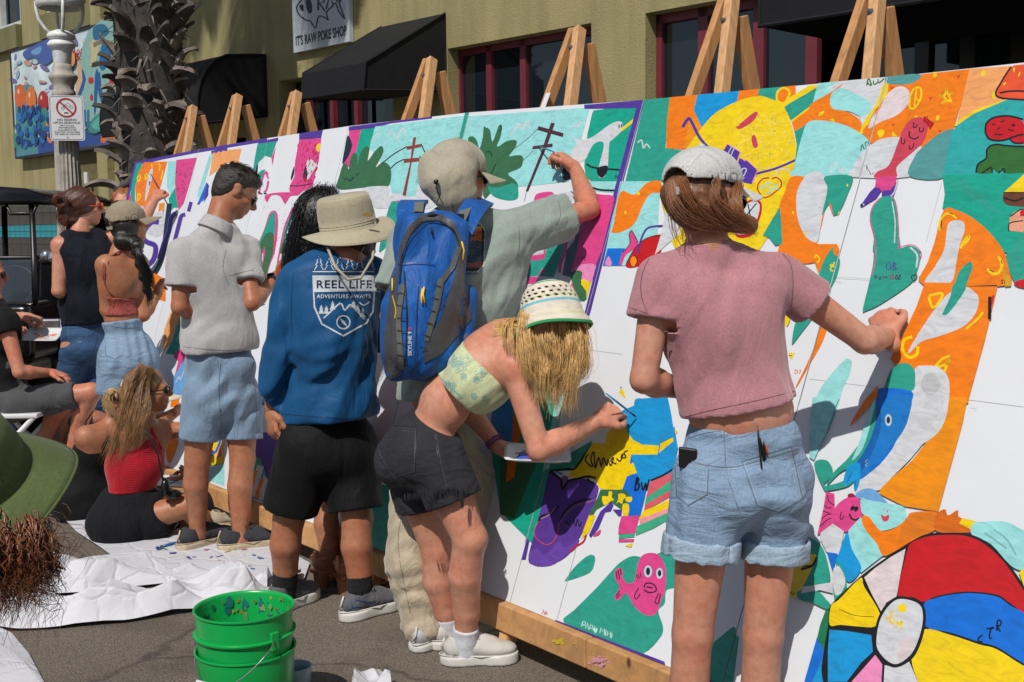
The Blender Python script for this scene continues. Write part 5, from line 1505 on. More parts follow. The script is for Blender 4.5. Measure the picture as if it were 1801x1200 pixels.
# ------------------------------------------------------------ easels
timber = M('raw pine timber', '#c09468', 'wood', rough=.7); timber2 = M('honey pine timber', '#b38252', 'wood', rough=.7)
steel = M('zinc bolt', '#8a8c90', metal=.8, rough=.35)
EAS = [((329, 183), (296, 277), (315, 275)), ((407, 163), (376, 261), (397, 258)), ((510, 157), (485, 240), (510, 237)), ((745, 97), (705, 208), (741, 204)), ((1003, 42), (948, 186), (993, 184)), ((1270, -12), (1208, 165), (1259, 161)), ((1526, -34), (1466, 141), (1526, 137))]
elab = ['leftmost wooden easel, its top in front of the palm trunk', 'wooden easel in front of the barrel shaped awning', 'wooden easel just left of the shed awning', 'wooden easel standing before the triangular end of the shed awning', 'wooden easel with a white sticker before the middle window', 'tall wooden easel above the yellow pineapple face', 'tall wooden easel above the aqua leaf near the top right']
n_e = 0
for (ap, l1, l2), lab in zip(EAS, elab):
    i = min(range(NPAN), key=lambda j: abs((TOPX+[2100, 2600])[j]+(TOPX+[2100, 2600])[j+1]-2*ap[0])); n = pan_n(i); p0 = pan_pt(i, .5, 1)-n*.045
    i = max(0, [k_ for k_ in range(NPAN) if (TOPX+[2300, 2900])[k_] <= l1[0]+8][-1]); n = pan_n(i, .5, 1)
    sA_, tA_ = pan_st(i, *ap); f = []
    for q in (l1, l2):
        sT, tT = pan_st(i, *q); tf = -.22; sf = sA_+(sT-sA_)*(tA_-tf)/(tA_-tT); wid = np.linalg.norm(seam[i+1][0]-seam[i][0])
        sf = sA_+np.clip((sf-sA_)*wid, -.5, .5)/wid; B = pan_pt(i, sf, 0); dn = pan_pt(i, sf, 0)-pan_pt(i, sf, 1); f.append(B+dn*(B[2]/-dn[2])-pan_n(i, sf, 0)*.05)
    A = pan_pt(i, sA_, tA_)-pan_n(i, sA_, 1)*.05
    hn = nrm(V(n[0], n[1], 0)); e = thing('easel', lab, 'easel', ((f[0]+f[1])/2), 'wooden easels behind the mural panels')
    wdir = nrm(seam[i+1][0]-seam[i][0]); lat = nrm(V(wdir[0], wdir[1], 0)); tm = timber if n_e % 2 else timber2
    mb = MB(); mb.bar(f[0], A-lat*.026, .034, .05, lat); mb.build('leg', timber2, e, bevel=.004)
    mb = MB(); mb.bar(f[1], A+lat*.014+n*.003, .038, .052, lat); mb.build('leg', timber, e, bevel=.004)
    R = A-hn*.0-ZUP*.06; foot = V(A[0], A[1], 0)-hn*.72; mb = MB(); mb.bar(foot, R-hn*.05+lat*.005, .038, .062, lat); mb.build('rear_leg', timber2, e, bevel=.004)
    bp = A+lat*.03+n*.05-ZUP*.12; mb = MB(); mb.tube([bp, bp+n*.028], .013, 6); mb.tube([bp+n*.028, bp+n*.04], .006, 6); mb.build('bolt', steel, e)
    if n_e == 4:
        B = f[0]+(A-f[0])*.86+n*.032; mb = MB(); u = nrm(A-f[0]); mb.box(B, .016, .045, .001, (lat, u, np.cross(lat, u))); mb.build('sticker', M('white sticker', '#c9cbd0', rough=.5, var=.05), e)
    ub = nrm(A-f[1]); mb = MB(); a1 = f[0]+(A-f[0])*.14; a2 = f[1]+(A-f[1])*.14; mb.bar(a1-n*.065, a2-n*.065, .038, .085, n); mb.build('cross_rail', timber2, e, bevel=.003)
    n_e += 1
# ledge planks carrying the boards
plk = M('ledge pine plank', '#b98a58', 'wood', rough=.75, grain=(4, 4, 4)); jx = [(130, 'left'), (585, ''), (1043, ''), (1500, ''), (2300, '')]
J = [G(x, botline(x), HB) for x in (125, 430, 652, 1043, 1380)]; J.append(J[-1]+(J[-1]-J[-2])*2.5)
pl_lab = ['pine ledge plank under the far left boards behind the seated women', 'dark knotty ledge plank between the polo man and the blue shirt man', 'pine ledge plank with a yellow paint splat behind the bending woman', 'pine ledge plank with a pink paint splat below the pink fish', 'pine ledge plank running out of the photo at the bottom right']
for k in range(5):
    a, b = J[k], J[k+1]; d = nrm(b-a); hn = nrm(V(d[1], -d[0], 0)); hn = hn if hn[1] < 0 else -hn; up_ = nrm(pan_pt(4, .5, 1)-pan_pt(4, .5, 0))
    t = thing('ledge_plank', pl_lab[k], 'plank', (a+b)/2-ZUP*.1, 'planks the mural boards stand on'); mb = MB(); c = (a+b)/2-ZUP*.052+hn*.014
    mb.box(c, np.linalg.norm(b-a)/2-.002, .02, .05, (d, hn, np.cross(d, hn)*(1 if np.cross(d, hn)[2] > 0 else -1))); mb.build('board', plk, t, bevel=.004)
    if k in (2, 3):
        mb = MB(); rs = np.random.RandomState(k); cxp = (990, 1128) if k == 2 else (1053, 1163)
        for j in range(9 if k == 2 else 14):
            x, y = cxp[0]+rs.normal()*(6 if k == 2 else 9), cxp[1]+rs.normal()*4; r0 = rs.uniform(2, 5)
            mb.add([onplane(x+r0*rs.uniform(.6, 1.3)*math.cos(q), y+r0*rs.uniform(.5, 1.2)*math.sin(q), c+hn*(.0212+.0003*j), hn) for q in np.linspace(0, 5.6, 9)], [tuple(range(9))], '#e8c73a' if k == 2 else '#e7a5b8')
        mb.build('paint_splat', PAINT, t)

if 'VERBOSE' in globals():
    for x, y in ((985,270),(1095,715),(1560,570),(1170,690),(290,340),(480,480),(325,715),(970,560),(750,1000),(455,541),(800,400),(1240,400),(600,480),(390,450),(230,450),(1300,1000)): print('seam bd', x, y, bd(x, y).round(3))
# ------------------------------------------------------------ people: shared anatomy
def axes_of(J):
    up = nrm(J['nek']-J['pel']); rt = J['shR']-J['shL']; rt = nrm(rt-up*np.dot(rt, up)); fd = np.cross(up, rt)      # fd: chest forward
    return rt, fd, up
def torso_prims(J, s=1.0, fem=True, g=0.0, kk=.04, wide=1.0):
    """g inflates (cloth)"""
    rt, fd, up = axes_of(J); up2 = nrm(J['nek']-J['wai']); up1 = nrm(J['wai']-J['pel']); r2 = nrm(rt-up2*np.dot(rt, up2)); r1 = nrm((J['hipR']-J['hipL'])-up1*np.dot(J['hipR']-J['hipL'], up1))
    A2 = np.array([r2, np.cross(up2, r2), up2]); A1 = np.array([r1, np.cross(up1, r1), up1])
    cw = (.13 if fem else .152)*s*wide; ww = (.108 if fem else .135)*s*wide; pw_ = (.145 if fem else .145)*s*wide
    P_ = [elli(J['che'], (cw+g, .098*s+g, .15*s+g), A2, kk), elli(J['wai'], (ww+g, .085*s+g, .13*s+g), A1, kk), elli(J['pel']+up1*.01*s, (pw_+g, .1*s+g, .115*s+g), A1, kk)]
    bk = -A1[1]; bt = .082*s if fem else .074*s
    for h in ('hipL', 'hipR'):
        c = J['pel']*.42+J[h]*.58; P_.append(elli(c+bk*.045*s-up1*.03*s, (bt+g, bt+g, bt*1.08+g), A1, .04))
    mid = (J['shL']+J['shR'])/2
    for h in ('shL', 'shR'):
        P_.append(cone(J['nek']-up2*.028*s, J[h]-up2*.004*s, .042*s+g, .042*s+g, .04)); P_.append(cone(J[h]*.75+J['che']*.25, J['che'], .06*s+g, .09*s+g, .04))
        P_.append(elli(J['che']*.45+J[h]*.55-A2[1]*.035*s, (.062*s+g, .045*s+g, .08*s+g), A2, .04))       # shoulder blade mass
    return P_
def arm_prims(J, S, s=1.0, th=1.0, g=0.0):
    a, b, c = J['sh'+S], J['el'+S], J['wr'+S]; m = b+(c-b)*.28
    return [cone(a, b, .049*s*th+g, .0375*s*th+g, .03), elli(a, (.053*s*th+g,)*3, None, .03), cone(b, m, .037*s*th+g, .0415*s*th+g, .012), cone(m, c, .0415*s*th+g, .026*s*th+g, .012)]
def leg_prims(J, S, s=1.0, th=1.0, g=0.0):
    a, b, c = J['hip'+S], J['kn'+S], J['an'+S]; d = nrm(c-b); fw_ = J.get('legf', V(.4, .9, 0)); fw_ = nrm(fw_-d*np.dot(fw_, d)); L = np.linalg.norm(c-b)
    q = b+(c-b)*.33-fw_*.012*s
    return [cone(a, b, .088*s*th+g, .0575*s*th+g, .035), elli(b+fw_*.014*s, (.048*s*th+g, .048*s*th+g, .05*s*th+g), None, .02), cone(b, q, .0565*s*th+g, .0575*s*th+g, .014), cone(q, b+(c-b)*.66, .0575*s*th+g, .046*s*th+g, .01), cone(b+(c-b)*.66, c, .046*s*th+g, .0345*s*th+g, .01), elli(c, (.032*s+g, .032*s+g, .036*s+g), None, .02), cone(c, c+V(*J.get('toe'+S, fw_*.13*s-ZUP*.05))*.5, .036*s, .03*s, .02)]
def hand_blocks(w_, hd, pn, s=1.0, curl=.5, right=1, spread=.12, point=False, thumbin=.6):
    """w_ wrist; hd hand direction; pn the direction the palm faces; fingers curl toward pn"""
    hd = nrm(hd); pn = nrm(pn-hd*np.dot(pn, hd)); sd = np.cross(hd, pn)*right; L = .095*s
    R = np.array([sd, pn, hd]); P_ = [cone(w_-hd*.03*s, w_+hd*.02*s, .024*s, .026*s, .02), elli(w_+hd*L*.5, (.04*s, .018*s, .055*s), R, .02)]
    fl = (.068, .077, .072, .056); k0 = .006*s
    for i in range(4):
        off = (i-1.5)*.0195*s; base = w_+hd*L*.88+sd*off; d = nrm(hd+sd*(i-1.5)*spread); p = base-hd*.02*s; l0 = fl[i]*s; c_ = curl*(.9+.12*i); r0 = (.0092, .0095, .009, .008)[i]*s
        if point and i == 0: c_ = .1
        P_.append(cone(p, base, r0*1.2, r0*1.15, k0)); q = base; ang = 0
        for j, fr in enumerate((.45, .3, .25)):
            ang += c_*(1.15, 1.25, .9)[j]; dd = nrm(d*math.cos(ang)+pn*math.sin(ang)); e = q+dd*l0*fr; P_.append(cone(q, e, r0*(1.08-.1*j), r0*(.98-.1*j), k0)); q = e
    tb = w_+hd*.022*s+sd*(-.028)*s; t1 = tb+nrm(-sd*.75+hd*.7+pn*.35*thumbin)*.034*s; t2 = t1+nrm(-sd*.1+hd*.75+pn*.6*thumbin)*.032*s; t3 = t2+nrm(sd*.3+hd*.8+pn*.5*thumbin)*.022*s
    P_ += [cone(tb, t1, .015*s, .0125*s, .012*s), cone(t1, t2, .0115*s, .0105*s, k0), cone(t2, t3, .0102*s, .0085*s, k0)]
    return P_
def head_axes(fd, up=ZUP):
    f = nrm(fd); r = nrm(np.cross(f, up)); u = np.cross(r, f); return r, f, u
def head_prims(c, fd, up=ZUP, s=1.0, male=False, neck=None):
    r, f, u = head_axes(fd, up); R = np.array([r, f, u]); q = lambda a, b, d: c+r*a*s+f*b*s+u*d*s; j = 1.06 if male else 1.0
    P_ = [elli(q(0, -.012, .03), (.076*s, .096*s, .088*s), R, .03), elli(q(0, .03, -.03), (.058*s*j, .062*s, .078*s), R, .03), elli(q(0, .055, -.085), (.028*s*j, .026*s, .022*s), R, .025), elli(q(0, .074, .018), (.05*s, .02*s, .014*s), R, .02)]
    for sg in (-1, 1):
        P_ += [elli(q(sg*.05*j, .0, -.05), (.016*s, .035*s, .032*s), R, .03), elli(q(sg*.04, .055, -.02), (.022*s, .02*s, .018*s), R, .02), elli(q(sg*.078, -.01, -.002), (.008*s, .018*s, .03*s), np.array([nrm(r-f*.35*sg), nrm(f+r*.35*sg), u]), .006), elli(q(sg*.08, -.014, .016), (.007*s, .017*s, .015*s), R, .006)]
    P_ += [cone(q(0, .088, .008), q(0, .107, -.022), .009*s, .0135*s, .012), elli(q(0, .097, -.028), (.018*s, .012*s, .009*s), R, .01), elli(q(0, .084, -.052), (.024*s, .012*s, .006*s), R, .008), elli(q(0, .083, -.063), (.02*s, .011*s, .006*s), R, .008), sub(elli(q(0, .1, -.0575), (.022*s, .01*s, .0022*s), R, .004))]
    for sg in (-1, 1): P_ += [sub(elli(q(sg*.031, .094, .0), (.017*s, .016*s, .011*s), R, .014)), elli(q(sg*.03, .07, 0), (.0125*s, .0125*s, .0125*s), R, .004)]
    if neck is not None: P_ += [cone(q(0, -.03, -.045), neck, (.058 if male else .048)*s, (.062 if male else .05)*s, .03)]
    return P_
def make_person(name, label, J, skin, s=1.0, fem=True, fd=None, hup=ZUP, h=.008, hands=(), th=1.0, group=None, legs='LR', wide=1.0, extra=(), arms='LR', headh=.0045, hs=1.0):
    base = J.get('base'); base = V(base[0], base[1], 0) if base is not None else V(*((J['anL']+J['anR'])/2)[:2], 0)
    t = thing('person', label, 'person', base, group)
    P_ = torso_prims(J, s, fem, 0, wide=wide)+[cone(J['nek']-ZUP*.0, J['nek']*.5+J['hd']*.5, .055*s, .05*s, .03)]
    for S in arms: P_ += arm_prims(J, S, s, th)
    for S in legs: P_ += leg_prims(J, S, s, th)
    P_ += list(extra); fine = [head_prims(J['hd'], fd, hup, s*hs, not fem, J['nek'])]+[hb for hb in hands]
    sdf('body', P_, skin, t, h, None, 1, fine, headh); return t
def plane_local(e, d, r):
    """trims folds that spill past a sleeve or leg opening"""
    return sub(cone(e+d*.0005, e+d*.028, r+.010, r+.006, .002, 'ab'))
def cuff(c, d, r, l=.05): return sub(cone(c-nrm(d)*.0, c-nrm(d)*l, r, r, .004, 'b'))
def sleeve(J, S, upto, r0, r1, k=.03):
    """upto in 0..1 along the upper arm"""
    a = J['sh'+S]; b = a+(J['el'+S]-a)*upto; return [cone(a, b+nrm(b-a)*.022, r0, r1, k, 'b')], b, nrm(b-a)
def shorts_prims(J, s, fem, g, knee=.55, r0=.105, r1=.1, wide=1.0, up=None, cut=.13):
    """solid shorts: pelvis + legs to `knee` of the thigh, hollow at the hem"""
    P_ = torso_prims(J, s, fem, g, wide=wide)[1:5]; S_ = []; out = []
    for S in 'LR':
        a, b = J['hip'+S], J['kn'+S]; e = a+(b-a)*knee; d_ = nrm(b-a); P_.append(cone(a+(a-b)*.05, e+d_*.022, r0*s, r1*s, .03, 'b')); S_.append(plane_local(e, d_, r1*s+.012)); S_.append(sub(cone(e-d_*.035, e+d_*.02, (r1-.022)*s, (r1-.02)*s, .004, 'ab')))
    upd = nrm(J['wai']-J['pel']) if up is None else up
    return P_+S_+[plane(J['pel']+upd*cut*s, upd)]
def shoe(name, ank, toe, mat_up, mat_sole, root, s=1.0, sole=.028, high=0.0, floor=0.0, laces=None, tongue=True, width=1.0):
    """ankle point, toe direction (horizontal vector), sits on floor"""
    d = nrm(V(toe[0], toe[1], 0)); r = V(d[1], -d[0], 0); R = np.array([r, d, ZUP]); c = V(ank[0], ank[1], floor); q = lambda a, b, z: c+r*a*s+d*b*s+ZUP*z*s
    z0 = sole; W_ = width
    up_ = [elli(q(0, -.03, z0+.026), (.036*s*W_, .048*s, .034*s), R, .02), elli(q(0, .05, z0+.025), (.044*s*W_, .07*s, .033*s), R, .03), elli(q(.004, .12, z0+.016), (.047*s*W_, .065*s, .026*s), R, .03), cone(q(0, -.028, z0+.02), q(0, -.018, z0+.058+high), .037*s, .036*s, .02, 'b'), cone(q(0, .02, z0+.06), q(0, .09, z0+.035), .026*s, .024*s, .02)]
    up_ += [plane(q(0, 0, z0*.6), -ZUP), sub(cone(q(0, -.014, z0+.045), q(0, -.01, z0+.1+high), .03*s, .034*s, .004, 'b'))]
    o = sdf(name, up_, mat_up, root, .005)
    Z3 = sole*3.2; sp = [elli(q(0, -.035, sole*.5), (.043*s*W_, .055*s, Z3), R, .02), elli(q(0, .045, sole*.5), (.044*s*W_, .1*s, Z3), R, .04), elli(q(.004, .125, sole*.5), (.051*s*W_, .066*s, Z3), R, .03), plane(q(0, 0, .001), -ZUP), plane(q(0, 0, sole*1.02), nrm(ZUP-d*.03))]
    sdf('sole', sp, mat_sole, o, .005)
    mb = MB()      # welt between sole and upper, heel tab
    for y0, y1, x_ in ((-.085, .18, 1),):
        pts_ = [q(.0475*W_*math.sin(t)*(1.06 if math.cos(t) > 0 else .9), .045+.137*math.cos(t), sole*1.08) for t in np.linspace(0, 6.283, 30)]; mb.tube(pts_, .0022*s, 5, caps=False)
    mb.tube([q(-.02, -.078, sole+.005), q(0, -.083, sole+.03), q(.0, -.072, sole+.06)], .004*s, 5); mb.build('welt', mat_sole, o, True)
    if laces is not None:
        mb = MB()
        for i in range(5):
            y = .03+i*.019; z = z0+.082-.0095*i; mb.tube([q(-.028, y, z-.014), q(-.01, y+.003, z+.0015), q(.012, y+.003, z+.002), q(.03, y, z-.014)], .0028*s, 5)
        mb.tube([q(0, .028, z0+.09), q(.02, .015, z0+.095), q(.035, .03, z0+.07)], .0025*s, 5); mb.tube([q(0, .028, z0+.09), q(-.02, .012, z0+.095), q(-.034, .03, z0+.075)], .0025*s, 5)
        mb.build('lace', laces, o, True)
    return o
def sock(J, S, mat, root, zt, r=.043, s=1.0):
    a = J['an'+S]; b = J['kn'+S]; d = nrm(b-a); top = a+d*zt
    sdf('sock', [cone(a-ZUP*.05, a+d*zt*.6, r*s, r*s, .01), cone(a+d*zt*.5, top, r*s, (r+.003)*s, .01, 'b')], mat, root, .005, wrinkle(28, .0012, V(1, 0, .1), 3))
# hair strands: thin three-sided tubes following guides
def strands(name, guides, n, rad, mat, root, r=.0012, curl=0, cf=18, seed=0, taper=.25, kind=True, jit=.3, clump=0):
    rs0 = np.random.RandomState(seed); V_ = []; F_ = []; o_ = 0
    for i in range(n):
        rs = np.random.RandomState(seed*977+(i % clump)) if clump else rs0
        g = guides[rs.randint(len(guides))]; pts = [V(*p) for p in g]; m = max(8, len(pts)*3); ts = np.linspace(0, len(pts)-1, m)
        P_ = []
        for t in ts:
            k = int(min(t, len(pts)-2)); f = t-k; p0 = pts[max(k-1, 0)]; p1, p2 = pts[k], pts[k+1]; p3 = pts[min(k+2, len(pts)-1)]
            P_.append(.5*((2*p1)+(-p0+p2)*f+(2*p0-5*p1+4*p2-p3)*f*f+(-p0+3*p1-3*p2+p3)*f**3))
        P_ = np.array(P_); u = rs.normal(size=3); u /= np.linalg.norm(u); rr = rad*(rs.uniform(0, 1)**.5); tt = np.linspace(0, 1, m)[:, None]
        sp = np.interp(tt[:, 0], [0, .3, 1], [.6, 1, 1.15])[:, None]; off = u*rr*sp
        ph = rs.uniform(0, 6.28); a = rs.normal(size=3); a /= np.linalg.norm(a); b = np.cross(a, u); off = off+jit*rad*np.sin(tt*rs.uniform(2, 5)+ph)*a*tt
        if curl: off = off+curl*(np.sin(tt*cf+ph)*a+np.cos(tt*cf+ph)*b)*np.minimum(1, tt*3)
        if clump: v = rs0.normal(size=3)*rad*.3; v2 = rs0.normal(size=3)*rad*.5; off = off+v+v2*tt**2
        rs = rs0; cut = m-rs.randint(0, max(1, m//4)); Q_ = (P_+off)[:cut]; w0 = r*rs.uniform(.6, 1.3)
        for k, p in enumerate(Q_):
            d = Q_[min(k+1, cut-1)]-Q_[max(k-1, 0)]; d = d/(np.linalg.norm(d)+1e-9); x = np.cross(d, V(.3, .5, .8)); x /= np.linalg.norm(x)+1e-9; y = np.cross(d, x); w_ = w0*(1-(1-taper)*(k/(cut-1))**2)
            for q in range(3): V_.append(p+(x*math.cos(q*2.094)+y*math.sin(q*2.094))*w_)
        for k in range(cut-1):
            for q in range(3): F_.append((o_+k*3+q, o_+k*3+(q+1) % 3, o_+(k+1)*3+(q+1) % 3, o_+(k+1)*3+q))
        o_ += cut*3
    o = rawmesh(name, V_, F_, mat, root); o['kind'] = 'stuff' if kind else ''; return o
def ballcap(c, fd, up, mat, root, s=1.0, opening=False, brimmat=None, brim=.075, meshmat=None, name='cap', low=0.0, hy=.1):
    """c head centre"""
    r, f, u = head_axes(fd, up); R = np.array([r, f, u]); q = lambda a, b, d: c+r*a*s+f*b*s+u*d*s
    D_ = [elli(q(0, -.008, .028), (.091*s, .109*s, hy*s), R, .004), plane(q(0, 0, .012-low), -nrm(u+f*.12)), sub(elli(q(0, -.008, .022), (.086*s, .104*s, (hy-.006)*s), R, .002))]
    if opening: D_ += [sub(elli(q(0, -.11, .012), (.042*s, .05*s, .04*s), R, .004))]
    o = sdf(name, D_, mat, root, .005)
    mb = MB(); K, Lr = 14, 5; vs = []
    for side in (0, 1):
        for i in range(K+1):
            a = math.radians(-62+124*i/K)
            for j in range(Lr+1):
                t = j/Lr; rr = 1+t*brim/.1*math.cos(a)**.6; x = math.sin(a)*.09*(1+.22*t); y = math.cos(a)*.108*rr*.97; z = .012-low-.018*t*(1)-1.9*x*x*(.4+t)-side*.003
                vs.append(q(x, y-.008, z))
    n1 = (K+1)*(Lr+1); fs = []
    for sd_ in (0, 1):
        for i in range(K):
            for j in range(Lr):
                a = sd_*n1+i*(Lr+1)+j; f4 = (a, a+1, a+Lr+2, a+Lr+1); fs.append(f4 if sd_ else f4[::-1])
    for i in range(K): a = i*(Lr+1)+Lr; fs.append((a, a+Lr+1, a+Lr+1+n1, a+n1))
    mb.add(vs, fs); mb.build('brim', brimmat or mat, o, True)
    if opening:
        mb = MB(); mb_pts = [q(math.sin(a)*.09, -math.cos(a)*.111-.008, -.004-low) for a in np.linspace(-.6, .6, 9)]
        for k in range(8):
            a_, b_ = mb_pts[k], mb_pts[k+1]; mb.quad(a_-u*.009*s, b_-u*.009*s, b_+u*.009*s, a_+u*.009*s)
        mb.build('strap', brimmat or mat, o, True)
    mb = MB(); mb.lathe([(.009, -.002), (.008, .004), (.001, .006)], q(0, -.008, .028+hy+.001), 10, R[[0, 1, 2]]); mb.build('button', mat, o, True)
    return o
def brimhat(c, up, mat, root, rc=.088, hc=.105, rb=.17, droop=.03, wav=.02, fdir=V(1, 0, 0), name='hat', flat=.6, seed=0, squash=.85, ph=0.0):
    """c: centre of the brim opening"""
    u = nrm(up); f = nrm(fdir-u*np.dot(fdir, u)); r = np.cross(f, u); rs = np.random.RandomState(seed)
    prof = [(rc*1.04, 0), (rc*1.03, hc*.4), (rc*.99, hc*.75), (rc*.95, hc*.93), (rc*.87, hc), (rc*.5, hc*(1-.05*flat)), (0.001, hc*(1-.1*flat))]
    n = 48; vs = []
    def ring(rr, z, t=0):
        for k in range(n):
            a = 2*math.pi*k/n; w_ = wav*t*math.sin(2*a+ph)+wav*.4*t*math.sin(3*a+1.7+ph); vs.append(c+f*math.cos(a)*rr+r*math.sin(a)*rr*squash+u*(z+w_))
    for j in range(6, 0, -1): t = j/6; ring(rc*1.04+(rb-rc)*t, -droop*t**1.3, t)
    for rr, z in prof: ring(rr, z)
    m = len(vs)//n; fs = [(i*n+k, i*n+(k+1) % n, (i+1)*n+(k+1) % n, (i+1)*n+k) for i in range(m-1) for k in range(n)]
    mb = MB(); mb.add(vs, fs); o = mb.build(name, mat, root, True); md = o.modifiers.new('solid', 'SOLIDIFY'); md.thickness = .0025; md.offset = 0
    mb = MB(); mb.tube(vs[0:n]+vs[0:1], .0028, 6, caps=False); mb.build('brim_edge', mat, o, True)
    mb = MB(); z1 = n*6; 
    for zz in (.12, .2):
        pts = [c+f*math.cos(a)*(rc*1.045)+r*math.sin(a)*(rc*1.045)*squash+u*hc*zz for a in np.linspace(0, 2*math.pi, 40)]; mb.tube(pts, .0014, 4, caps=False)
    mb.build('hat_seam', mat, o, True); return o
def sunglasses(c, fd, up, mat, lens, root, s=1.0):
    r, f, u = head_axes(fd, up); q = lambda a, b, d: c+r*a*s+f*b*s+u*d*s; mb = MB()
    for sg in (-1, 1):
        mb.tube([q(sg*.031+.024*math.cos(a), .1-abs(sg*.031+.024*math.cos(a))*.18, .002+.02*math.sin(a)) for a in np.linspace(0, 6.283, 17)], .003, 6, caps=False)
        mb.tube([q(sg*.056, .088, .008), q(sg*.074, .06, .008), q(sg*.079, .0, .004), q(sg*.08, -.02, -.008)], .0028, 6)
    mb.tube([q(-.008, .1, .006), q(0, .102, .009), q(.008, .1, .006)], .0028, 6); o = mb.build('sunglasses', mat, root, True)
    mb = MB()
    for sg in (-1, 1): mb.add([q(sg*.031+.023*math.cos(a), .1-abs(sg*.031+.023*math.cos(a))*.18, .002+.019*math.sin(a)) for a in np.linspace(0, 5.9, 14)], [tuple(range(14))])
    mb.build('lens', lens, o); return o
def JJ(**k):
    out = {}
    for a, v in k.items(): out[a] = P(*v) if isinstance(v, tuple) and len(v) == 3 else V(*v)
    return out
def stitch(pts, wd, col): return [(col, q) for q in stroke(smooth_poly(pts, 1, False), wd)]
lens = M('dark sunglass lens', '#0a0d12', 'glass', rough=.05)
blackpl = M('black plastic', '#0d0d0f', rough=.35)

def seamline(items, pts, wd=1.0, col='#333333', sm=2): items += [(col, q) for q in stroke(smooth_poly(pts, sm, False), wd)]
# ------------------------------------------------------------ materials for the people
sk1 = M('fair skin', '#b98872', 'skin', rough=.5); sk2 = M('tan skin', '#9f6e53', 'skin', rough=.5); sk3 = M('sunburnt skin', '#b67c64', 'skin', rough=.5); sk4 = M('olive skin', '#9f6f52', 'skin', rough=.5); sk5 = M('light pink skin', '#bf8d76', 'skin', rough=.5)
blackcl = M('black cotton', '#0c0c0f', 'fabric', rough=.85, sheen=.3); rubber = M('off white rubber sole', '#a99a80', rough=.7, var=.3, scale=25); whitecl = M('white knit', '#c4c4ca', 'fabric', rough=.9)
def tee(J, s, fem, g, hem, hemn, up_, r0, r1, mat, root, disp, h=.008, extra=(), name='shirt', neckr=.064, sleeves='LR', wide=1.0, neckdrop=.0, hollow=True):
    P_ = torso_prims(J, s, fem, g, wide=wide)+list(extra); S_ = []
    for S in sleeves:
        a, e, d = sleeve(J, S, up_, r0, r1, .016); P_ += a; S_.append(plane_local(e, d, r1)); S_.append(sub(cone(e-d*.012, e+d*.02, r1-.028, r1-.026, .003, 'ab')))
    un = nrm(J['nek']-J['che'])
    S_.append(sub(cone(J['nek']+un*(.012-neckdrop), J['nek']+un*.15, neckr*s, (neckr+.03)*s, .008, 'a')))
    return sdf(name, P_+S_+[plane(hem, hemn)], mat, root, h, disp)
# ============================================================ A  woman in the dusty pink tee
J = JJ(pel=(1305, 842, 2.99), wai=(1298, 730, 2.98), che=(1262, 570, 2.97), nek=(1243, 428, 2.98), hd=(1244, 346, 3.02), shL=(1160, 492, 2.94), shR=(1366, 486, 3.02), elL=(1132, 668, 2.9), wrL=(1205, 686, 3.08), elR=(1521, 600, 3.06), wrR=(1564, 592, 3.24),
       hipL=(1246, 850, 2.96), hipR=(1364, 850, 3.02), knL=(1218, 1115, 2.95), knR=(1342, 1118, 3.02), anL=(1206, 1395, 3.02), anR=(1330, 1398, 3.1))
J['toeL'] = V(.06, .1, -.03); J['toeR'] = V(.08, .1, -.03)
hR = P(1549, 553, 3.31)-J['wrR']; hL = P(1240, 672, 3.2)-J['wrL']
A_ = make_person('person', 'woman in a dusty pink tee, pale denim shorts and white mesh cap painting at right', J, sk1, .97, True, fd=V(.78, .6, -.22), hands=[hand_blocks(J['wrR'], hR, V(.55, .8, -.35), 1.02, 1.0, 1), hand_blocks(J['wrL'], hL, V(0, .3, 1), .98, .9, 1)], th=.95, h=.0075, extra=[elli(P(1303, 722, 2.98), (.138, .098, .1), None, .05)])
pinkcl = M('dusty pink cotton', '#a8757b', 'fabric', rough=.9, var=.12, scale=5, foldscale=6, foldamt=.55)
hemL, hemR = P(1190, 752, 2.85), P(1405, 700, 2.95); hd_ = nrm(hemR-hemL); hemn = np.cross(hd_, V(0, 1, 0)); hemn = -nrm(hemn) if hemn[2] > 0 else nrm(hemn)
bk = V(0, -1, 0)
ex = [elli(P(1288, 640, 2.99), (.14, .115, .2), None, .05), elli(P(1300, 722, 2.98), (.143, .118, .13), None, .05), cone(P(1178, 520, 2.92), P(1222, 720, 2.94), .03, .03, .05)]
o = tee(J, .97, True, .011, (hemL+hemR)/2, hemn, .40, .064, .07, pinkcl, A_, [wrinkle(9, .010, V(.5, 0, 1), 4, 1, 2.5), wrinkle(20, .004, V(.3, 0, 1), 9, 1, 2)], .0065, ex)
tr = bvh(o); items = []
dkp = '#6d434b'
seamline(items, [(1196, 736), (1250, 722), (1330, 705), (1398, 688)], 1.0, dkp); seamline(items, [(1106, 541), (1125, 547), (1137, 551)], 1, dkp)
seamline(items, [(1150, 440), (1130, 480), (1128, 520), (1142, 560)], 1.2, dkp); seamline(items, [(1180, 425), (1215, 416), (1260, 412), (1300, 412)], 1.3, dkp); seamline(items, [(1345, 425), (1385, 455), (1395, 490), (1392, 540)], 1, dkp)
seamline(items, [(1297, 712), (1298, 698)], 1.2, '#c9929a')
decal('stitching', items, tr, PAINT, o, 7, .001)
denimL = M('pale denim', '#7d95ad', 'denim', rough=.85, var=.2)
SH = shorts_prims(J, .97, True, .011, .47, .098, .099, cut=.165)
SH = [elli(P(1307, 775, 2.99), (.152, .112, .11), None, .05)]+SH
o = sdf('shorts', SH, denimL, A_, .0065, [wrinkle(13, .008, V(1, 0, .25), 14, 1, 2.4)])
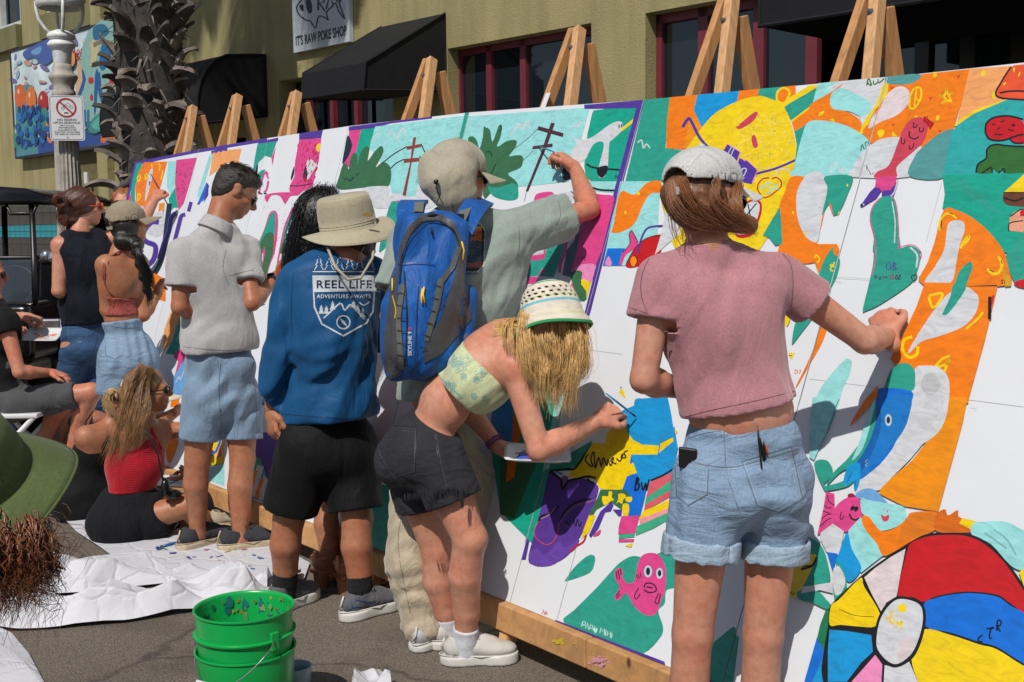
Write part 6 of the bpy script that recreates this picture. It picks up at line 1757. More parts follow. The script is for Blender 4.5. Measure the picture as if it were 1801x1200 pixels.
for S in 'LR':
    a, b = J['hip'+S], J['kn'+S]; d = nrm(b-a); e = a+(b-a)*.47
    sdf('shorts_cuff', [cone(e-d*.052, e+d*.004, .107*.97, .107*.97, .004, 'ab'), sub(cone(e-d*.07, e+d*.02, .097*.97, .095*.97, .003, 'ab'))], M('denim cuff', '#96aabb', 'denim', rough=.85, var=.15), o, .006, wrinkle(24, .004, V(0, 0, 1), 3))
tr = bvh(o); items = []; st = '#5f6f80'; lt = '#a9bccd'
seamline(items, [(1185, 782), (1240, 762), (1320, 752), (1406, 738)], 1.0, st); seamline(items, [(1272, 735), (1275, 790), (1278, 830), (1290, 870), (1300, 900)], 1.2, st)
seamline(items, [(1192, 800), (1230, 815), (1280, 822), (1330, 812), (1405, 790)], 1.2, st); seamline(items, [(1192, 804), (1230, 819), (1280, 826), (1330, 816), (1405, 794)], .8, lt)
for pk_ in ([(1187, 809), (1246, 820), (1244, 870), (1210, 890), (1190, 872)], [(1305, 812), (1392, 786), (1412, 878), (1370, 902), (1332, 890)]):
    mx, my = np.mean([p[0] for p in pk_]), np.mean([p[1] for p in pk_]); items += [(st, q_) for q_ in stroke(pk_, 1.7, True)]; items += [(lt, q_) for q_ in stroke([((x-mx)*.93+mx, (y-my)*.93+my) for x, y in pk_], 1.0, True)]
for x in (1272, 1403): items.append(('#8aa0b5', [(x-5, 728), (x+6, 727), (x+7, 768), (x-4, 770)])); seamline(items, [(x-4, 728), (x-3, 770)], .8, st); seamline(items, [(x+6, 727), (x+7, 768)], .8, st)
decal('stitching', items, tr, PAINT, o, 7, .0012)
# phone in the left pocket, brushes in the right pocket
def surf(tr, x, y, off): d = nrm(raydir(x, y)); r = tr.ray_cast(Vector(CAM), Vector(d), 30); return (V(*r[0]) if r[0] is not None else P(x, y, 3))-d*off
pc_ = surf(tr, 1210, 806, .009); mb = MB(); mb.box(pc_, .024, .006, .027, np.array([nrm(V(1, -.35, -.1)), nrm(V(.35, 1, 0)), ZUP])); single(mb, 'phone', blackpl, 'black phone sticking out of the pale denim back pocket', 'phone', bevel=.004)
for i, (x0, y0, x1, y1, c_) in enumerate(((1337, 798, 1332, 748, '#1c1c20'), (1341, 796, 1337, 770, '#121214'), (1345, 797, 1343, 776, '#121214'), (1349, 795, 1347, 782, '#b5562a'))):
    a = surf(tr, x0, y0, .004); b = surf(tr, x1, y1+8, .012)+ZUP*.012; mb = MB(); d = b-a; mb.tube([a-d*.6, a, a+d*.5, b], [.0028, .003, .0034, .0008], 7)
    single(mb, 'paint_brush', M('brush handle '+c_, c_, rough=.3), ['longest black paintbrush tucked into the denim back pocket', 'short black paintbrush left of the group in the back pocket', 'second short black brush in the denim back pocket', 'orange tipped brush at the right of the back pocket'][i], 'paintbrush', smooth=True)
shw = M('white sneaker leather', '#b7b5b2', rough=.6)
for S in 'LR': shoe('shoe', J['an'+S], J['toe'+S], shw, rubber, A_, .95)
hairb = M('auburn brown hair', '#6b4429', 'hair', rough=.45, stretch=(35, 35, 12)); hairbs = M('auburn strand', '#8a5a3a', rough=.4, var=.3)
r_, f_, u_ = head_axes(V(.78, .6, -.22)); hc = J['hd']; q = lambda a, b, d: hc+r_*a+f_*b+u_*d
hp = [elli(q(0, -.025, .01), (.082, .088, .085), np.array([r_, f_, u_]), .02), elli(P(1212, 358, 2.98), (.055, .055, .055), None, .04), elli(P(1252, 375, 2.97), (.055, .045, .035), None, .03), cone(P(1225, 378, 2.945), P(1318, 396, 2.97), .034, .024, .03), cone(P(1185, 340, 2.97), P(1210, 375, 2.96), .034, .03, .03), sub(elli(q(0, .14, -.01), (.075, .085, .12), np.array([r_, f_, u_]), .02))]
hb = sdf('hair', hp, hairb, A_, .006, wrinkle(75, .003, V(.8, .1, -.35), 3, 1, 1))
strands('loose_hair', [[P(1178, 322, 2.93), P(1185, 358, 2.91), P(1225, 388, 2.9), P(1310, 400, 2.93)], [P(1200, 318, 2.9), P(1218, 358, 2.89), P(1260, 386, 2.9), P(1320, 404, 2.94)], [P(1260, 318, 2.91), P(1256, 350, 2.89), P(1280, 380, 2.9), P(1325, 402, 2.95)], [P(1298, 325, 2.96), P(1294, 355, 2.93), P(1302, 382, 2.93), P(1322, 405, 2.95)]], 1100, .012, hairbs, A_, .0008, seed=4, clump=60, jit=.6)
strands('loose_hair', [[P(1180, 370, 2.93), P(1186, 410, 2.93), P(1195, 432, 2.92)], [P(1205, 395, 2.92), P(1204, 420, 2.9), P(1215, 436, 2.9)]], 30, .02, hairbs, A_, .0007, seed=5)
mesh = M('white cap mesh', '#b9b8b6', 'fabric', rough=.8, var=.1); capw = M('white cap cotton', '#cbc9c6', 'fabric', rough=.8, var=.08)
cp = ballcap(hc+u_*.012-f_*.012, V(.78, .6, -.02), nrm(V(-.22, -.1, .96)), mesh, A_, 1.05, True, capw, .085, low=.0, hy=.082)
tr = bvh(cp); items = []
seamline(items, [(1236, 268), (1216, 285), (1205, 310)], 3, '#cfcdc9'); seamline(items, [(1242, 268), (1262, 282), (1276, 304)], 3, '#cfcdc9')
decal('cap_seam', items, tr, PAINT, cp, 6, .0015)
glas = sunglasses(hc, V(.78, .6, -.22), ZUP, blackpl, lens, A_, 1.0)
# ============================================================ B  blonde woman bending forward
J = JJ(pel=(742, 788, 3.98), wai=(785, 705, 3.96), che=(862, 632, 3.93), nek=(925, 590, 3.88), hd=(966, 572, 3.8), shL=(893, 590, 4.06), shR=(905, 645, 3.79), elL=(812, 705, 4.2), wrL=(874, 783, 4.12), elR=(948, 792, 3.72), wrR=(1050, 742, 3.84),
       hipL=(722, 812, 4.06), hipR=(772, 815, 3.9), knL=(768, 965, 4.08), knR=(826, 948, 3.86), anL=(794, 1128, 4.12), anR=(818, 1140, 3.95))
J['legf'] = V(.85, .3, 0); J['toeL'] = V(.12, .03, -.03); J['toeR'] = V(.12, .02, -.03)
hR = P(1090, 714, 3.9)-J['wrR']; hL = P(918, 812, 4.05)-J['wrL']
B_ = make_person('person', 'blonde woman bending over in black denim shorts and floral tube top holding a palette', J, sk5, 1.0, True, fd=nrm(V(.55, .55, -.75)), hup=nrm(V(.3, .3, .8)), h=.0075,
                 hands=[hand_blocks(J['wrR'], hR, V(.2, .75, -.5), 1.0, .75, 1), hand_blocks(J['wrL'], hL, V(.1, -.2, .95), 1.0, .35, 1, point=False)], extra=[elli(P(845, 660, 3.86), (.1, .09, .1), None, .05)])
tub = M('pale green floral knit', '#bdc49a', 'fabric', rough=.8, var=.06, foldamt=.3)
ax = nrm(P(905, 612, 3.9)-P(762, 705, 3.96)); tc0 = P(776, 648+8, 3.9)
TP = torso_prims(J, 1.0, True, .009)[:3]+[elli(P(838, 680, 3.86), (.1, .1, .09), None, .05), elli(P(845, 660, 3.86), (.109, .099, .109), None, .05)]
n_lo = nrm(P(725, 618, 3.95)-P(812, 708, 3.85)); n_lo = nrm(np.cross(n_lo, V(0, 1, 0))); n_lo = n_lo if np.dot(n_lo, ax) < 0 else -n_lo
n_hi = nrm(P(786, 574, 3.95)-P(878, 664, 3.85)); n_hi = nrm(np.cross(n_hi, V(0, 1, 0))); n_hi = n_hi if np.dot(n_hi, ax) > 0 else -n_hi
o = sdf('tube_top', TP+[plane(P(770, 662, 3.9), n_lo), plane(P(832, 620, 3.9), n_hi)], tub, B_, .0065, wrinkle(26, .004, n_lo, 5, 1, 2))
tr = bvh(o); items = []; rs = np.random.RandomState(8); bl_ = '#84b9bb'
for i in range(34):
    x, y = rs.uniform(735, 870), rs.uniform(580, 705)
    for k in range(5): a = k*1.2566; items += [(bl_, qq) for qq in stroke(ell(x+3.6*math.cos(a)*(1+i % 2), y+3.6*math.sin(a)*(1+i % 2), 2.4+i % 2, 2+i % 2, a, 7), .9, True)]
seamline(items, [(790, 580), (830, 610), (873, 665)], 2.6, '#7fc2cc'); seamline(items, [(731, 625), (770, 660), (812, 700)], 2, '#7fc2cc')
decal('floral_print', items, tr, PAINT, o, 7, .0012)
denB = M('black denim', '#222228', 'denim', rough=.9, var=.35)
upd = nrm(P(783, 700, 3.96)-P(735, 800, 3.98))
o = sdf('shorts', shorts_prims(J, 1.0, True, .012, .5, .1, .101, up=upd, cut=.105), denB, B_, .0065, [wrinkle(20, .006, V(1, 0, .3), 24, 1, 2.4)])
tr = bvh(o); items = []; g1 = '#4b4b52'; g2 = '#101013'
seamline(items, [(678, 700), (720, 712), (770, 728), (812, 748)], 1, g1); seamline(items, [(657, 722), (700, 722), (740, 735), (765, 738)], 1.2, g2)
pk_ = [(659, 750), (731, 754), (728, 830), (692, 840), (668, 800)]; items += [(g1, q_) for q_ in stroke(pk_, 1.4, True)]+[(g2, q_) for q_ in stroke([((x-698)*1.06+698, (y-795)*1.06+795) for x, y in pk_], 1.2, True)]; seamline(items, [(664, 755), (728, 759)], .9, g1)
seamline(items, [(762, 730), (768, 790), (785, 870)], 1.5, g2); seamline(items, [(765, 730), (771, 790), (788, 870)], .8, g1); items.append(('#2f2f35', [(741, 696), (750, 698), (745, 727), (736, 725)])); items.append(('#19191c', [(708, 693), (738, 700), (735, 710), (706, 703)]))
for x, y in ((776, 734), (800, 742), (768, 752)): items.append(('#a5603f', ell(x, y, 2.2, 2.2, 0, 8)))
decal('stitching', items, tr, PAINT, o, 7, .0012)
ea = J['hipR']+(J['knR']-J['hipR'])*.5
strands('frayed_hem', [[P(x, 872-(x-700)*.17, 3.78), P(x+1, 884-(x-700)*.17, 3.77)] for x in range(712, 832, 5)]+[[P(812, 862, 3.76), P(812, 880, 3.755), P(813, 896, 3.75)]]*3, 170, .006, denB, B_, .0011, seed=3)
soleW = M('white sneaker sole', '#bdbab4', rough=.6); snw = M('cream grey sneaker', '#b3b0aa', rough=.7, var=.12, scale=20)
for S, fl_ in (('L', .0), ('R', .0)):
    so_ = shoe('shoe', J['an'+S], J['toe'+S]+V(0, -.01 if S == 'R' else .03, 0), snw, soleW, B_, 1.0, laces=whitecl, sole=.034); sock(J, S, whitecl, B_, .085 if S == 'R' else .1)
    if S == 'R':
        tr = bvh(so_); items = []
        for q_ in ([(858, 1172), (866, 1192), (874, 1174)], [(848, 1170), (862, 1196)]): seamline(items, q_, 2.4, '#8f939b')
        items.append(('#9b9da3', [(800, 1150), (820, 1165), (822, 1188), (786, 1186), (782, 1170)])); items.append(('#9b9da3', [(886, 1176), (912, 1180), (921, 1192), (880, 1192)])); decal('shoe_panel', items, tr, PAINT, so_, 7, .0012)
blond = M('blonde hair', '#b08a50', 'hair', rough=.45, stretch=(55, 55, 5)); blonds = M('blonde strand', '#d6ae70', rough=.4, var=.35, scale=30); blonds2 = M('dark blonde strand', '#a1763f', rough=.4, var=.35, scale=30)
hg = []
for i in range(11):
    x = 925+i*9.5; hg.append([P(x, 560+i*1.5, 3.73+.01*(i % 3)), P(x+2+i*.3, 605, 3.70+.015*(i % 4)), P(x+8+5*math.sin(i*2)-i*.6, 650, 3.70+.02*(i % 3)), P(x+16+9*math.sin(i*1.7)-i*3.2, (690, 722, 668, 705)[i % 4]-(20 if i < 3 else 0), 3.72)])
sdf('hair', [elli(P(962, 585, 3.8), (.1, .09, .095), None, .03)]+[cone(g_[0]+V(0, .04, 0), g_[2]+V(0, .05, 0), .03, .012, .02) for g_ in hg], blond, B_, .007, wrinkle(90, .004, ZUP, 2, 1, 1))
strands('hanging_hair', hg, 2300, .022, blonds, B_, .00075, .006, 9, 6, jit=.9, clump=110); strands('hanging_hair', hg, 800, .02, blonds2, B_, .0007, .006, 9, 7, jit=.9, clump=70); strands('hanging_hair', hg, 120, .03, blonds, B_, .0006, .008, 9, 8, jit=1.2)
tb = bvh(next(c for c in B_.children if c.name.startswith('body'))); bg_ = []
for k in range(9):
    pts = []
    for x, y in ((918, 562+k*3), (895, 560+k*3.5), (868, 562+k*3.6), (838-k*3, 570+k*3.4), (806-k*1.5, 584+k*3)):
        r = tb.ray_cast(Vector(CAM), Vector(nrm(raydir(x, y))), 30)
        if r[0] is not None: pts.append(V(*r[0])-nrm(raydir(x, y))*.006)
    if len(pts) > 2: bg_.append(pts[:(5 if k < 5 else 3)])
if bg_: strands('hair_over_back', bg_, 320, .006, blonds, B_, .0009, .0015, 8, 8, jit=.8)
strands('hair_over_shoulder', [[P(916, 560, 3.82), P(892+k, 566, 3.84), P(884+k*1.4, 590, 3.78), P(892+k, 616+k, 3.72)] for k in (0, 10, 20)], 120, .01, blonds, B_, .0009, .003, 9, 9, jit=.8)
# crochet hat
hu = nrm(V(-.13, .32, .93)); hcr = P(971, 563, 3.8); cream = M('cream crochet cotton', '#c9bda4', 'fabric', rough=.95, var=.1)
o = thing('x', '', 'x'); bpy.data.objects.remove(o)
r0h = nrm(np.cross(V(0, 1, 0), hu)); f0h = np.cross(hu, r0h)
mb = MB(); n = 44; rows = []
prof = [(.132, -.035), (.13, -.028), (.122, -.012), (.113, .0), (.108, .012), (.105, .028), (.102, .045), (.098, .06), (.093, .074), (.085, .09), (.074, .103), (.06, .112), (.043, .119), (.02, .123), (.002, .124)]
cols_ = ['#2f9a5c', '#e2d9c6', '#d9d8b0', '#e2d9c6', '#e2d9c6', '#7fc0cf', '#d3daa8', '#e2d9c6', '#e2d9c6', '#e2d9c6', '#2f9a5c', '#b9d8d2', '#e2d9c6', '#e2d9c6']
PR = [(a*1.0, b*1.08) for a, b in prof]; fine_ = []
for (a, b), (c, d) in zip(PR[:-1], PR[1:]):
    for t in (0, .5): fine_.append((a+(c-a)*t, b+(d-b)*t))
fine_.append(PR[-1]); vs = []
for j, (rr, zz) in enumerate(fine_):
    for k in range(n):
        a = 2*math.pi*(k+.5*(j % 2))/n; w_ = .004*math.sin(3*a+1)*(1 if j < 6 else 0); q = rr*(1+.012*(-1)**j); vs.append(hcr+(r0h*math.cos(a)+f0h*math.sin(a))*q+hu*(zz+w_))
fs = []; fc = []
for j in range(len(fine_)-1):
    for k in range(n):
        hole = 13 <= j <= 18 and (k+j//2) % 2 == 0 and j % 2 == 1
        if hole: continue
        fs.append((j*n+k, j*n+(k+1) % n, (j+1)*n+(k+1) % n, (j+1)*n+k)); fc.append(cols_[j//2] if j % 2 or j < 2 else '#e2d9c6')
for f, c in zip(fs, fc): mb.f.append(f); mb.c.append(c); mb.m.append(0)
mb.v = [tuple(v) for v in vs]; crochet = M('crochet yarn', '#ffffff', 'paint', rough=.95)
ho = mb.build('crochet_hat', crochet, B_, True); md = ho.modifiers.new('solid', 'SOLIDIFY'); md.thickness = .005
# bracelets
pur = M('purple bead', '#6a2f78', rough=.3)
mb = MB(); d = nrm(J['wrL']-J['elL']); A3 = frame(d)
for z in (-.01, -.022):
    for k in range(18): a = k*.349; c = J['wrL']+d*z+(A3[0]*math.cos(a)+A3[1]*math.sin(a))*.031; mb.lathe([(0, -.005), (.005, -.002), (.005, .002), (0, .005)], c, 6)
o = mb.build('bracelet', pur, B_, True); o['kind'] = 'stuff'
# palette plate and brush
def plate(cpx, D, tilt, label, w_=.115, d_=.075, splat=('#3b62c8', '#7a3fa0'), px=True):
    c = P(cpx[0], cpx[1], D); n = nrm(tilt); A3 = frame(n, V(0, 1, 0)); t = thing('paint_plate', label, 'paint plate', c)
    def ring(k, z): return [c+A3[0]*max(-1, min(1, 1.35*math.cos(a)))*w_*k+A3[1]*max(-1, min(1, 1.35*math.sin(a)))*d_*k+n*z for a in np.linspace(0, 2*math.pi, 33)[:-1]]
    rings = [ring(.05, 0), ring(.7, 0), ring(.86, .012), ring(1, .014), ring(.99, .011), ring(.85, .008), ring(.7, -.003), ring(.05, -.003)]
    mb = MB(); vs = [p for r_ in rings for p in r_]; fs = [(i*32+k, i*32+(k+1) % 32, ((i+1) % 8)*32+(k+1) % 32, ((i+1) % 8)*32+k) for i in range(8) for k in range(32)]; mb.add(vs, fs)
    mb.build('plate', M('white paper plate', '#c6c7ca', rough=.5, var=.03), t, True); rs = np.random.RandomState(int(cpx[0])); mb = MB()
    for i in range(9):
        cx_, cy_ = rs.uniform(-.6, .6)*w_, rs.uniform(-.5, .5)*d_; rr = rs.uniform(.008, .02); h = rs.uniform(.003, .007)
        for k0, k1, z0, z1 in ((1, .7, .0006, h*.7), (.7, .01, h*.7, h)):
            m_ = 12; ph = [1+.25*math.sin(3*a+i) for a in np.linspace(0, 6.283, m_+1)[:-1]]; L0 = [c+A3[0]*(cx_+rr*k0*ph[k]*math.cos(k*6.283/m_))+A3[1]*(cy_+rr*k0*ph[k]*math.sin(k*6.283/m_))+n*z0 for k in range(m_)]; L1 = [c+A3[0]*(cx_+rr*k1*ph[k]*math.cos(k*6.283/m_))+A3[1]*(cy_+rr*k1*ph[k]*math.sin(k*6.283/m_))+n*z1 for k in range(m_)]
            mb.add(L0+L1, [(k, (k+1) % m_, m_+(k+1) % m_, m_+k) for k in range(m_)], splat[i % len(splat)])
    mb.build('wet_paint', PAINT, t, True); return t
plate((945, 802), 4.0, V(.05, -.18, 1), 'white paint plate with blue and purple paint held by the bending blonde woman', .118, .08)
def brush(a, b, col, label, tip='#20242c', r=.0035):
    a, b = V(*a), V(*b); t = thing('paint_brush', label, 'paintbrush', a); d = nrm(b-a); L = np.linalg.norm(b-a)
    mb = MB(); mb.tube([b, b-d*L*.35, b-d*L*.7], [r*.6, r*1.15, r], 8); mb.build('handle', M('brush handle '+col, col, rough=.3), t, True)
    mb = MB(); mb.tube([b-d*L*.7, a+d*L*.13], [r, r*1.1], 8); mb.build('ferrule', steel, t, True)
    mb = MB(); mb.tube([a+d*L*.13, a+d*L*.06, a], [r*1.05, r*1.1, r*.2], 8); mb.build('bristle', M('bristle '+tip, tip, rough=.9), t, True); return t
brush(bd(1122, 735, .01), P(1066, 692, 3.78), '#1f74b8', 'blue handled paintbrush in the hand of the bending blonde woman')
# ============================================================ C  man with the blue backpack
J = JJ(pel=(772, 795, 4.3), wai=(782, 680, 4.28), che=(812, 500, 4.26), nek=(803, 372, 4.3), hd=(806, 316, 4.36), shL=(722, 432, 4.24), shR=(914, 408, 4.34), elL=(688, 556, 4.16), wrL=(718, 650, 4.24), elR=(1037, 368, 4.5), wrR=(1013, 300, 4.72),
       hipL=(738, 838, 4.25), hipR=(822, 838, 4.36), knL=(720, 985, 4.16), knR=(832, 985, 4.36), anL=(752, 1125, 4.15), anR=(858, 1118, 4.42))
J['toeL'] = V(.05, .12, -.03); J['toeR'] = V(.08, .12, -.03)
hR = P(984, 264, 4.8)-J['wrR']
C_ = make_person('person', 'man with a blue backpack and flap cap reaching up to paint the sky', J, sk3, 1.06, False, fd=V(.8, .58, .02), h=.008, hands=[hand_blocks(J['wrR'], hR, V(-.6, .3, -.6), 1.08, .75, -1), hand_blocks(J['wrL'], V(.1, .1, -1), V(1, 0, 0), 1.05, .5, 1)])
sage = M('sage green cotton', '#86928a', 'fabric', rough=.9, var=.08, foldscale=5, foldamt=.7)
ex = [elli(P(800, 600, 4.28), (.2, .15, .3), None, .08), elli(P(795, 680, 4.28), (.19, .15, .16), None, .08), cone(P(900, 420, 4.34), P(840, 560, 4.32), .09, .12, .06)]
dv = nrm(P(1000, 375, 4.45)-P(850, 520, 4.3))
o = tee(J, 1.06, False, .018, P(790, 700, 4.25), V(0, 0, -1), .66, .09, .09, sage, C_, [wrinkle(9, .016, dv, 4, 1, 1.5), wrinkle(18, .005, dv, 8, 1, 2)], .0075, ex, wide=1.12)
tr = bvh(o); items = []     # back print with sunset over mountains
fr = [(803, 394), (845, 394), (853, 406), (851, 466), (840, 478), (812, 478), (800, 470), (800, 400)]
def sc(ps, k, cx=828, cy=436): return [((x-cx)*k+cx, (y-cy)*k+cy) for x, y in ps]
for k, c in ((1.1, '#7d97a6'), (1.03, '#e3dcae'), (.98, '#2a3438')): items.append((c, sc(fr, k)))
tr_items = items; bands = [('#e9a93c', 397, 406), ('#d8503a', 404, 416), ('#e4803a', 412, 424), ('#4d5b62', 422, 440), ('#3b4a55', 436, 462), ('#b5573a', 462, 472)]
for j, (c, a, b) in enumerate(bands): items.append((c, sc([(803, a+2*math.sin(j)), (816, a-2), (830, a+1), (848, a-1), (848, b), (803, b)], .97)))
for j in range(18): y = 400+j*4; items += [(['#f0c24a', '#c8402f', '#e4803a'][j % 3] if j < 6 else '#75868a', q_) for q_ in stroke([(806, y), (818, y+2*math.sin(j*2)), (832, y-2), (846, y+1)], 1.1)]
lay = [(decal('back_print', [items[0]], tr, PAINT, o, 7, .0012)), decal('back_print', [items[1]], tr, PAINT, o, 7, .0016), decal('back_print', [items[2]], tr, PAINT, o, 7, .002), decal('back_print', items[3:9], tr, PAINT, o, 7, .0024), decal('back_print', items[9:], tr, PAINT, o, 7, .0028)]
for l_ in lay[1:]:
    if l_ is not None: l_['label'] = 'sunset and mountain print layer'
vs, fs = text_mesh('Island', 12); items = [('#2b3338', [(vs[i][0]+812, 482-vs[i][1]) for i in f]) for f in fs]; decal('back_lettering', items, tr, PAINT, o, 20, .0018)
items = []; seamline(items, [(982, 352), (986, 378), (978, 396)], 1, '#6f7a72'); seamline(items, [(912, 395), (914, 430), (908, 460)], 1, '#6f7a72'); decal('stitching', items, tr, PAINT, o, 7, .0012)
khaki = M('khaki hiking nylon', '#a89a84', 'fabric', rough=.8, var=.1, foldscale=9, foldamt=.9)
PP = torso_prims(J, 1.06, False, .012)[1:5]
for S in 'LR': PP += [cone(J['hip'+S], J['kn'+S], .11, .085, .03), cone(J['kn'+S], J['an'+S]+ZUP*.02, .09, .08, .02, 'b'), elli(J['an'+S]+ZUP*.055, (.09, .1, .04), None, .03)]
o = sdf('trousers', PP+[plane(J['pel']+ZUP*.15, ZUP)], khaki, C_, .008, [wrinkle(26, .009, V(1, .2, .15), 31, 1, 2.2)])
tr = bvh(o); items = []; seamline(items, [(694, 900), (715, 905), (740, 915)], 1.4, '#7d725f'); seamline(items, [(713, 700+180), (700, 960), (722, 1080)], 1.1, '#857a66'); decal('stitching', items, tr, PAINT, o, 7, .0012)
for S in 'LR': shoe('shoe', J['an'+S]-V(0, .02, 0), J['toe'+S], M('white grey trainer', '#a5a5a8', rough=.7, var=.2), soleW, C_, 1.1)
sdf('hair', [elli(J['hd']-V(.02, .03, -.02), (.085, .1, .09), None, .02)], M('grey hair', '#8b857c', 'hair'), C_, .008)
tanc = M('khaki cap nylon', '#9e9784', 'fabric', rough=.8, var=.1); upc = nrm(V(-.08, -.05, 1))
cp = ballcap(J['hd']+ZUP*.02, V(.8, .58, -.06), upc, tanc, C_, 1.1, False, tanc, .09, name='flap_cap', hy=.092)
sdf('neck_flap', [cone(P(775, 320, 4.26), P(790, 345, 4.25), .075, .06, .04), cone(P(800, 315, 4.26), P(815, 340, 4.27), .075, .055, .04), elli(P(760, 300, 4.3), (.05, .07, .08), None, .04), elli(P(815, 290, 4.3), (.05, .07, .08), None, .04)], tanc, cp, .006, wrinkle(9, .007, V(.7, 0, -.7), 8))
mb = MB(); mb.tube([P(765, 318, 4.18), P(770, 322, 4.17), P(766, 330, 4.18), P(774, 345, 4.18), P(768, 356, 4.19)], .002, 5); mb.lathe([(0, -.01), (.009, -.006), (.009, .006), (0, .01)], P(767, 320, 4.17), 8); mb.tube([P(795, 350, 4.22), P(798, 380, 4.17), P(795, 400, 4.15)], .0016, 5); mb.build('cap_cord', blackpl, cp, True)
sunglasses(J['hd'], V(.8, .58, .02), ZUP, blackpl, lens, C_, 1.06)
brush(bd(948, 258, .005), P(976, 268, 4.72), '#1d6cb0', 'thin blue paintbrush touching the dark utility pole painting', r=.003)
# ============================================================ backpack
bb = M('royal blue pack nylon', '#14529a', 'fabric', rough=.55, var=.18, foldscale=8, foldamt=.8, sheen=.05); bg2 = M('grey pack mesh', '#4c4c50', 'fabric', rough=.85, var=.12); bgs = M('grey webbing strap', '#62645f', 'fabric', rough=.7, var=.08); bdk = M('black zip tape', '#1d1d20', rough=.8); yel = M('yellow cord', '#d8b020', rough=.6)
bp_ = thing('backpack', 'bright blue hiking backpack with grey side panels and yellow zip pulls', 'backpack', P(755, 640, 4.05))
ub = nrm(P(758, 400, 4.08)-P(745, 640, 4.0)); rb_ = nrm(V(1, .25, 0)-ub*np.dot(V(1, .25, 0), ub)); RB = np.array([rb_, np.cross(ub, rb_), ub])
G_ = [rbox(P(757, 470, 4.06), (.07, .05, .14), RB, .045), rbox(P(748, 565, 4.02), (.075, .06, .12), RB, .04, .05), elli(P(744, 560, 3.98), (.1, .1, .19), RB, .05), elli(P(742, 610, 3.99), (.108, .11, .12), RB, .04), cone(P(690, 540, 4.0), P(700, 650, 4.0), .04, .05, .03), cone(P(820, 520, 4.08), P(812, 600, 4.04), .045, .05, .03)]
body = sdf('main_compartment', G_, bb, bp_, .007, [wrinkle(8, .013, V(.35, 0, 1), 13, 1, 2.5), wrinkle(18, .005, V(.3, 0, 1), 3)]); tr = bvh(body)
def pdec(name, polys_, mat_col, off, mat=PAINT): return decal(name, [(mat_col, p) for p in polys_], tr, mat, body, 6, off)
pdec('side_panel', [[(690, 480), (700, 440), (716, 400), (740, 378), (775, 376), (800, 392), (812, 420), (816, 430), (806, 432), (796, 404), (770, 388), (742, 390), (722, 412), (706, 450), (698, 500), (706, 660), (678, 670), (674, 600)]], '#4a4a4f', .004)
pdec('side_panel', [[(812, 430), (800, 480), (776, 560), (748, 600), (745, 640), (780, 620), (830, 560), (822, 500), (818, 440)]], '#48484d', .004)
for pts in ([(708, 500), (700, 560), (706, 650)], [(775, 490), (762, 560), (750, 600)]): pdec('webbing', stroke(pts, 9), '#5f615c', .007)
pdec('webbing', stroke([(810, 430), (795, 470), (776, 495), (768, 540), (755, 575)], 10), '#55575a', .0065)
items = []
for pts, wd, c in (([(702, 500), (708, 450), (722, 415), (745, 391), (772, 389), (797, 404), (808, 432)], 2.2, '#141417'), ([(700, 465), (735, 462), (765, 466)], 1.6, '#0a2f63'), ([(735, 500), (732, 560), (730, 640)], 1.6, '#0a2c5c'), ([(710, 475), (715, 560), (712, 650)], 2, '#141417'), ([(690, 520), (696, 545), (694, 560)], 2, '#d8b020')): seamline(items, pts, wd, c)
for k in range(6): y = 515+k*22; items += [('#2a2b2d', q_) for q_ in stroke([(698, y), (712, y+2)], 2)]; items += [('#2a2b2d', q_) for q_ in stroke([(776-k*5, y-10), (764-k*5, y-14)], 2)]
decal('zip_and_loops', items, tr, PAINT, body, 6, .0095)
vs, fs = text_mesh('SKYLINE 9.0', 9.5, True); items = [('#c9ccd0' if vs[f[0]][0] < 43 else '#b04060', [(722-vs[i][1]*-1-0-0, 626-vs[i][0]) for i in f][::-1]) for f in fs]
items = [(c, [(724-(x-722), y) for x, y in p]) for c, p in items]; decal('back_lettering', items, tr, PAINT, body, 20, .006)
def surfp(x, y, off): return surf(tr, x, y, off)
for pts in ([(746, 505), (744, 518), (747, 532)], [(812, 425), (816, 440), (814, 458)], [(686, 490), (684, 503), (680, 512)], [(743, 508), (741, 524), (742, 534)]):
    mb = MB(); mb.tube([surfp(max(x, 690), y, .012) for x, y in pts], .0032, 6); mb.build('zip_pull', yel, bp_, True)
mb = MB(); mb.tube([surfp(758, 400, .01), surfp(760, 412, .014)], .004, 6); mb.build('zip_pull', bdk, bp_, True)
def ribbon(pts, wd, th, side, mat, name, root):
    mb = MB(); pts = [V(*p) for p in smooth_poly(pts, 2, False)]
    vs = []
    for i, p in enumerate(pts):
        t = nrm(pts[min(i+1, len(pts)-1)]-pts[max(i-1, 0)]); n = nrm(V(*side)-t*np.dot(V(*side), t)); x = np.cross(t, n); vs += [p-x*wd/2, p+x*wd/2, p+x*wd/2+n*th, p-x*wd/2+n*th]
    fs = [(i*4+k, i*4+(k+1) % 4, i*4+4+(k+1) % 4, i*4+4+k) for i in range(len(pts)-1) for k in range(4)]+[(3, 2, 1, 0), tuple(len(vs)-4+k for k in range(4))]
    mb.add(vs, fs); o = mb.build(name, mat, root, False); return o
ribbon([P(724, 400, 4.12), P(722, 378, 4.16), P(725, 362, 4.24), P(730, 358, 4.36)], .1, .014, V(0, -1, .4), bb, 'shoulder_strap', bp_)
ribbon([P(806, 418, 4.08), P(822, 385, 4.12), P(838, 362, 4.22), P(848, 356, 4.36)], .085, .014, V(.1, -1, .4), bb, 'shoulder_strap', bp_)
ribbon([P(735, 405, 4.04), P(736, 375, 4.11), P(738, 358, 4.21)], .034, .006, V(0, -1, .5), bgs, 'load_strap', bp_)
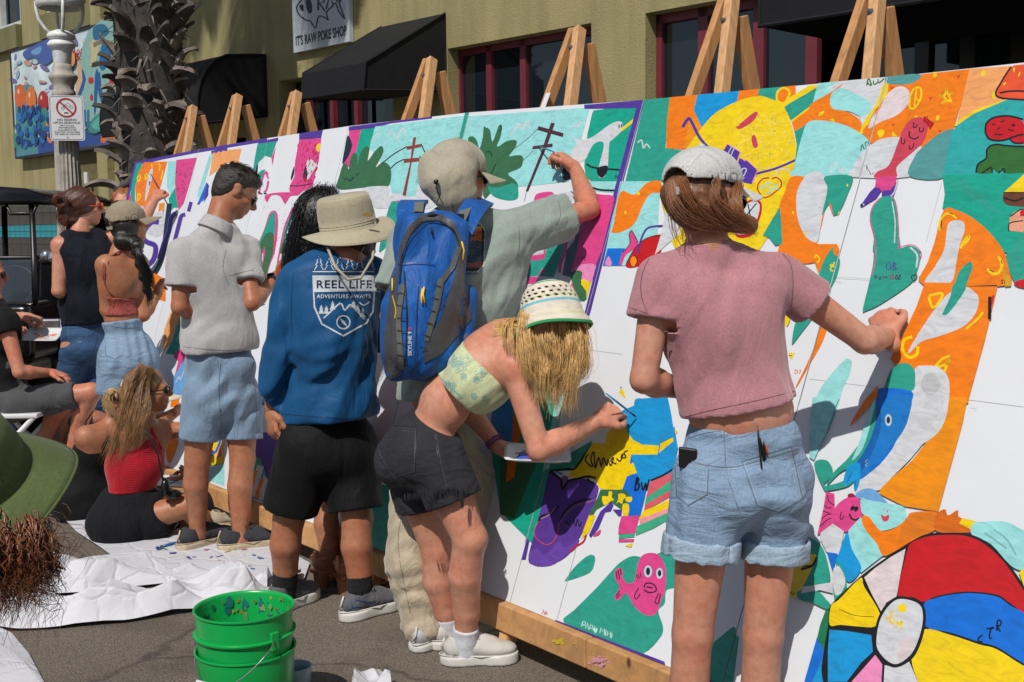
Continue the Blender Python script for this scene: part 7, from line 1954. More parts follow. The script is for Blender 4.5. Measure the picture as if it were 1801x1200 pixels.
ribbon([P(800, 415, 4.02), P(812, 385, 4.08), P(824, 360, 4.19)], .034, .006, V(0, -1, .5), bgs, 'load_strap', bp_)
ribbon([P(745, 390, 4.03), P(758, 378, 4.0), P(775, 382, 4.03)], .02, .006, V(0, -.5, 1), bdk, 'grab_loop', bp_)
for x, y, D in ((736, 383, 4.09), (806, 387, 4.05)):
    mb = MB(); mb.box(P(x, y, D-.01), .02, .006, .022, RB); mb.build('buckle', blackpl, bp_, bevel=.003)
ribbon([P(815, 590, 4.0), P(838, 640, 4.02), P(870, 690, 4.1)], .03, .004, V(0, -1, .2), bgs, 'hip_strap', bp_); mb = MB(); mb.tube([P(858, 690, 4.0), P(862, 705, 4.0), P(857, 722, 4.0)], .003, 5); mb.build('zip_pull', yel, bp_, True)
ribbon([P(808, 480, 4.05), P(815, 520, 4.03), P(800, 560, 4.0), P(812, 600, 4.0)], .03, .005, V(.5, -1, 0), bgs, 'compression_strap', bp_)
# ============================================================ D  man in the blue long sleeve shirt
J = JJ(pel=(573, 768, 4.52), wai=(576, 690, 4.52), che=(588, 556, 4.5), nek=(612, 452, 4.5), hd=(622, 418, 4.56), shL=(522, 492, 4.44), shR=(650, 480, 4.6), elL=(486, 618, 4.42), wrL=(478, 722, 4.46), elR=(672, 590, 4.68), wrR=(690, 545, 4.88),
       hipL=(535, 790, 4.47), hipR=(614, 790, 4.56), knL=(508, 910, 4.5), knR=(628, 912, 4.5), anL=(499, 1046, 4.56), anR=(634, 1058, 4.46))
J['toeL'] = V(.06, .1, -.03); J['toeR'] = V(.1, .09, -.03)
hL = P(480, 752, 4.44)-J['wrL']
D_ = make_person('person', 'man in a blue long sleeve shirt, wide tan hat and black knee length shorts', J, sk2, .98, False, fd=nrm(V(.7, .65, -.35)), h=.008, hands=[hand_blocks(J['wrL'], hL, V(.6, .5, 0), 1.0, .55, -1), hand_blocks(J['wrR'], V(.3, .7, .1), V(0, .3, -1), 1.0, .6, 1)], th=1.1, wide=1.12)
bluec = M('ocean blue jersey', '#0d4a78', 'fabric', rough=.6, var=.1, foldscale=6, foldamt=.6, sheen=.1)
SP_ = torso_prims(J, .98, False, .018, wide=1.12)+[elli(P(585, 640, 4.5), (.17, .14, .26), None, .08), elli(P(583, 715, 4.5), (.18, .145, .12), None, .06), cone(P(560, 500, 4.45), P(575, 600, 4.45), .12, .14, .06)]
for S in 'LR':
    a, b, c = J['sh'+S], J['el'+S], J['wr'+S]; SP_ += [cone(a, b, .072, .062, .012), cone(b, c+(b-c)*.06, .062, .047, .012, 'b')]
SP_ += [sub(cone(J['nek']+ZUP*.02, J['nek']+ZUP*.16, .068, .1, .008, 'a')), plane(P(575, 737, 4.5), V(.06, 0, -1))]
o = sdf('shirt', SP_, bluec, D_, .0075, [wrinkle(7, .017, V(.9, 0, 1), 8, 1, 1.6), wrinkle(18, .005, V(1, 0, .3), 9, 1, 2)])
tr = bvh(o); W = '#d4d9de'; N_ = '#0b2f52'
items = []
x0, x1 = 550, 662
shield = [(550, 486), (660, 486), (658, 520), (656, 548), (645, 568), (604, 591), (566, 570), (553, 540)]
for q_ in stroke(shield, 3, True): items.append((W, q_))
items.append((W, [(551, 487), (660, 487), (659, 512), (551, 514)]))
# treetops above
for k in range(6):
    cx_ = 561+k*18; t_ = 451+(k % 2)*4
    for q_ in stroke([(cx_-8, 475), (cx_-3, 467), (cx_-6, 467), (cx_-2, 460), (cx_-4, 460), (cx_, t_), (cx_+4, 460), (cx_+2, 460), (cx_+6, 467), (cx_+3, 467), (cx_+8, 475)], 1.4): items.append((W, q_))
for q_ in stroke([(550, 478), (658, 478)], 1.8): items.append((W, q_))
seamline(items, [(569, 560), (598, 534), (606, 546), (618, 536), (641, 562)], 2.4, W)
for q_ in stroke([(569, 560), (598, 533), (607, 546), (618, 536), (641, 562)], 2.6): items.append((W, q_))
for cx_, yb, hh in ((565, 552, 16), (574, 552, 14), (585, 545, 16), (622, 541, 12), (629, 548, 14), (638, 558, 17)): items.append((W, [(cx_-5, yb), (cx_-2, yb-hh*.5), (cx_-3.5, yb-hh*.5), (cx_, yb-hh), (cx_+3.5, yb-hh*.5), (cx_+2, yb-hh*.5), (cx_+5, yb)]))
for q_ in stroke(ell(604, 567, 11.5, 11.5, 0, 22), 2.4, True): items.append((W, q_))
items.append((W, [(598, 560), (606, 565), (611, 575), (602, 569)])); seamline(items, [(632, 532), (640, 537), (650, 531)], 2, W)
decal('back_print', items, tr, PAINT, o, 6, .0016)
def shtext(tx, xa, xb, yb, hh, col, off, bold=True, skew=-.0):
    vs, fs = text_mesh(tx, 1, bold, 0, 1.12); xs = [v[0] for v in vs]; ys = [v[1] for v in vs]; k = (xb-xa)/(max(xs)-min(xs)); ky = hh/max(ys)
    return decal('back_lettering', [(col, [(xa+(vs[i][0]-min(xs))*k, yb+skew*(vs[i][0]-min(xs))*k-vs[i][1]*ky) for i in f]) for f in fs], tr, PAINT, o, 20, off)
shtext('REEL LIFE', 557, 654, 507, 14, N_, .0024); shtext('ADVENTURE AWAITS', 557, 652, 524.5, 6.5, W, .0024)
items = []; seamline(items, [(495, 728), (575, 735), (650, 737), (668, 735)], 1.2, '#0a3558'); seamline(items, [(516, 480), (512, 540), (514, 590)], 1, '#0a3558'); decal('stitching', items, tr, PAINT, o, 7, .0012)
sp = shorts_prims(J, .98, False, .022, .88, .118, .112, wide=1.1, cut=.16); o = sdf('shorts', sp+[elli(P(575, 800, 4.5), (.17, .12, .1), None, .05)], M('black sport shorts', '#050508', 'fabric', rough=.75, var=.15), D_, .008, [wrinkle(7, .010, V(0, 0, 1), 19, 1, 2)])
blk = M('charcoal ribbed sock', '#1c1d20', 'fabric', rough=.95, foldscale=40); gsh = M('grey running shoe knit', '#55565a', 'fabric', rough=.8, var=.15)
for S in 'LR':
    so_ = shoe('shoe', J['an'+S]-V(0, .015, 0), J['toe'+S], gsh, soleW, D_, 1.06, sole=.036, laces=blackpl); sock(J, S, blk, D_, .11, .048)
tr = bvh(so_); items = []
for l in ([(618, 1058), (621, 1080)], [(612, 1075), (630, 1068), (650, 1078)], [(625, 1055), (645, 1060), (660, 1058)]): seamline(items, l, 1.8, '#1b3a7c')
decal('shoe_panel', items, tr, PAINT, so_, 7, .0012)
sdf('hair', [elli(J['hd']-V(.0, .02, .02), (.08, .088, .075), None, .02)], M('dark brown hair', '#2b2019', 'hair'), D_, .008)
tanh = M('tan brushed canvas', '#a59c84', 'fabric', rough=.9, var=.06, foldscale=5, foldamt=.3)
brimhat(P(613, 402, 4.56), nrm(V(-.14, -.16, .97)), tanh, D_, .108, .13, .178, .03, .03, V(1, .1, 0), 'bucket_hat', .9, squash=.9, ph=2.6)
mb = MB(); mb.tube([P(576, 436, 4.44), P(590, 470, 4.34), P(612, 492, 4.32), P(634, 490, 4.34), P(655, 455, 4.42), P(660, 425, 4.5), P(656, 405, 4.55)], .0055, 6); mb.build('chin_strap', tanh, D_, True)
mb = MB(); mb.tube([P(590, 445, 4.43), P(608, 468, 4.34), P(628, 455, 4.36), P(640, 435, 4.44)], .002, 5); mb.build('chin_cord', blackpl, D_, True)
mb = MB(); mb.box(P(647, 378, 4.44), .018, .002, .006, RB); mb.build('badge', M('brass badge', '#a07b3a', metal=.6, rough=.4), D_)
# ============================================================ E  black haired woman in orange
J = JJ(pel=(568, 740, 4.95), wai=(562, 640, 4.95), che=(556, 540, 4.95), nek=(556, 448, 4.95), hd=(566, 385, 4.98), shL=(508, 475, 4.9), shR=(602, 475, 5.02), elL=(496, 560, 4.95), wrL=(530, 560, 5.15), elR=(620, 560, 5.05), wrR=(640, 540, 5.2),
       hipL=(540, 765, 4.92), hipR=(598, 765, 5.0), knL=(574, 880, 4.95), knR=(622, 890, 4.98), anL=(580, 1008, 4.86), anR=(622, 1042, 4.78))
J['toeL'] = V(.1, .1, -.07); J['toeR'] = V(.1, .09, -.07)
E_ = make_person('person', 'woman with long black hair in an orange dress and tan heeled sandals', J, sk4, .96, True, fd=V(.6, .8, -.1), h=.009, hands=[hand_blocks(J['wrL'], V(.2, .8, .1), V(1, 0, 0), .95), hand_blocks(J['wrR'], V(.2, .8, .1), V(-1, 0, 0), .95)], th=.95)
orc = M('burnt orange jersey', '#a8401c', 'fabric', rough=.8)
sdf('dress', torso_prims(J, .96, True, .014)+[elli(P(556, 690, 4.95), (.19, .16, .3), None, .08), cone(P(570, 740, 4.95), P(585, 830, 4.95), .17, .18, .05, 'b'), plane(P(580, 835, 4.95), -ZUP), sub(cone(J['nek'], J['nek']+ZUP*.1, .08, .12, .01))], orc, E_, .009, wrinkle(9, .01, ZUP, 4))
blh = M('black wavy hair', '#0c0a0a', 'hair', rough=.35, stretch=(45, 45, 5)); blhs = M('black strand', '#0d0b0b', rough=.3, var=.3)
HG = [[P(555+4*i, 335, 4.9), P(525+9*i, 365, 4.86), P(510+11*i, 430, 4.82), P(500+10*i, 500+10*(i % 3), 4.84)] for i in range(8)]
sdf('hair', [elli(P(562, 385, 4.93), (.115, .12, .135), None, .04), elli(P(542, 450, 4.88), (.11, .08, .14), None, .05), elli(P(528, 490, 4.88), (.08, .07, .1), None, .05)], blh, E_, .008, wrinkle(60, .008, V(-.3, 0, 1), 5, 1, 2))
strands('wavy_hair', HG, 1300, .034, blhs, E_, .0009, .008, 10, 3, clump=90)
tanl = M('tan sandal leather', '#a9714c', rough=.5); hl = M('stacked heel wood', '#8e5d3a', 'wood', rough=.6)
for S in 'LR':
    a = J['an'+S]; d = nrm(V(*J['toe'+S][:2], 0)); r_ = V(d[1], -d[0], 0); h0 = V(a[0], a[1], 0)-d*.045; so_ = thing('x', '', 'x'); bpy.data.objects.remove(so_)
    mb = MB(); mb.lathe([(.03, 0), (.031, .03), (.036, .075)], h0+ZUP*.0, 16, (r_, d, ZUP), caps=True); so_ = mb.build('sandal', hl, E_)
    mb = MB(); pts = [(-.085, .082), (-.03, .08), (.03, .055), (.08, .025), (.13, .018), (.18, .018)]
    vs = [h0+d*(y+.045)+r_*x+ZUP*z for y, z in pts for x in (-.036, .036)]+[h0+d*(y+.045)+r_*x+ZUP*(z-.012) for y, z in pts for x in (-.036, .036)]; n = len(pts)
    mb.add(vs, [(2*i, 2*i+1, 2*i+3, 2*i+2) for i in range(n-1)]+[(2*n+2*i, 2*n+2*i+2, 2*n+2*i+3, 2*n+2*i+1) for i in range(n-1)]+[(2*i, 2*i+2, 2*n+2*i+2, 2*n+2*i) for i in range(n-1)]+[(2*i+1, 2*n+2*i+1, 2*n+2*i+3, 2*i+3) for i in range(n-1)]); mb.build('insole', tanl, so_)
    ft = h0+ZUP*.1; sdf('foot', [elli(h0+ZUP*.115, (.032, .038, .034), np.array([r_, d, ZUP]), .02), cone(h0+ZUP*.12+d*.03, h0+d*.15+ZUP*.05, .034, .026, .02), elli(h0+d*.19+ZUP*.038, (.04, .05, .016), np.array([r_, d, ZUP]), .02), cone(a, h0+ZUP*.12, .035, .035, .02)]+[cone(h0+d*.2+r_*x+ZUP*.036, h0+d*(.235-.12*abs(x+.015))+r_*x+ZUP*.034, .0095, .009, .004) for x in (-.03, -.014, .0, .014, .028)], sk4, so_, .005)
    for yy, zz, rr in ((-.03, .15, .042), (.15, .075, .044)):
        mb = MB(); mb.tube([h0+d*(yy+.01*math.cos(t)*(-3 if zz > .1 else 0))+r_*rr*math.cos(t)+ZUP*(zz-.02+.03*math.sin(t)) for t in np.linspace(-.3, 3.44, 14)], .008 if zz > .1 else .009, 6); mb.build('strap', tanl, so_, True)
    mb = MB(); mb.tube([h0+ZUP*.135+V(*(r_*.04*math.cos(t)))+d*.04*math.sin(t) for t in np.linspace(2.9, 6.5, 14)], .007, 6); mb.build('strap', tanl, so_, True)
# ============================================================ F  man in the pale grey polo
J = JJ(pel=(388, 690, 5.46), wai=(384, 610, 5.46), che=(375, 485, 5.44), nek=(385, 390, 5.46), hd=(415, 338, 5.52), shL=(322, 446, 5.36), shR=(430, 441, 5.55), elL=(316, 540, 5.32), wrL=(372, 560, 5.5), elR=(443, 533, 5.42), wrR=(480, 493, 5.62),
       hipL=(358, 705, 5.4), hipR=(424, 705, 5.5), knL=(347, 806, 5.4), knR=(426, 808, 5.46), anL=(347, 938, 5.46), anR=(422, 950, 5.42))
J['toeL'] = V(.09, .1, -.04); J['toeR'] = V(.12, .06, -.04)
hR = P(494, 470, 5.75)-J['wrR']
F_ = make_person('person', 'man in a pale grey polo and light blue shorts looking down at his hands', J, sk2, 1.03, False, fd=nrm(V(.85, .35, -.55)), hup=nrm(V(.3, .15, .9)), h=.0085, hands=[hand_blocks(J['wrR'], hR, V(.3, .7, -.2), 1.05, .7, 1), hand_blocks(J['wrL'], P(455, 543, 5.75)-J['wrL'], V(.2, .5, -.9), 1.0, .5, -1)], headh=.0045)
J2 = dict(J)
gp = M('heather grey pique', '#a7a5a5', 'fabric', rough=.95, var=.07, foldscale=5, foldamt=.5)
ex = [elli(P(382, 560, 5.45), (.172, .13, .24), None, .07), elli(P(388, 602, 5.45), (.18, .132, .12), None, .06)]
o = tee(J, 1.03, False, .015, P(388, 619, 5.42), V(.05, 0, -1), .62, .075, .074, gp, F_, [wrinkle(8, .011, V(.4, 0, 1), 11, 1, 2.2), wrinkle(16, .004, V(1, 0, .6), 4)], .0085, ex, name='polo_shirt')
sdf('collar', [cone(J['nek']+V(-.02, -.01, -.05), J['nek']+V(.004, .006, .004), .088, .076, .03, 'ab'), sub(cone(J['nek']+V(.0, .004, -.02), J['nek']+V(.03, .02, .1), .062, .07, .004, 'a'))], gp, o, .005)
tr = bvh(o); items = []; seamline(items, [(298, 498), (305, 502), (313, 502)], 1, '#7d7c7e'); seamline(items, [(405, 485), (430, 478), (446, 475)], 1.1, '#7d7c7e'); seamline(items, [(322, 610), (380, 616), (454, 616)], 1, '#84838a'); seamline(items, [(398, 440), (392, 470), (402, 500)], .9, '#8b8a8e'); decal('stitching', items, tr, PAINT, o, 7, .0012)
cb = M('light blue chino', '#71879d', 'fabric', rough=.8, var=.1, foldscale=9, foldamt=.8)
o = sdf('shorts', [elli(P(388, 645, 5.45), (.17, .12, .13), None, .05), elli(P(388, 690, 5.45), (.165, .12, .12), None, .05)]+shorts_prims(J, 1.03, False, .012, .66, .098, .094, cut=.24), cb, F_, .008, [wrinkle(11, .010, V(.6, 0, 1), 21, 1, 2.2)])
tr = bvh(o); items = []; seamline(items, [(447, 625), (446, 640), (443, 648)], 2.4, '#2a3a52'); seamline(items, [(444, 650), (450, 700), (452, 758)], .9, '#566b82'); seamline(items, [(388, 640), (385, 690), (390, 750)], 1.4, '#4e6278'); decal('stitching', items, tr, PAINT, o, 7, .0012)
chs = M('charcoal suede sneaker', '#35353a', 'fabric', rough=.9)
for S in 'LR': shoe('shoe', J['an'+S]-V(.01, .0, 0), J['toe'+S], chs, rubber, F_, 1.12, sole=.035, laces=blackpl)
dbh = M('short dark brown hair', '#241a14', 'hair', rough=.5, stretch=(80, 80, 80)); r_, f_, u_ = head_axes(nrm(V(.85, .35, -.55)), nrm(V(.3, .15, .9))); R3 = np.array([r_, f_, u_]); hc = J['hd']
sdf('hair', [elli(hc-f_*.022+u_*.04, (.083, .1, .085), R3, .02), elli(hc+f_*.04+u_*.085, (.06, .05, .03), R3, .03), elli(hc-f_*.05-u_*.02, (.07, .06, .07), R3, .03), sub(elli(hc+f_*.105-u_*.035, (.1, .075, .085), R3, .02)), sub(elli(hc-u_*.15-f_*.02, (.12, .14, .05), R3, .03))], dbh, F_, .006, wrinkle(110, .003, V(.7, .2, -.3), 3, 1, 2))
rs = np.random.RandomState(2); gl = []
for i in range(60):
    a, e = rs.uniform(0, 6.28), rs.uniform(.15, 1.45); b = hc-f_*.02+u_*.045+(r_*math.cos(a)*math.cos(e)*.083+f_*math.sin(a)*math.cos(e)*.098+u_*math.sin(e)*.083)
    if np.dot(b-hc, f_) < .06: gl.append([b-f_*.01, b+f_*.012+u_*.003, b+f_*.03-u_*.002])
strands('short_hair', gl, 900, .012, M('short strand', '#2a1d15', rough=.4), F_, .0009, 0, 0, 2)
sunglasses(hc, nrm(V(.85, .35, -.55)), nrm(V(.3, .15, .9)), M('silver frame', '#8a8a86', metal=.6, rough=.3), M('green lens', '#0f2f33', 'glass', rough=.05), F_, 1.03)
wt = thing('wrist_watch', 'black watch on the wrist of the man in the grey polo', 'watch', J['wrR']); mb = MB(); d = nrm(J['wrR']-J['elR']); A3 = frame(d); c = J['wrR']-d*.012
mb.lathe([(.029, -.011), (.032, -.01), (.032, .01), (.029, .011)], c, 20, A3); mb.build('band', blackpl, wt); mb = MB(); fd_ = nrm(V(-.2, -.9, .4)-d*np.dot(V(-.2, -.9, .4), d)); mb.lathe([(.02, .028), (.021, .034), (.019, .038), (0, .038)], c, 16, frame(fd_)); mb.build('dial', lens, wt)
brush(P(466, 535, 5.7), P(445, 545, 5.6), '#1a1a1c', 'dark paintbrush held low by the man in the grey polo', r=.003)
# ============================================================ G  seated woman in the red ribbed top
J = JJ(pel=(226, 905, 5.68), wai=(232, 850, 5.68), che=(242, 798, 5.7), nek=(252, 738, 5.72), hd=(262, 688, 5.74), shL=(214, 758, 5.62), shR=(284, 757, 5.8), elL=(225, 820, 5.95), wrL=(290, 850, 6.0), elR=(345, 757, 5.82), wrR=(392, 738, 6.05),
       hipL=(205, 925, 5.62), hipR=(250, 925, 5.75), knL=(330, 890, 5.66), knR=(398, 885, 6.0), anL=(372, 925, 5.9), anR=(300, 940, 5.78))
J['toeL'] = V(.1, .02, -.02); J['toeR'] = V(-.05, .12, -.02); J['legf'] = V(.3, .5, .8); J['base'] = P(226, 950, 5.68)
G1 = make_person('person', 'woman in a ribbed red top with long hair and sunglasses sitting on the white paper', J, sk4, .98, True, fd=nrm(V(.95, .28, .05)), h=.009, hands=[hand_blocks(J['wrR'], V(.5, .8, .3), V(0, .3, -1), 1, .6, 1), hand_blocks(J['wrL'], V(.8, .3, .2), V(0, 0, 1), 1, .6, 1)])
redc = M('ribbed red knit', '#b00f22', 'fabric', rough=.8, var=.1)
Pt = [p for p in torso_prims(J, .98, True, .012)[:3]]+[elli(P(236, 820, 5.68), (.145, .115, .13), None, .04)]
o = sdf('top', Pt+[plane(P(240, 772, 5.7), V(-.15, -.1, 1)), plane(P(232, 862, 5.68), V(0, 0, -1))], redc, G1, .008, [wrinkle(7, .003, V(1, 0, 0), 3)])
tr = bvh(o); items = []
for y in range(776, 862, 4): items += [('#7c0a18', q_) for q_ in stroke([(172, y+2), (205, y+3), (240, y+1), (298, y-2)], .9)]
decal('rib_line', items, tr, PAINT, o, 7, .001)
mb = MB(); mb.tube([P(236, 772, 5.6), P(246, 752, 5.62), P(258, 738, 5.72)], .009, 6); mb.tube([P(284, 790, 5.7), P(268, 760, 5.68), P(262, 738, 5.72)], .009, 6); mb.build('strap', redc, G1, True)
bl = M('black crepe', '#101014', 'fabric', rough=.9, var=.2, foldscale=10, foldamt=.8)
SK = [elli(P(228, 912, 5.7), (.2, .2, .15), None, .04), elli(P(200, 925, 5.62), (.13, .12, .12), None, .05), elli(P(228, 875, 5.69), (.142, .12, .09), None, .05), cone(P(262, 915, 5.68), P(290, 905, 5.66), .11, .1, .05, 'b'), cone(P(262, 915, 5.8), P(395, 884, 6.0), .1, .078, .05, 'b'), plane(P(228, 858, 5.68), ZUP), plane(V(0, 0, .012), -ZUP)]
sdf('skirt', SK, bl, G1, .008, wrinkle(11, .009, V(0, .1, 1), 15))
shoe('shoe', J['anR'], V(-.1, .1, 0), chs, rubber, G1, .95); shoe('shoe', P(392, 905, 5.85), V(1, .3, 0), M('cream trainer', '#9b907c', rough=.8), rubber, G1, 1.0)
lbr = M('light brown hair', '#7d5a38', 'hair', rough=.4, stretch=(60, 60, 5)); lbs = M('light brown strand', '#94704a', rough=.35, var=.4, scale=30)
r_, f_, u_ = head_axes(nrm(V(.95, .28, .05))); R3 = np.array([r_, f_, u_]); hc = J['hd']
sdf('hair', [elli(hc-f_*.02+u_*.035, (.086, .105, .092), R3, .02), elli(hc-f_*.075-u_*.05, (.065, .05, .1), R3, .04), cone(P(238, 700, 5.68), P(215, 765, 5.62), .045, .03, .04), sub(elli(hc+f_*.115-u_*.035, (.11, .09, .11), R3, .02))], lbr, G1, .007, wrinkle(40, .004, V(-.2, 0, 1), 4))
HG = [[P(245+3*k, 645+k, 5.66+.02*(k % 3)), P(228+4*k, 680, 5.6+.01*k), P(212+6*k, 730, 5.58), P((186, 196, 206, 216, 228, 240, 232, 205)[k], (800, 812, 790, 775, 768, 745, 790, 810)[k], 5.57)] for k in range(8)]
strands('long_hair', HG, 1200, .022, lbs, G1, .0011, .006, 9, 3, jit=.8, clump=50)
sunglasses(hc, nrm(V(.95, .28, .05)), ZUP, M('tortoise frame', '#2a1510', rough=.3), lens, G1)
bag = thing('shoulder_bag', 'small black leather bag hanging beside the seated red top woman', 'bag', P(292, 870, 5.6)); mb = MB(); mb.tube([P(238, 738, 5.58), P(262, 768, 5.56), P(278, 800, 5.56), P(288, 850, 5.56)], .0045, 6); mb.build('strap', blackpl, bag, True)
sdf('pouch', [elli(P(291, 858, 5.56), (.022, .03, .05), None, .02), elli(P(302, 870, 5.6), (.05, .03, .028), None, .02)], M('black glossy leather', '#0b0b0c', rough=.25), bag, .006, wrinkle(20, .004, ZUP, 3))
tt = bvh(next(c for c in G1.children if c.name.startswith('body'))); items = []
seamline(items, [(304, 768), (312, 762), (318, 768), (326, 766), (332, 755)], 3, '#352a2a'); seamline(items, [(322, 752), (330, 758), (326, 768)], 2.4, '#352a2a'); seamline(items, [(306, 760), (312, 768)], 2, '#352a2a'); decal('arm_tattoo', items, tt, PAINT, G1, 6, .0008)
plate((312, 850), 5.95, V(.05, -.15, 1), 'paint plate with green and blue dabs beside the black bag', .1, .08, ('#1f8a4a', '#2a63b8', '#d8d8d8'))
# ============================================================ H  seated woman with ponytail and black camisole
J = JJ(pel=(148, 885, 6.1), wai=(150, 840, 6.1), che=(172, 790, 6.12), nek=(205, 738, 6.14), hd=(252, 700, 6.2), shL=(152, 768, 6.02), shR=(212, 757, 6.24), elL=(175, 830, 6.3), wrL=(230, 830, 6.4), elR=(270, 750, 6.22), wrR=(312, 723, 6.32), hipL=(135, 900, 6.05), hipR=(170, 900, 6.2), knL=(240, 880, 6.3), knR=(270, 860, 6.5), anL=(200, 905, 6.3), anR=(240, 890, 6.5))
J['toeL'] = V(.1, .02, -.02); J['toeR'] = V(.1, .02, -.02); J['legf'] = V(.3, .5, .8); J['base'] = P(148, 915, 6.1)
H1 = make_person('person', 'woman with a blonde ponytail and black camisole sitting and leaning to paint', J, sk2, 1.0, True, fd=nrm(V(.85, .5, -.1)), h=.01, hands=[hand_blocks(J['wrR'], P(324, 713, 6.4)-J['wrR'], V(0, .5, -.8), 1, .6, 1), hand_blocks(J['wrL'], V(1, 0, 0), V(0, 0, 1), 1, .6, 1)])
o = sdf('camisole', torso_prims(J, 1.0, True, .012)[:3]+[elli(P(140, 875, 6.1), (.17, .17, .17), None, .06), plane(P(160, 765, 6.1), V(-.5, 0, .9)), plane(V(0, 0, .012), -ZUP)], blackcl, H1, .009, wrinkle(10, .005, V(1, 0, .3), 3))
mb = MB(); mb.tube([P(145, 762, 6.02), P(152, 740, 6.02), P(165, 722, 6.06)], .004, 5); mb.tube([P(172, 762, 6.04), P(186, 752, 6.06), P(196, 748, 6.1)], .004, 5); mb.build('strap', blackcl, H1)
sdf('hair', [elli(J['hd']+V(-.03, -.01, .02), (.1, .1, .1), None, .02), cone(P(232, 690, 6.18), P(205, 697, 6.14), .06, .03, .02)], lbr, H1, .008)
strands('ponytail', [[P(208, 694, 6.12), P(196, 690, 6.1), P(188, 705, 6.08), P(192+k, 722+k, 6.06)] for k in (0, 5, -5, 10)], 350, .022, M('pale blonde strand', '#bb9a68', rough=.4, var=.3), H1, .0014, .006, 12, 2)
mb = MB(); mb.lathe([(.02, -.008), (.027, 0), (.02, .008), (.012, 0), (.02, -.008)], P(206, 694, 6.12), 14, frame(V(1, 0, .1))); mb.build('hair_tie', M('cream scrunchie', '#c9b9a0', rough=.9), H1, True)
ballcap(J['hd']+V(.0, 0, .015), nrm(V(.9, .35, -.05)), nrm(V(-.05, 0, 1)), M('cream cap', '#c5baa4', 'fabric', rough=.9), H1, 1.05, False, None, .1)
brush(bd(340, 712, .01), P(318, 716, 6.35), '#d0d0d4', 'white and blue paintbrush held by the seated ponytail woman')
# ============================================================ I  woman in the tan cap with crossed back straps
J = JJ(pel=(224, 618, 6.65), wai=(215, 560, 6.65), che=(212, 495, 6.64), nek=(212, 440, 6.66), hd=(226, 396, 6.7), shL=(186, 466, 6.56), shR=(244, 464, 6.74), elL=(187, 545, 6.6), wrL=(215, 530, 6.85), elR=(252, 555, 6.68), wrR=(279, 512, 6.82),
       hipL=(205, 640, 6.6), hipR=(246, 640, 6.7), knL=(205, 745, 6.62), knR=(240, 745, 6.75), anL=(203, 852, 6.66), anR=(240, 850, 6.8)); J['toeL'] = J['toeR'] = V(.08, .1, -.03)
I1 = make_person('person', 'woman in a tan cap, rust strappy top and high waisted denim shorts', J, sk4, .97, True, fd=nrm(V(.85, .5, .15)), h=.009, hands=[hand_blocks(J['wrR'], P(279, 492, 6.95)-J['wrR'], V(.3, .8, 0), 1, .6, 1), hand_blocks(J['wrL'], V(.6, .7, .2), V(0, 0, 1), 1, .6, 1)])
rust = M('rust satin', '#93443c', 'fabric', rough=.5, foldscale=20, foldamt=.9)
sdf('top', torso_prims(J, .97, True, .011)[:2]+[plane(P(210, 523, 6.6), V(.15, 0, 1)), plane(P(212, 555, 6.6), -ZUP)], rust, I1, .008, wrinkle(18, .004, V(1, 0, .3), 3))
ti = bvh(next(c for c in I1.children if c.name.startswith('body')))
def tubeon(tree, pts, r, mat, name, root):
    mb = MB(); mb.tube([surf(tree, x, y, r*.6) for x, y in pts], r, 6); return mb.build(name, mat, root, True)
tubeon(ti, [(190, 448), (182, 465), (181, 490), (190, 512), (204, 526)], .004, rust, 'strap', I1); tubeon(ti, [(214, 440), (196, 450), (184, 470), (184, 500), (200, 526)], .0045, rust, 'strap', I1); tubeon(ti, [(236, 446), (222, 441), (205, 444), (190, 462), (185, 490)], .004, rust, 'strap', I1)
o = sdf('shorts', shorts_prims(J, .97, True, .016, .5, .112, .112, cut=.19), denimL, I1, .009, [wrinkle(12, .009, V(.3, 0, 1), 25)]); tr = bvh(o); items = []
items += [('#5f6f80', q_) for q_ in stroke([(184, 594), (216, 597), (217, 624), (202, 632), (186, 626)], 1.1, True)]; seamline(items, [(192, 573), (225, 578), (262, 574)], 1, '#5f6f80')
for x in range(190, 262, 4): seamline(items, [(x, 558), (x+.5, 570)], .9, '#687a8c', 0)
decal('stitching', items, tr, PAINT, o, 7, .0012)
jb = M('blue jeans', '#284a6e', 'denim', rough=.85, var=.25)
brd = M('dark braid hair', '#140f0d', 'hair', rough=.4, stretch=(50, 50, 8))
pts = [(236, 418), (243, 440), (250, 470), (256, 500), (262, 530)]
sdf('hair', [elli(J['hd']+V(-.015, -.01, -.01), (.088, .088, .09), None, .03), cone(P(215, 425, 6.62), P(240, 430, 6.64), .05, .045, .03)]+[elli(P(x+2*(-1)**i, y, 6.58), (.034-.003*i*.5, .03, .03), None, .012) for i, (x, y) in enumerate([(239+k*2.9, 432+k*11) for k in range(9)])], brd, I1, .007)
strands('loose_hair', [[P(240, 425, 6.58), P(250, 460, 6.56), P(260, 500, 6.55), P(263, 540, 6.55)], [P(236, 420, 6.6), P(246, 450, 6.55), P(262, 480, 6.56), P(270, 512, 6.56)]], 260, .02, blhs, I1, .0013, .006, 10, 4)
ballcap(J['hd']+V(.0, 0, .012), nrm(V(.85, .5, .22)), nrm(V(-.2, -.08, 1)), M('tan cotton cap', '#8f836e', 'fabric', rough=.9), I1, 1.05, True, M('tan cotton cap2', '#897d68', 'fabric', rough=.9), .085, name='cap')
mb = MB(); d = nrm(J['wrR']-J['elR']); A3 = frame(d)
for z in (-.03, -.045): mb.tube([J['wrR']+d*z+(A3[0]*math.cos(a)+A3[1]*math.sin(a))*.032 for a in np.linspace(0, 6.283, 18)], .0018, 5, caps=False)
o = mb.build('bangle', M('gold bangle', '#c79a3a', metal=.9, rough=.25), I1, True); o['kind'] = 'stuff'
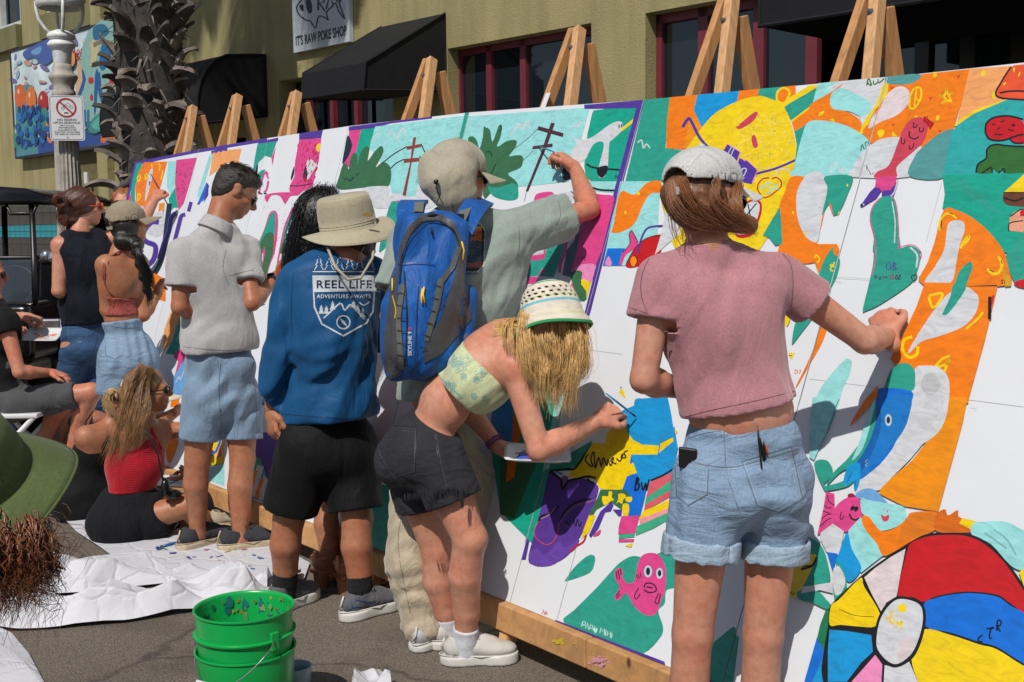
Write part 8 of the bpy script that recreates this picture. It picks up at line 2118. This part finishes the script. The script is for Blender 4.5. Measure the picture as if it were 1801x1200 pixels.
shoe('shoe', J['anL'], V(.1, .1, 0), shw, rubber, I1, .95); shoe('shoe', J['anR'], V(.1, .1, 0), shw, rubber, I1, .95)
# ============================================================ J  woman with a bun and navy sleeveless top
J = JJ(pel=(152, 592, 7.34), wai=(150, 530, 7.34), che=(150, 470, 7.32), nek=(140, 405, 7.35), hd=(148, 365, 7.4), shL=(108, 432, 7.24), shR=(184, 425, 7.5), elL=(103, 512, 7.2), wrL=(140, 520, 7.45), elR=(245, 398, 7.52), wrR=(272, 352, 7.64),
       hipL=(134, 615, 7.3), hipR=(172, 615, 7.4), knL=(118, 690, 7.34), knR=(178, 700, 7.4), anL=(101, 778, 7.45), anR=(176, 790, 7.5)); J['toeL'] = J['toeR'] = V(.08, .1, -.03)
Jn = make_person('person', 'woman with an auburn bun, navy sleeveless top and rolled jeans', J, sk1, 1.05, True, fd=nrm(V(.9, .4, .02)), h=.009, hands=[hand_blocks(J['wrR'], P(284, 326, 7.74)-J['wrR'], V(.1, .9, -.3), 1.02, .9, 1), hand_blocks(J['wrL'], V(.6, .7, .2), V(0, 0, 1), 1, .6, 1)], th=1.05)
navy = M('navy crepe', '#0b0f1c', 'fabric', rough=.85, var=.15, foldamt=.8)
un = nrm(J['nek']-J['che'])
o = sdf('blouse', torso_prims(J, 1.05, True, .015)+[elli(P(152, 535, 7.33), (.175, .13, .2), None, .06), cone(P(122, 418, 7.28), P(130, 470, 7.3), .05, .07, .03), cone(P(172, 415, 7.42), P(165, 470, 7.36), .05, .07, .03), plane(P(150, 570, 7.3), V(.03, 0, -1)), sub(cone(J['nek']+un*-.02, J['nek']+un*.15, .06, .13, .01, 'a')), sub(elli(J['shL']+V(-.09, 0, -.02), (.07, .2, .16), None, .02)), sub(cone(P(166, 432, 7.0), P(166, 448, 7.2), .008, .016, .002))], navy, Jn, .008, [wrinkle(9, .006, ZUP, 7)])
jp = []
for S in 'LR':
    jp += [cone(J['hip'+S], J['kn'+S], .1, .076, .03), cone(J['kn'+S], J['an'+S]+ZUP*.06, .074, .062, .02, 'b')]
o = sdf('jeans', torso_prims(J, 1.05, True, .008)[1:5]+jp+[plane(J['pel']+ZUP*.13, ZUP)], jb, Jn, .008, [wrinkle(14, .006, V(1, 0, .15), 3)])
for S in 'LR':
    e = J['an'+S]+ZUP*.06; d = nrm(J['kn'+S]-J['an'+S]); sdf('jeans_cuff', [cone(e-d*.005, e+d*.085, .068, .07, .004, 'ab')], M('rolled jeans cuff', '#8095a8', 'denim', rough=.9), o, .008)
    shoe('shoe', J['an'+S], J['toe'+S], chs, rubber, Jn, 1.0)
tr = bvh(o); items = []; items += [('#56738f', q_) for q_ in stroke([(119, 571), (154, 574), (152, 596), (140, 602), (120, 594)], 1, True)]; seamline(items, [(175, 572), (170, 600), (160, 640)], .9, '#1b3350'); decal('stitching', items, tr, PAINT, o, 7, .0012)
rdh = M('auburn hair', '#4a281a', 'hair', rough=.45, stretch=(50, 50, 20)); rds = M('auburn fine strand', '#5c3322', rough=.4, var=.3)
hc = J['hd']; sdf('hair', [elli(hc+V(-.03, -.012, .028), (.115, .105, .108), None, .02), elli(P(107, 352, 7.32), (.055, .05, .05), None, .01), elli(P(112, 366, 7.3), (.04, .04, .04), None, .01), elli(P(122, 384, 7.34), (.07, .06, .06), None, .03)], rdh, Jn, .007, wrinkle(26, .006, V(1, 0, .5), 5))
strands('bun_hair', [[P(107+11*math.cos(a), 354+9*math.sin(a), 7.26), P(107+12*math.cos(a+1.2), 354+11*math.sin(a+1.2), 7.25), P(107+9*math.cos(a+2.4), 354+9*math.sin(a+2.4), 7.24)] for a in np.linspace(0, 6, 9)], 260, .012, rds, Jn, .0014, .004, 10, 3)
strands('loose_hair', [[P(105, 365, 7.3), P(102, 385, 7.3), P(108, 400, 7.3)], [P(118, 380, 7.28), P(112, 395, 7.27), P(110, 412, 7.26)]], 60, .02, rds, Jn, .001, .006, 8, 5)
sunglasses(hc, nrm(V(.9, .4, .02)), ZUP, M('orange plastic frame', '#d8451a', rough=.3), lens, Jn, 1.15)
brush(bd(298, 362, .01), P(265, 306, 7.7), '#2c4f96', 'blue handled paintbrush in the raised hand of the woman with the bun', '#b98a2a', .004)
# ============================================================ K  seated man on the folding chair, L his neighbour
J = JJ(pel=(22, 700, 7.05), wai=(10, 650, 7.05), che=(-2, 590, 7.02), nek=(-14, 528, 7.02), hd=(-22, 482, 7.05), shL=(-40, 560, 7.2), shR=(8, 565, 6.9), elR=(34, 655, 6.84), wrR=(88, 656, 7.0), elL=(-40, 640, 7.3), wrL=(20, 650, 7.35),
       hipL=(30, 712, 7.15), hipR=(30, 712, 6.95), knL=(120, 690, 7.25), knR=(160, 690, 7.0), anL=(60, 805, 7.3), anR=(122, 808, 7.1)); J['toeL'] = J['toeR'] = V(.14, .03, -.03); J['legf'] = V(1, .1, 0); J['base'] = P(22, 850, 7.05)
K1 = make_person('person', 'man in a black tee and grey shorts sitting on a white folding chair', J, sk3, 1.02, False, fd=nrm(V(.9, .35, -.1)), h=.01, hands=[hand_blocks(J['wrR'], V(.9, .1, -.2), V(0, 0, -1), 1.05, .5, 1), hand_blocks(J['wrL'], V(.9, .2, 0), V(0, 0, -1), 1.05, .5, 1)])
tee(J, 1.02, False, .02, J['pel']+ZUP*.03, -ZUP, .25, .085, .08, blackcl, K1, wrinkle(10, .008, V(.5, 0, .6), 3), .01)
sdf('shorts', torso_prims(J, 1.02, False, .018)[1:5]+[cone(J['hip'+S], J['hip'+S]+(J['kn'+S]-J['hip'+S])*.8, .1, .085, .03, 'b') for S in 'LR'], M('grey chino', '#48484a', 'fabric', rough=.9, foldamt=.8), K1, .009, wrinkle(12, .008, V(.5, 0, 1), 3))
sdf('hair', [elli(J['hd']+V(-.03, 0, .03), (.095, .09, .09), None, .02)], dbh, K1, .009); sunglasses(J['hd'], nrm(V(.9, .35, -.1)), ZUP, blackpl, lens, K1)
for S in 'LR': shoe('shoe', J['an'+S], J['toe'+S], blackcl, rubber, K1, 1.05)
ch = thing('folding_chair', 'white folding chair carrying the seated man in grey shorts', 'chair', P(30, 850, 7.0)); wch = M('white chair plastic', '#c2c3c4', rough=.4, var=.05)
sz = P(45, 727, 6.95); cx0, cy0, cz0 = sz; cx0 -= .12
mb = MB(); mb.box((cx0, 7.05, cz0), .24, .22, .014); mb.build('seat', wch, ch, bevel=.008)
for dy in (-.2, .22):
    mb = MB(); mb.tube([(cx0+.22, 7.05+dy, cz0), (cx0+.0, 7.05+dy, cz0*.5), (cx0-.25, 7.05+dy, .01)], .016, 8); mb.build('leg', wch, ch, True)
    mb = MB(); mb.tube([(cx0+.28, 7.05+dy*1.08, .01), (cx0-.05, 7.05+dy*1.08, cz0*.62), (cx0-.42, 7.05+dy*1.08, cz0+.32)], .016, 8); mb.build('leg', wch, ch, True)
mb = MB(); mb.box((cx0-.38, 7.06, cz0+.34), .012, .21, .1, (nrm(V(1, 0, .3)), V(0, 1, 0), nrm(V(-.3, 0, 1)))); mb.build('backrest', wch, ch, bevel=.006)
J = JJ(pel=(-75, 700, 7.7), wai=(-75, 640, 7.7), che=(-72, 580, 7.7), nek=(-68, 520, 7.7), hd=(-60, 480, 7.75), shL=(-100, 548, 7.8), shR=(-45, 552, 7.6), elR=(-5, 560, 7.5), wrR=(45, 557, 7.45), elL=(-60, 630, 7.8), wrL=(20, 592, 7.7), hipL=(-60, 712, 7.8), hipR=(-60, 712, 7.6), knL=(10, 720, 7.85), knR=(20, 720, 7.75), anL=(5, 790, 7.85), anR=(10, 790, 7.7))
J['toeL'] = J['toeR'] = V(.14, .03, -.03); J['legf'] = V(1, .1, 0); J['base'] = P(-75, 800, 7.7)
L1 = make_person('person', 'person mostly outside the left edge pointing at a plate of orange and pink paint', J, sk5, 1.0, True, fd=nrm(V(.95, .2, -.2)), h=.01, hands=[hand_blocks(J['wrR'], P(75, 563, 7.42)-J['wrR'], V(.2, 0, -1), 1.1, .9, 1, point=True), hand_blocks(J['wrL'], P(58, 594, 7.6)-J['wrL'], V(.2, 0, 1), 1.1, .5, -1)], th=1.05)
tee(J, 1.0, True, .018, J['pel']+ZUP*.0, -ZUP, .3, .08, .075, blackcl, L1, None, .01); sdf('trousers', torso_prims(J, 1, True, .012)[1:5]+[c for S in 'LR' for c in (cone(J['hip'+S], J['kn'+S], .1, .08, .03), cone(J['kn'+S], J['an'+S], .08, .065, .03))], jb, L1, .01)
for S in 'LR': shoe('shoe', J['an'+S], J['toe'+S], blackcl, rubber, L1, 1.0)
sdf('hair', [elli(J['hd']+V(-.03, 0, .03), (.095, .09, .1), None, .02)], rdh, L1, .01)
mb = MB(); mb.box((P(-75, 720, 7.7)[0], 7.7, .22), .2, .2, .22); single(mb, 'stool', dark, 'black low seat block under the person at the left edge', 'stool')
plate((77, 591), 7.35, V(.02, -.35, 1), 'paint plate with orange and pink paint held in front of the black cart', .118, .1, ('#f08a20', '#e86aa8', '#f2a32a', '#e04f8f', '#f08a20'))
# ============================================================ M  person in the green sun hat, very near at the left edge
J = JJ(pel=(-330, 1330, 2.1), wai=(-290, 1220, 2.1), che=(-240, 1090, 2.08), nek=(-150, 960, 2.06), hd=(-62, 880, 2.09), shL=(-320, 1020, 2.2), shR=(-130, 1045, 1.98), elR=(-120, 1210, 1.98), wrR=(-60, 1300, 2.1), elL=(-300, 1200, 2.3), wrL=(-200, 1300, 2.4), hipL=(-340, 1360, 2.2), hipR=(-330, 1370, 2.0), knL=(-80, 1400, 2.35), knR=(-90, 1430, 2.1), anL=(-90, 1700, 2.35), anR=(-110, 1700, 2.1))
J['toeL'] = J['toeR'] = V(.14, .03, -.03); J['legf'] = V(1, .1, 0); J['anL'][2] = J['anR'][2] = .07
M1 = make_person('person', 'person in a wide olive green sun hat with curly brown hair at the left edge', J, sk4, 1.0, True, fd=nrm(V(.6, .7, -.45)), h=.009)
grh = M('olive green hat cotton', '#4d5a33', 'fabric', rough=.85, var=.08, foldscale=5, foldamt=.3)
tee(J, 1.0, True, .02, J['pel'], -nrm(J['wai']-J['pel']), .5, .08, .075, blackcl, M1, None, .01); sdf('trousers', torso_prims(J, 1, True, .014)[1:5]+[c for S in 'LR' for c in (cone(J['hip'+S], J['kn'+S], .1, .08, .03), cone(J['kn'+S], J['an'+S], .08, .065, .03))], jb, M1, .01)
for S in 'LR': shoe('shoe', J['an'+S], J['toe'+S], blackcl, rubber, M1, 1.0)
mb = MB(); mb.lathe([(.0, 0), (.2, 0), (.2, .03), (.17, .05), (.17, max(.1, J['pel'][2]-.14)), (.19, max(.12, J['pel'][2]-.12)), (0, max(.12, J['pel'][2]-.11))], (J['pel'][0], J['pel'][1], 0), 24); single(mb, 'stool', dark, 'round black stool under the person in the green sun hat', 'stool')
cur = M('curly brown hair', '#3a2116', 'hair', rough=.45, stretch=(40, 40, 12)); cus = M('curly brown strand', '#6a3f26', rough=.35, var=.5, scale=20)
sdf('hair', [elli(P(-60, 900, 2.06), (.11, .1, .12), None, .04), elli(P(-25, 955, 1.97), (.075, .07, .06), None, .05)], cur, M1, .009, wrinkle(14, .014, ZUP, 5))
strands('curly_hair', [[P(-30+13*k, 895+3*k, 1.93+.02*(k % 3)), P(-24+14*k, 950, 1.91), P(-20+14*k+8*math.sin(k*2), 995+9*math.sin(k), 1.92), P(-30+14*k+12*math.sin(k*1.3), (1130, 1060, 1080, 1035, 1090, 1050, 1010, 990)[k], 1.93)] for k in range(8)], 300, .026, cus, M1, .0017, .0085, 30, 7, jit=.4); strands('curly_hair', [[P(-20+11*k, 900, 1.95), P(-15+13*k, 960, 1.93), P(-12+12*k+8*math.sin(k*2), 1020, 1.93), P(-20+12*k, (1120, 1060, 1090, 1040, 1080, 1050, 1010, 990)[k], 1.93)] for k in range(8)], 500, .03, cus, M1, .0007, .013, 19, 17, jit=.6)
strands('curly_hair', [[P(60, 915, 1.95), P(80, 955, 1.93), P(88, 1000, 1.93), P(78, 1060, 1.93)], [P(40, 950, 1.93), P(60, 1010, 1.93), P(85, 1040, 1.93), P(60, 1110, 1.93)]], 120, .03, cus, M1, .0007, .016, 14, 9, jit=1.0, clump=14)
brimhat(P(-44, 838, 1.99), nrm(V(-.12, -.60, .75)), grh, M1, .094, .112, .158, .052, .024, V(1, 0, 0), 'sun_hat', .5, squash=.97, ph=.4)
# ============================================================ N  onlooker behind the far end of the boards
J = JJ(pel=(205, 480, 9.6), wai=(205, 450, 9.6), che=(209, 416, 9.6), nek=(212, 380, 9.6), hd=(217, 358, 9.6), shL=(185, 390, 9.5), shR=(228, 390, 9.7), elL=(183, 430, 9.5), wrL=(195, 460, 9.4), elR=(232, 430, 9.7), wrR=(220, 460, 9.5), hipL=(195, 495, 9.6), hipR=(218, 495, 9.6), knL=(195, 580, 9.6), knR=(218, 580, 9.6), anL=(195, 690, 9.6), anR=(218, 690, 9.6)); J['toeL'] = J['toeR'] = V(.02, -.12, -.03); J['legf'] = V(0, -1, 0)
for k in ('anL', 'anR'): J[k][2] = .08
N1 = make_person('person', 'person with ginger hair and sunglasses behind the far left end of the boards', J, sk5, .98, True, fd=nrm(V(.2, -1, 0)), h=.012)
sdf('hair', [elli(J['hd']+V(0, .02, .045), (.09, .09, .085), None, .02)], M('ginger hair', '#8a4f22', 'hair'), N1, .008, wrinkle(20, .01, ZUP, 3)); sunglasses(J['hd'], nrm(V(.2, -1, 0)), ZUP, blackpl, lens, N1, 1.05)
tee(J, .98, True, .018, J['pel'], -ZUP, .4, .08, .075, blackcl, N1, None, .012); sdf('trousers', torso_prims(J, 1, True, .012)[1:5]+[c for S in 'LR' for c in (cone(J['hip'+S], J['kn'+S], .1, .08, .03), cone(J['kn'+S], J['an'+S], .08, .065, .03))], jb, N1, .012)
for S in 'LR': shoe('shoe', J['an'+S], J['toe'+S], blackcl, rubber, N1, 1.0)
# ------------------------------------------------------------ green buckets
gp_ = M('green bucket plastic', '#0f9a48', rough=.32, var=.06, scale=5)
gi = M('dirty green bucket inside', '#0e8a42', rough=.45, var=.2, scale=5)
BD = 3.42; rc_ = P(429, 1065, BD); bx, by = rc_[0], rc_[1]; zr = rc_[2]; r_t = 89*BD/FPX*.985
def bucket(ztop, zbot, label, inner):
    t = thing('bucket', label, 'bucket', (bx, by, zbot)); H = ztop-zbot; rb = r_t*(.88 if inner else .9); k_ = 1.0 if inner else 1.012; rr = lambda z: (rb+(r_t-rb)*(z-zbot)/H)*k_
    pr = [(0, zbot), (rb-.004, zbot), (rb, zbot+.004)]
    if inner: z1 = ztop-.078; pr += [(rr(z1)-.001, z1-.004), (rr(z1)+.009, z1-.003), (rr(z1)+.010, z1+.002), (rr(z1), z1+.004)]
    pr += [(rr(ztop)-.001, ztop-.008), (rr(ztop)+.004, ztop-.006), (rr(ztop)+.004, ztop-.001), (rr(ztop)+.001, ztop), (rr(ztop)-.003, ztop-.002), (rr(ztop)-.005, ztop-.01), (rb-.006, zbot+.01), (0, zbot+.009)]
    mb = MB(); mb.lathe(pr, (bx, by, 0), 64); o = mb.build('shell', gp_, t, True); md = o.modifiers.new('edge', 'EDGE_SPLIT'); md.split_angle = math.radians(50)
    if inner:
        mb = MB(); rs = np.random.RandomState(4); pal = ['#1f7f78', '#b0b23a', '#4a5a7a', '#8aa86a', '#8f6a3a', '#2f8f94', '#5aa86a', '#9a8a3a', '#2f6f88']
        for i in range(120):
            a = rs.uniform(.25, 2.9); z = ztop-rs.uniform(.012, .16) ; s = rs.uniform(.002, .007)*(2.6 if i % 9 == 0 else 1); r0 = rr(z)-.0062-.00004*i
            pts = []
            for k in range(8):
                q = k*.785; rad = s*rs.uniform(.6, 1.4); da = rad*math.cos(q)/r0; pts.append((bx+math.cos(a+da)*r0, by+math.sin(a+da)*r0, z+rad*math.sin(q)*(1.6 if i % 3 == 0 else 1)))
            mb.add(pts, [tuple(range(8))], pal[i % 9])
        mb.build('paint_stain', PAINT, t)
        mb = MB()
        for i in range(26):
            a = rs.uniform(-3.1, 0); z = ztop-rs.uniform(.01, .2); s = rs.uniform(.0012, .003); r0 = rr(z)+.0006; mb.add([(bx+math.cos(a+s*math.cos(q)/r0)*r0, by+math.sin(a+s*math.cos(q)/r0)*r0, z+s*math.sin(q)) for q in np.linspace(0, 5.5, 7)], [tuple(range(7))], pal[i % 9])
        mb.build('paint_fleck', PAINT, t)
    return t, rr
zb1 = zr-.37
t1, rr1 = bucket(zr, zb1, 'upper of two nested green plastic buckets, its rim splashed with paint inside', True)
t2, rr2 = bucket(zr-.128, 0.0, 'lower of two nested green plastic buckets standing on the asphalt', False)
wire = M('bucket wire', '#8f8f90', metal=.8, rough=.35); zE = zr-.075
e1 = V(bx+rr1(zE)*math.cos(-.72)*1.02, by+rr1(zE)*math.sin(-.72)*1.02, zE); e0 = V(bx-rr1(zE)*1.0, by-.03, zE-.03)
mb = MB(); pts = [e1, P(470, 1150, BD-.17), P(430, 1190, BD-.2), P(390, 1212, BD-.2), P(358, 1205, BD-.17), P(344, 1178, BD-.1), e0]; mb.tube(smooth_poly(pts, 2, False), .0021, 6); mb.build('handle', wire, t1, True)
mb = MB(); mb.tube([P(386, 1211, BD-.205), P(345, 1200, BD-.2)], .008, 8); mb.build('handle_grip', M('white handle grip', '#c4c4c4', rough=.5), t1, True)
mb = MB(); mb.box(e1-ZUP*.004, .014, .006, .028, (nrm(V(.66, .75, 0)), nrm(V(.75, -.66, 0)), ZUP)); mb.build('handle_ear', gp_, t1, bevel=.003)
# translucent cup and crumpled tissue
cp_ = G(522, 1236); mb = MB(); mb.lathe([(0, 0), (.04, 0), (.05, .1), (.052, .125), (.05, .127), (.047, .1), (.038, .004), (0, .004)], (cp_[0], cp_[1], 0), 28); single(mb, 'plastic_cup', M('cloudy cup plastic', '#7e8f96', rough=.3, var=.1), 'cloudy grey blue plastic cup standing close to the green buckets', 'cup', smooth=True)
# ------------------------------------------------------------ paper on the ground
pap = M('white drop paper', '#bdbdc2', 'paper', rough=.75); pap2 = M('creased white paper', '#c3c3c8', 'paper', rough=.75)
def creases(seed, amp, fr):
    rs = np.random.RandomState(seed); L = [(rs.uniform(0, 6.28), rs.uniform(.5, 1.5)*fr, rs.uniform(0, 1), rs.uniform(.4, 1)) for _ in range(5)]
    def f(p):
        o = 0
        for a, k, ph, w_ in L:
            t = (p[0]*math.cos(a)+p[1]*math.sin(a))*k+ph+.3*math.sin(p[0]*k*1.3+p[1]*k); t = t-math.floor(t); o += w_*(1-abs(2*t-1))**1.3
        return max(0, o/2.4-.32)*amp*1.5
    return f
def paper(name, top, bot, nu, nv, hf, mat, label, base=.008, kind=None, edge=True):
    """top/bot: pixel polylines of far and near edges, laid on the ground"""
    def res(pl, n):
        pl = [V(*p) for p in pl]; L = np.cumsum([0]+[np.linalg.norm(pl[i+1]-pl[i]) for i in range(len(pl)-1)]); return [V(np.interp(t*L[-1], L, [p[0] for p in pl]), np.interp(t*L[-1], L, [p[1] for p in pl])) for t in np.linspace(0, 1, n)]
    A, B = res(top, nu), res(bot, nu); vs = []
    for i in range(nu):
        for j in range(nv):
            p = A[i]*(1-j/(nv-1))+B[i]*(j/(nv-1)); g = G(p[0], p[1], base); m = min(1, 4*min(j, nv-1-j)/(nv-1)+.15) if edge else 1; z = base+hf(g)*m
            vs.append((g[0], g[1], z))
    fs = [(i*nv+j, (i+1)*nv+j, (i+1)*nv+j+1, i*nv+j+1) for i in range(nu-1) for j in range(nv-1)]
    mb = MB(); mb.add(vs, fs); o = single(mb, name, mat, label, 'paper', 'sheets of paper on the asphalt', smooth=False); md = o.modifiers.new('solid', 'SOLIDIFY'); md.thickness = .0012; return o
lf = creases(3, .010, 1.2)
paper('drop_paper', [(60, 845), (150, 830), (250, 860), (380, 900), (450, 940), (545, 992)], [(68, 868), (134, 937), (236, 1003), (330, 1042), (430, 1052), (528, 1040)], 150, 70, lf, pap, 'flat white drop paper with paint marks under the polo man and the seated women', edge=False)
mb = MB(); rs = np.random.RandomState(6)
for i in range(42):
    x, y = rs.normal(405, 60), rs.normal(975, 14)
    if not (250 < x < 520 and 950 < y < 1030-(x-400)*.0): continue
    l = rs.uniform(2, 14); a = rs.uniform(-.3, .3); c = rs.choice(['#5a3aa0', '#2f6fc0', '#e0b020', '#3f9a5a', '#c85aa0', '#5a3aa0']); q = stroke([(x-l/2, y-l*a/2), (x, y+rs.uniform(-1, 1)), (x+l/2, y+l*a/2)], rs.uniform(.8, 2.6))
    for p in q:
        g = [G(*pp) for pp in p]; mb.add([(g_[0], g_[1], .0125+lf(g_)) for g_ in g], [tuple(range(len(g)))], c)
o = single(mb, 'paint_mark', PAINT, 'purple, blue and yellow paint marks smeared on the drop paper by the polo man', 'paint', kind='stuff')
cr = creases(11, .2, 2.3); cr2 = creases(5, .14, 2.9)
paper('crumpled_paper', [(-30, 1012), (75, 1000), (190, 995), (236, 1004), (305, 1012), (335, 1000), (400, 1008), (482, 1035)], [(-30, 1056), (60, 1056), (150, 1050), (200, 1040), (300, 1026), (340, 1034), (400, 1040), (470, 1050)], 150, 40, cr, pap2, 'crumpled strip of white paper curling up in front of the drop paper')
paper('crumpled_paper', [(-30, 1066), (90, 1064), (160, 1058), (290, 1054), (350, 1048), (400, 1036), (440, 1030), (530, 1012)], [(-30, 1108), (30, 1108), (105, 1104), (220, 1094), (340, 1075), (430, 1068), (520, 1048)], 160, 40, cr2, pap2, 'long creased white paper strip nearest the green buckets')
paper('paper_sheet', [(-60, 1095), (-10, 1100), (20, 1115), (50, 1150), (80, 1205)], [(-60, 1300), (-30, 1300), (0, 1300), (40, 1290), (84, 1260)], 40, 30, creases(2, .04, 2), pap2, 'white paper sheet filling the bottom left corner of the photo')
paper('paper_scrap', [(625, 1188), (645, 1184), (668, 1180), (684, 1192)], [(618, 1230), (640, 1235), (665, 1232), (690, 1225)], 36, 30, creases(7, .05, 9), pap2, 'small crumpled white paper scrap at the bottom edge left of the white sneakers')
brush(G(273, 964, .018)+V(0, 0, 0), G(314, 953, .02), '#1f5f9c', 'blue paintbrush lying on the drop paper in front of the red top woman', '#2d5f9e', .006)
# ------------------------------------------------------------ golf cart
cart = thing('golf_cart', 'black golf cart with roof and tinted windshield at the left edge', 'golf cart', P(-60, 690, 8.7)); CD = 8.5
cm = M('black cart body paint', '#0a0a0c', rough=.2, var=.1); cblk = M('black cart metal', '#0d0d0e', rough=.4); tyre = M('cart tyre', '#151515', rough=.9); chrome = M('chrome lamp', '#b8bcc2', metal=.9, rough=.15)
def C3(x, y, dd=0): return P(x, y, CD+dd)
ox = C3(-45, 600)[0]; zc = lambda y: C3(40, y)[2]
rz = zc(352); mb = MB(); prof = [(.62, rz-.03), (.64, rz), (.6, rz+.035), (.45, rz+.085), (.2, rz+.105), (0, rz+.11)]
pts = []; n = len(prof)
for dy in (0, .06, 1.3, 1.4):
    k = 1 if 0 < dy < 1.4 else .94; pts.append([(ox+s_*x*k, CD-.05+dy, z) for s_, seq in ((1, prof), (-1, prof[::-1][1:])) for x, z in seq])
m = len(pts[0]); vs = [p for r_ in pts for p in r_]; fs = [(i*m+k, i*m+(k+1) % m, (i+1)*m+(k+1) % m, (i+1)*m+k) for i in range(3) for k in range(m)]+[tuple(range(m))[::-1], tuple(3*m+k for k in range(m))]
mb.add(vs, fs); mb.build('roof', cm, cart, True)
zd = zc(530)
for sg in (-1, 1):
    mb = MB(); mb.tube([(ox+sg*.47, CD+.02, rz-.02), (ox+sg*.5, CD-.05, zc(400)), (ox+sg*.58, CD-.25, zc(450)), (ox+sg*.6, CD-.32, zd)], .022, 8); mb.build('front_post', cblk, cart, True)
    mb = MB(); mb.tube([(ox+sg*.27*1.0 if sg > 0 else ox-.27, CD+1.25, rz-.02), (ox+sg*.27, CD+1.2, zd-.1)], .025, 8); mb.build('rear_post', cblk, cart, True)
mb = MB(); mb.tube([(ox+.3, CD-.02, rz-.03), (ox+.33, CD-.02, rz-.1), (ox+.5, CD-.02, rz-.1), (ox+.53, CD-.02, rz-.03)], .013, 8); mb.build('grab_handle', cblk, cart, True)
tint = M('tinted windshield', '#39414a', rough=.08, var=.02); tint.node_tree.nodes['Principled BSDF'].inputs['Alpha'].default_value = .55
mb = MB(); mb.add([(ox-.6, CD-.3, zd), (ox+.6, CD-.3, zd), (ox+.6, CD-.2, zc(452)), (ox-.6, CD-.2, zc(452)), (ox-.6, CD-.294, zd), (ox+.6, CD-.294, zd), (ox+.6, CD-.194, zc(452)), (ox-.6, CD-.194, zc(452))], [(0, 1, 2, 3), (7, 6, 5, 4), (0, 4, 5, 1), (2, 6, 7, 3), (1, 5, 6, 2), (0, 3, 7, 4)]); mb.build('windshield', tint, cart)
mb = MB(); mb.tube([(ox-.6, CD-.3, zd), (ox+.58, CD-.3, zd), (ox+.62, CD-.28, zd+.06), (ox+.61, CD-.2, zc(452)), (ox-.6, CD-.2, zc(452))], .014, 8); mb.build('windshield_frame', cblk, cart, True)
sdf('front_cowl', [rbox((ox, CD-.2, zd-.2), (.56, .2, .15), None, .06), elli((ox, CD-.35, zd-.3), (.55, .25, .2), None, .08), rbox((ox, CD-.2, zd-.42), (.5, .25, .08), None, .05)], cm, cart, .02)
sdf('rear_body', [rbox((ox, CD+1.1, .62), (.5, .5, .2), None, .06)], cm, cart, .03); mb = MB(); mb.box((ox, CD+.4, .36), .52, .9, .04); mb.build('floor_pan', cblk, cart)
sdf('seat', [rbox((ox, CD+.85, .8), (.5, .22, .05), None, .04), rbox((ox, CD+1.12, 1.05), (.5, .05, .2), None, .04)], M('cart seat vinyl', '#1c1a1a', rough=.5), cart, .02)
mb = MB(); mb.box((ox+.1, CD-.58, zc(543)), .5, .012, .012); mb.build('trim_strip', M('red trim', '#a81c20', rough=.4), cart)
for sx_ in (-1, 1):
    for dy in (-.05, 1.45):
        c = (ox+sx_*.5, CD+dy, .24); AX = (V(0, 1, 0), ZUP, V(1, 0, 0)); mb = MB(); mb.lathe([(.12, -.1), (.2, -.105), (.238, -.08), (.24, 0), (.238, .08), (.2, .105), (.12, .1)], c, 30, AX); wl = mb.build('wheel', tyre, cart, True)
        mb = MB(); mb.lathe([(0, -.06), (.1, -.07), (.13, -.1), (.13, .1), (.1, .07), (0, .06)], c, 20, AX); mb.build('rim', chrome, wl, True)
mb = MB(); mb.tube([(ox+.2+.17*math.cos(a), CD+.25+.06*math.sin(a), zd+.1+.15*math.sin(a)) for a in np.linspace(0, 6.283, 20)], .014, 6, caps=False); mb.tube([(ox+.2, CD+.25, zd+.1), (ox+.2, CD-.1, zd-.2)], .02, 6); mb.build('steering_wheel', cblk, cart, True)
c = C3(83, 450, -.35); mb = MB(); mb.lathe([(0, -.05), (.03, -.045), (.045, -.02), (.048, .01), (.03, .02), (0, .02)], c, 16, (V(1, 0, 0), ZUP, V(0, 1, 0))); mb.build('mirror', chrome, cart, True)
c = C3(83, 572, -.68); mb = MB(); mb.box(c, .1, .02, .045); lh = mb.build('headlight', chrome, cart, bevel=.015)
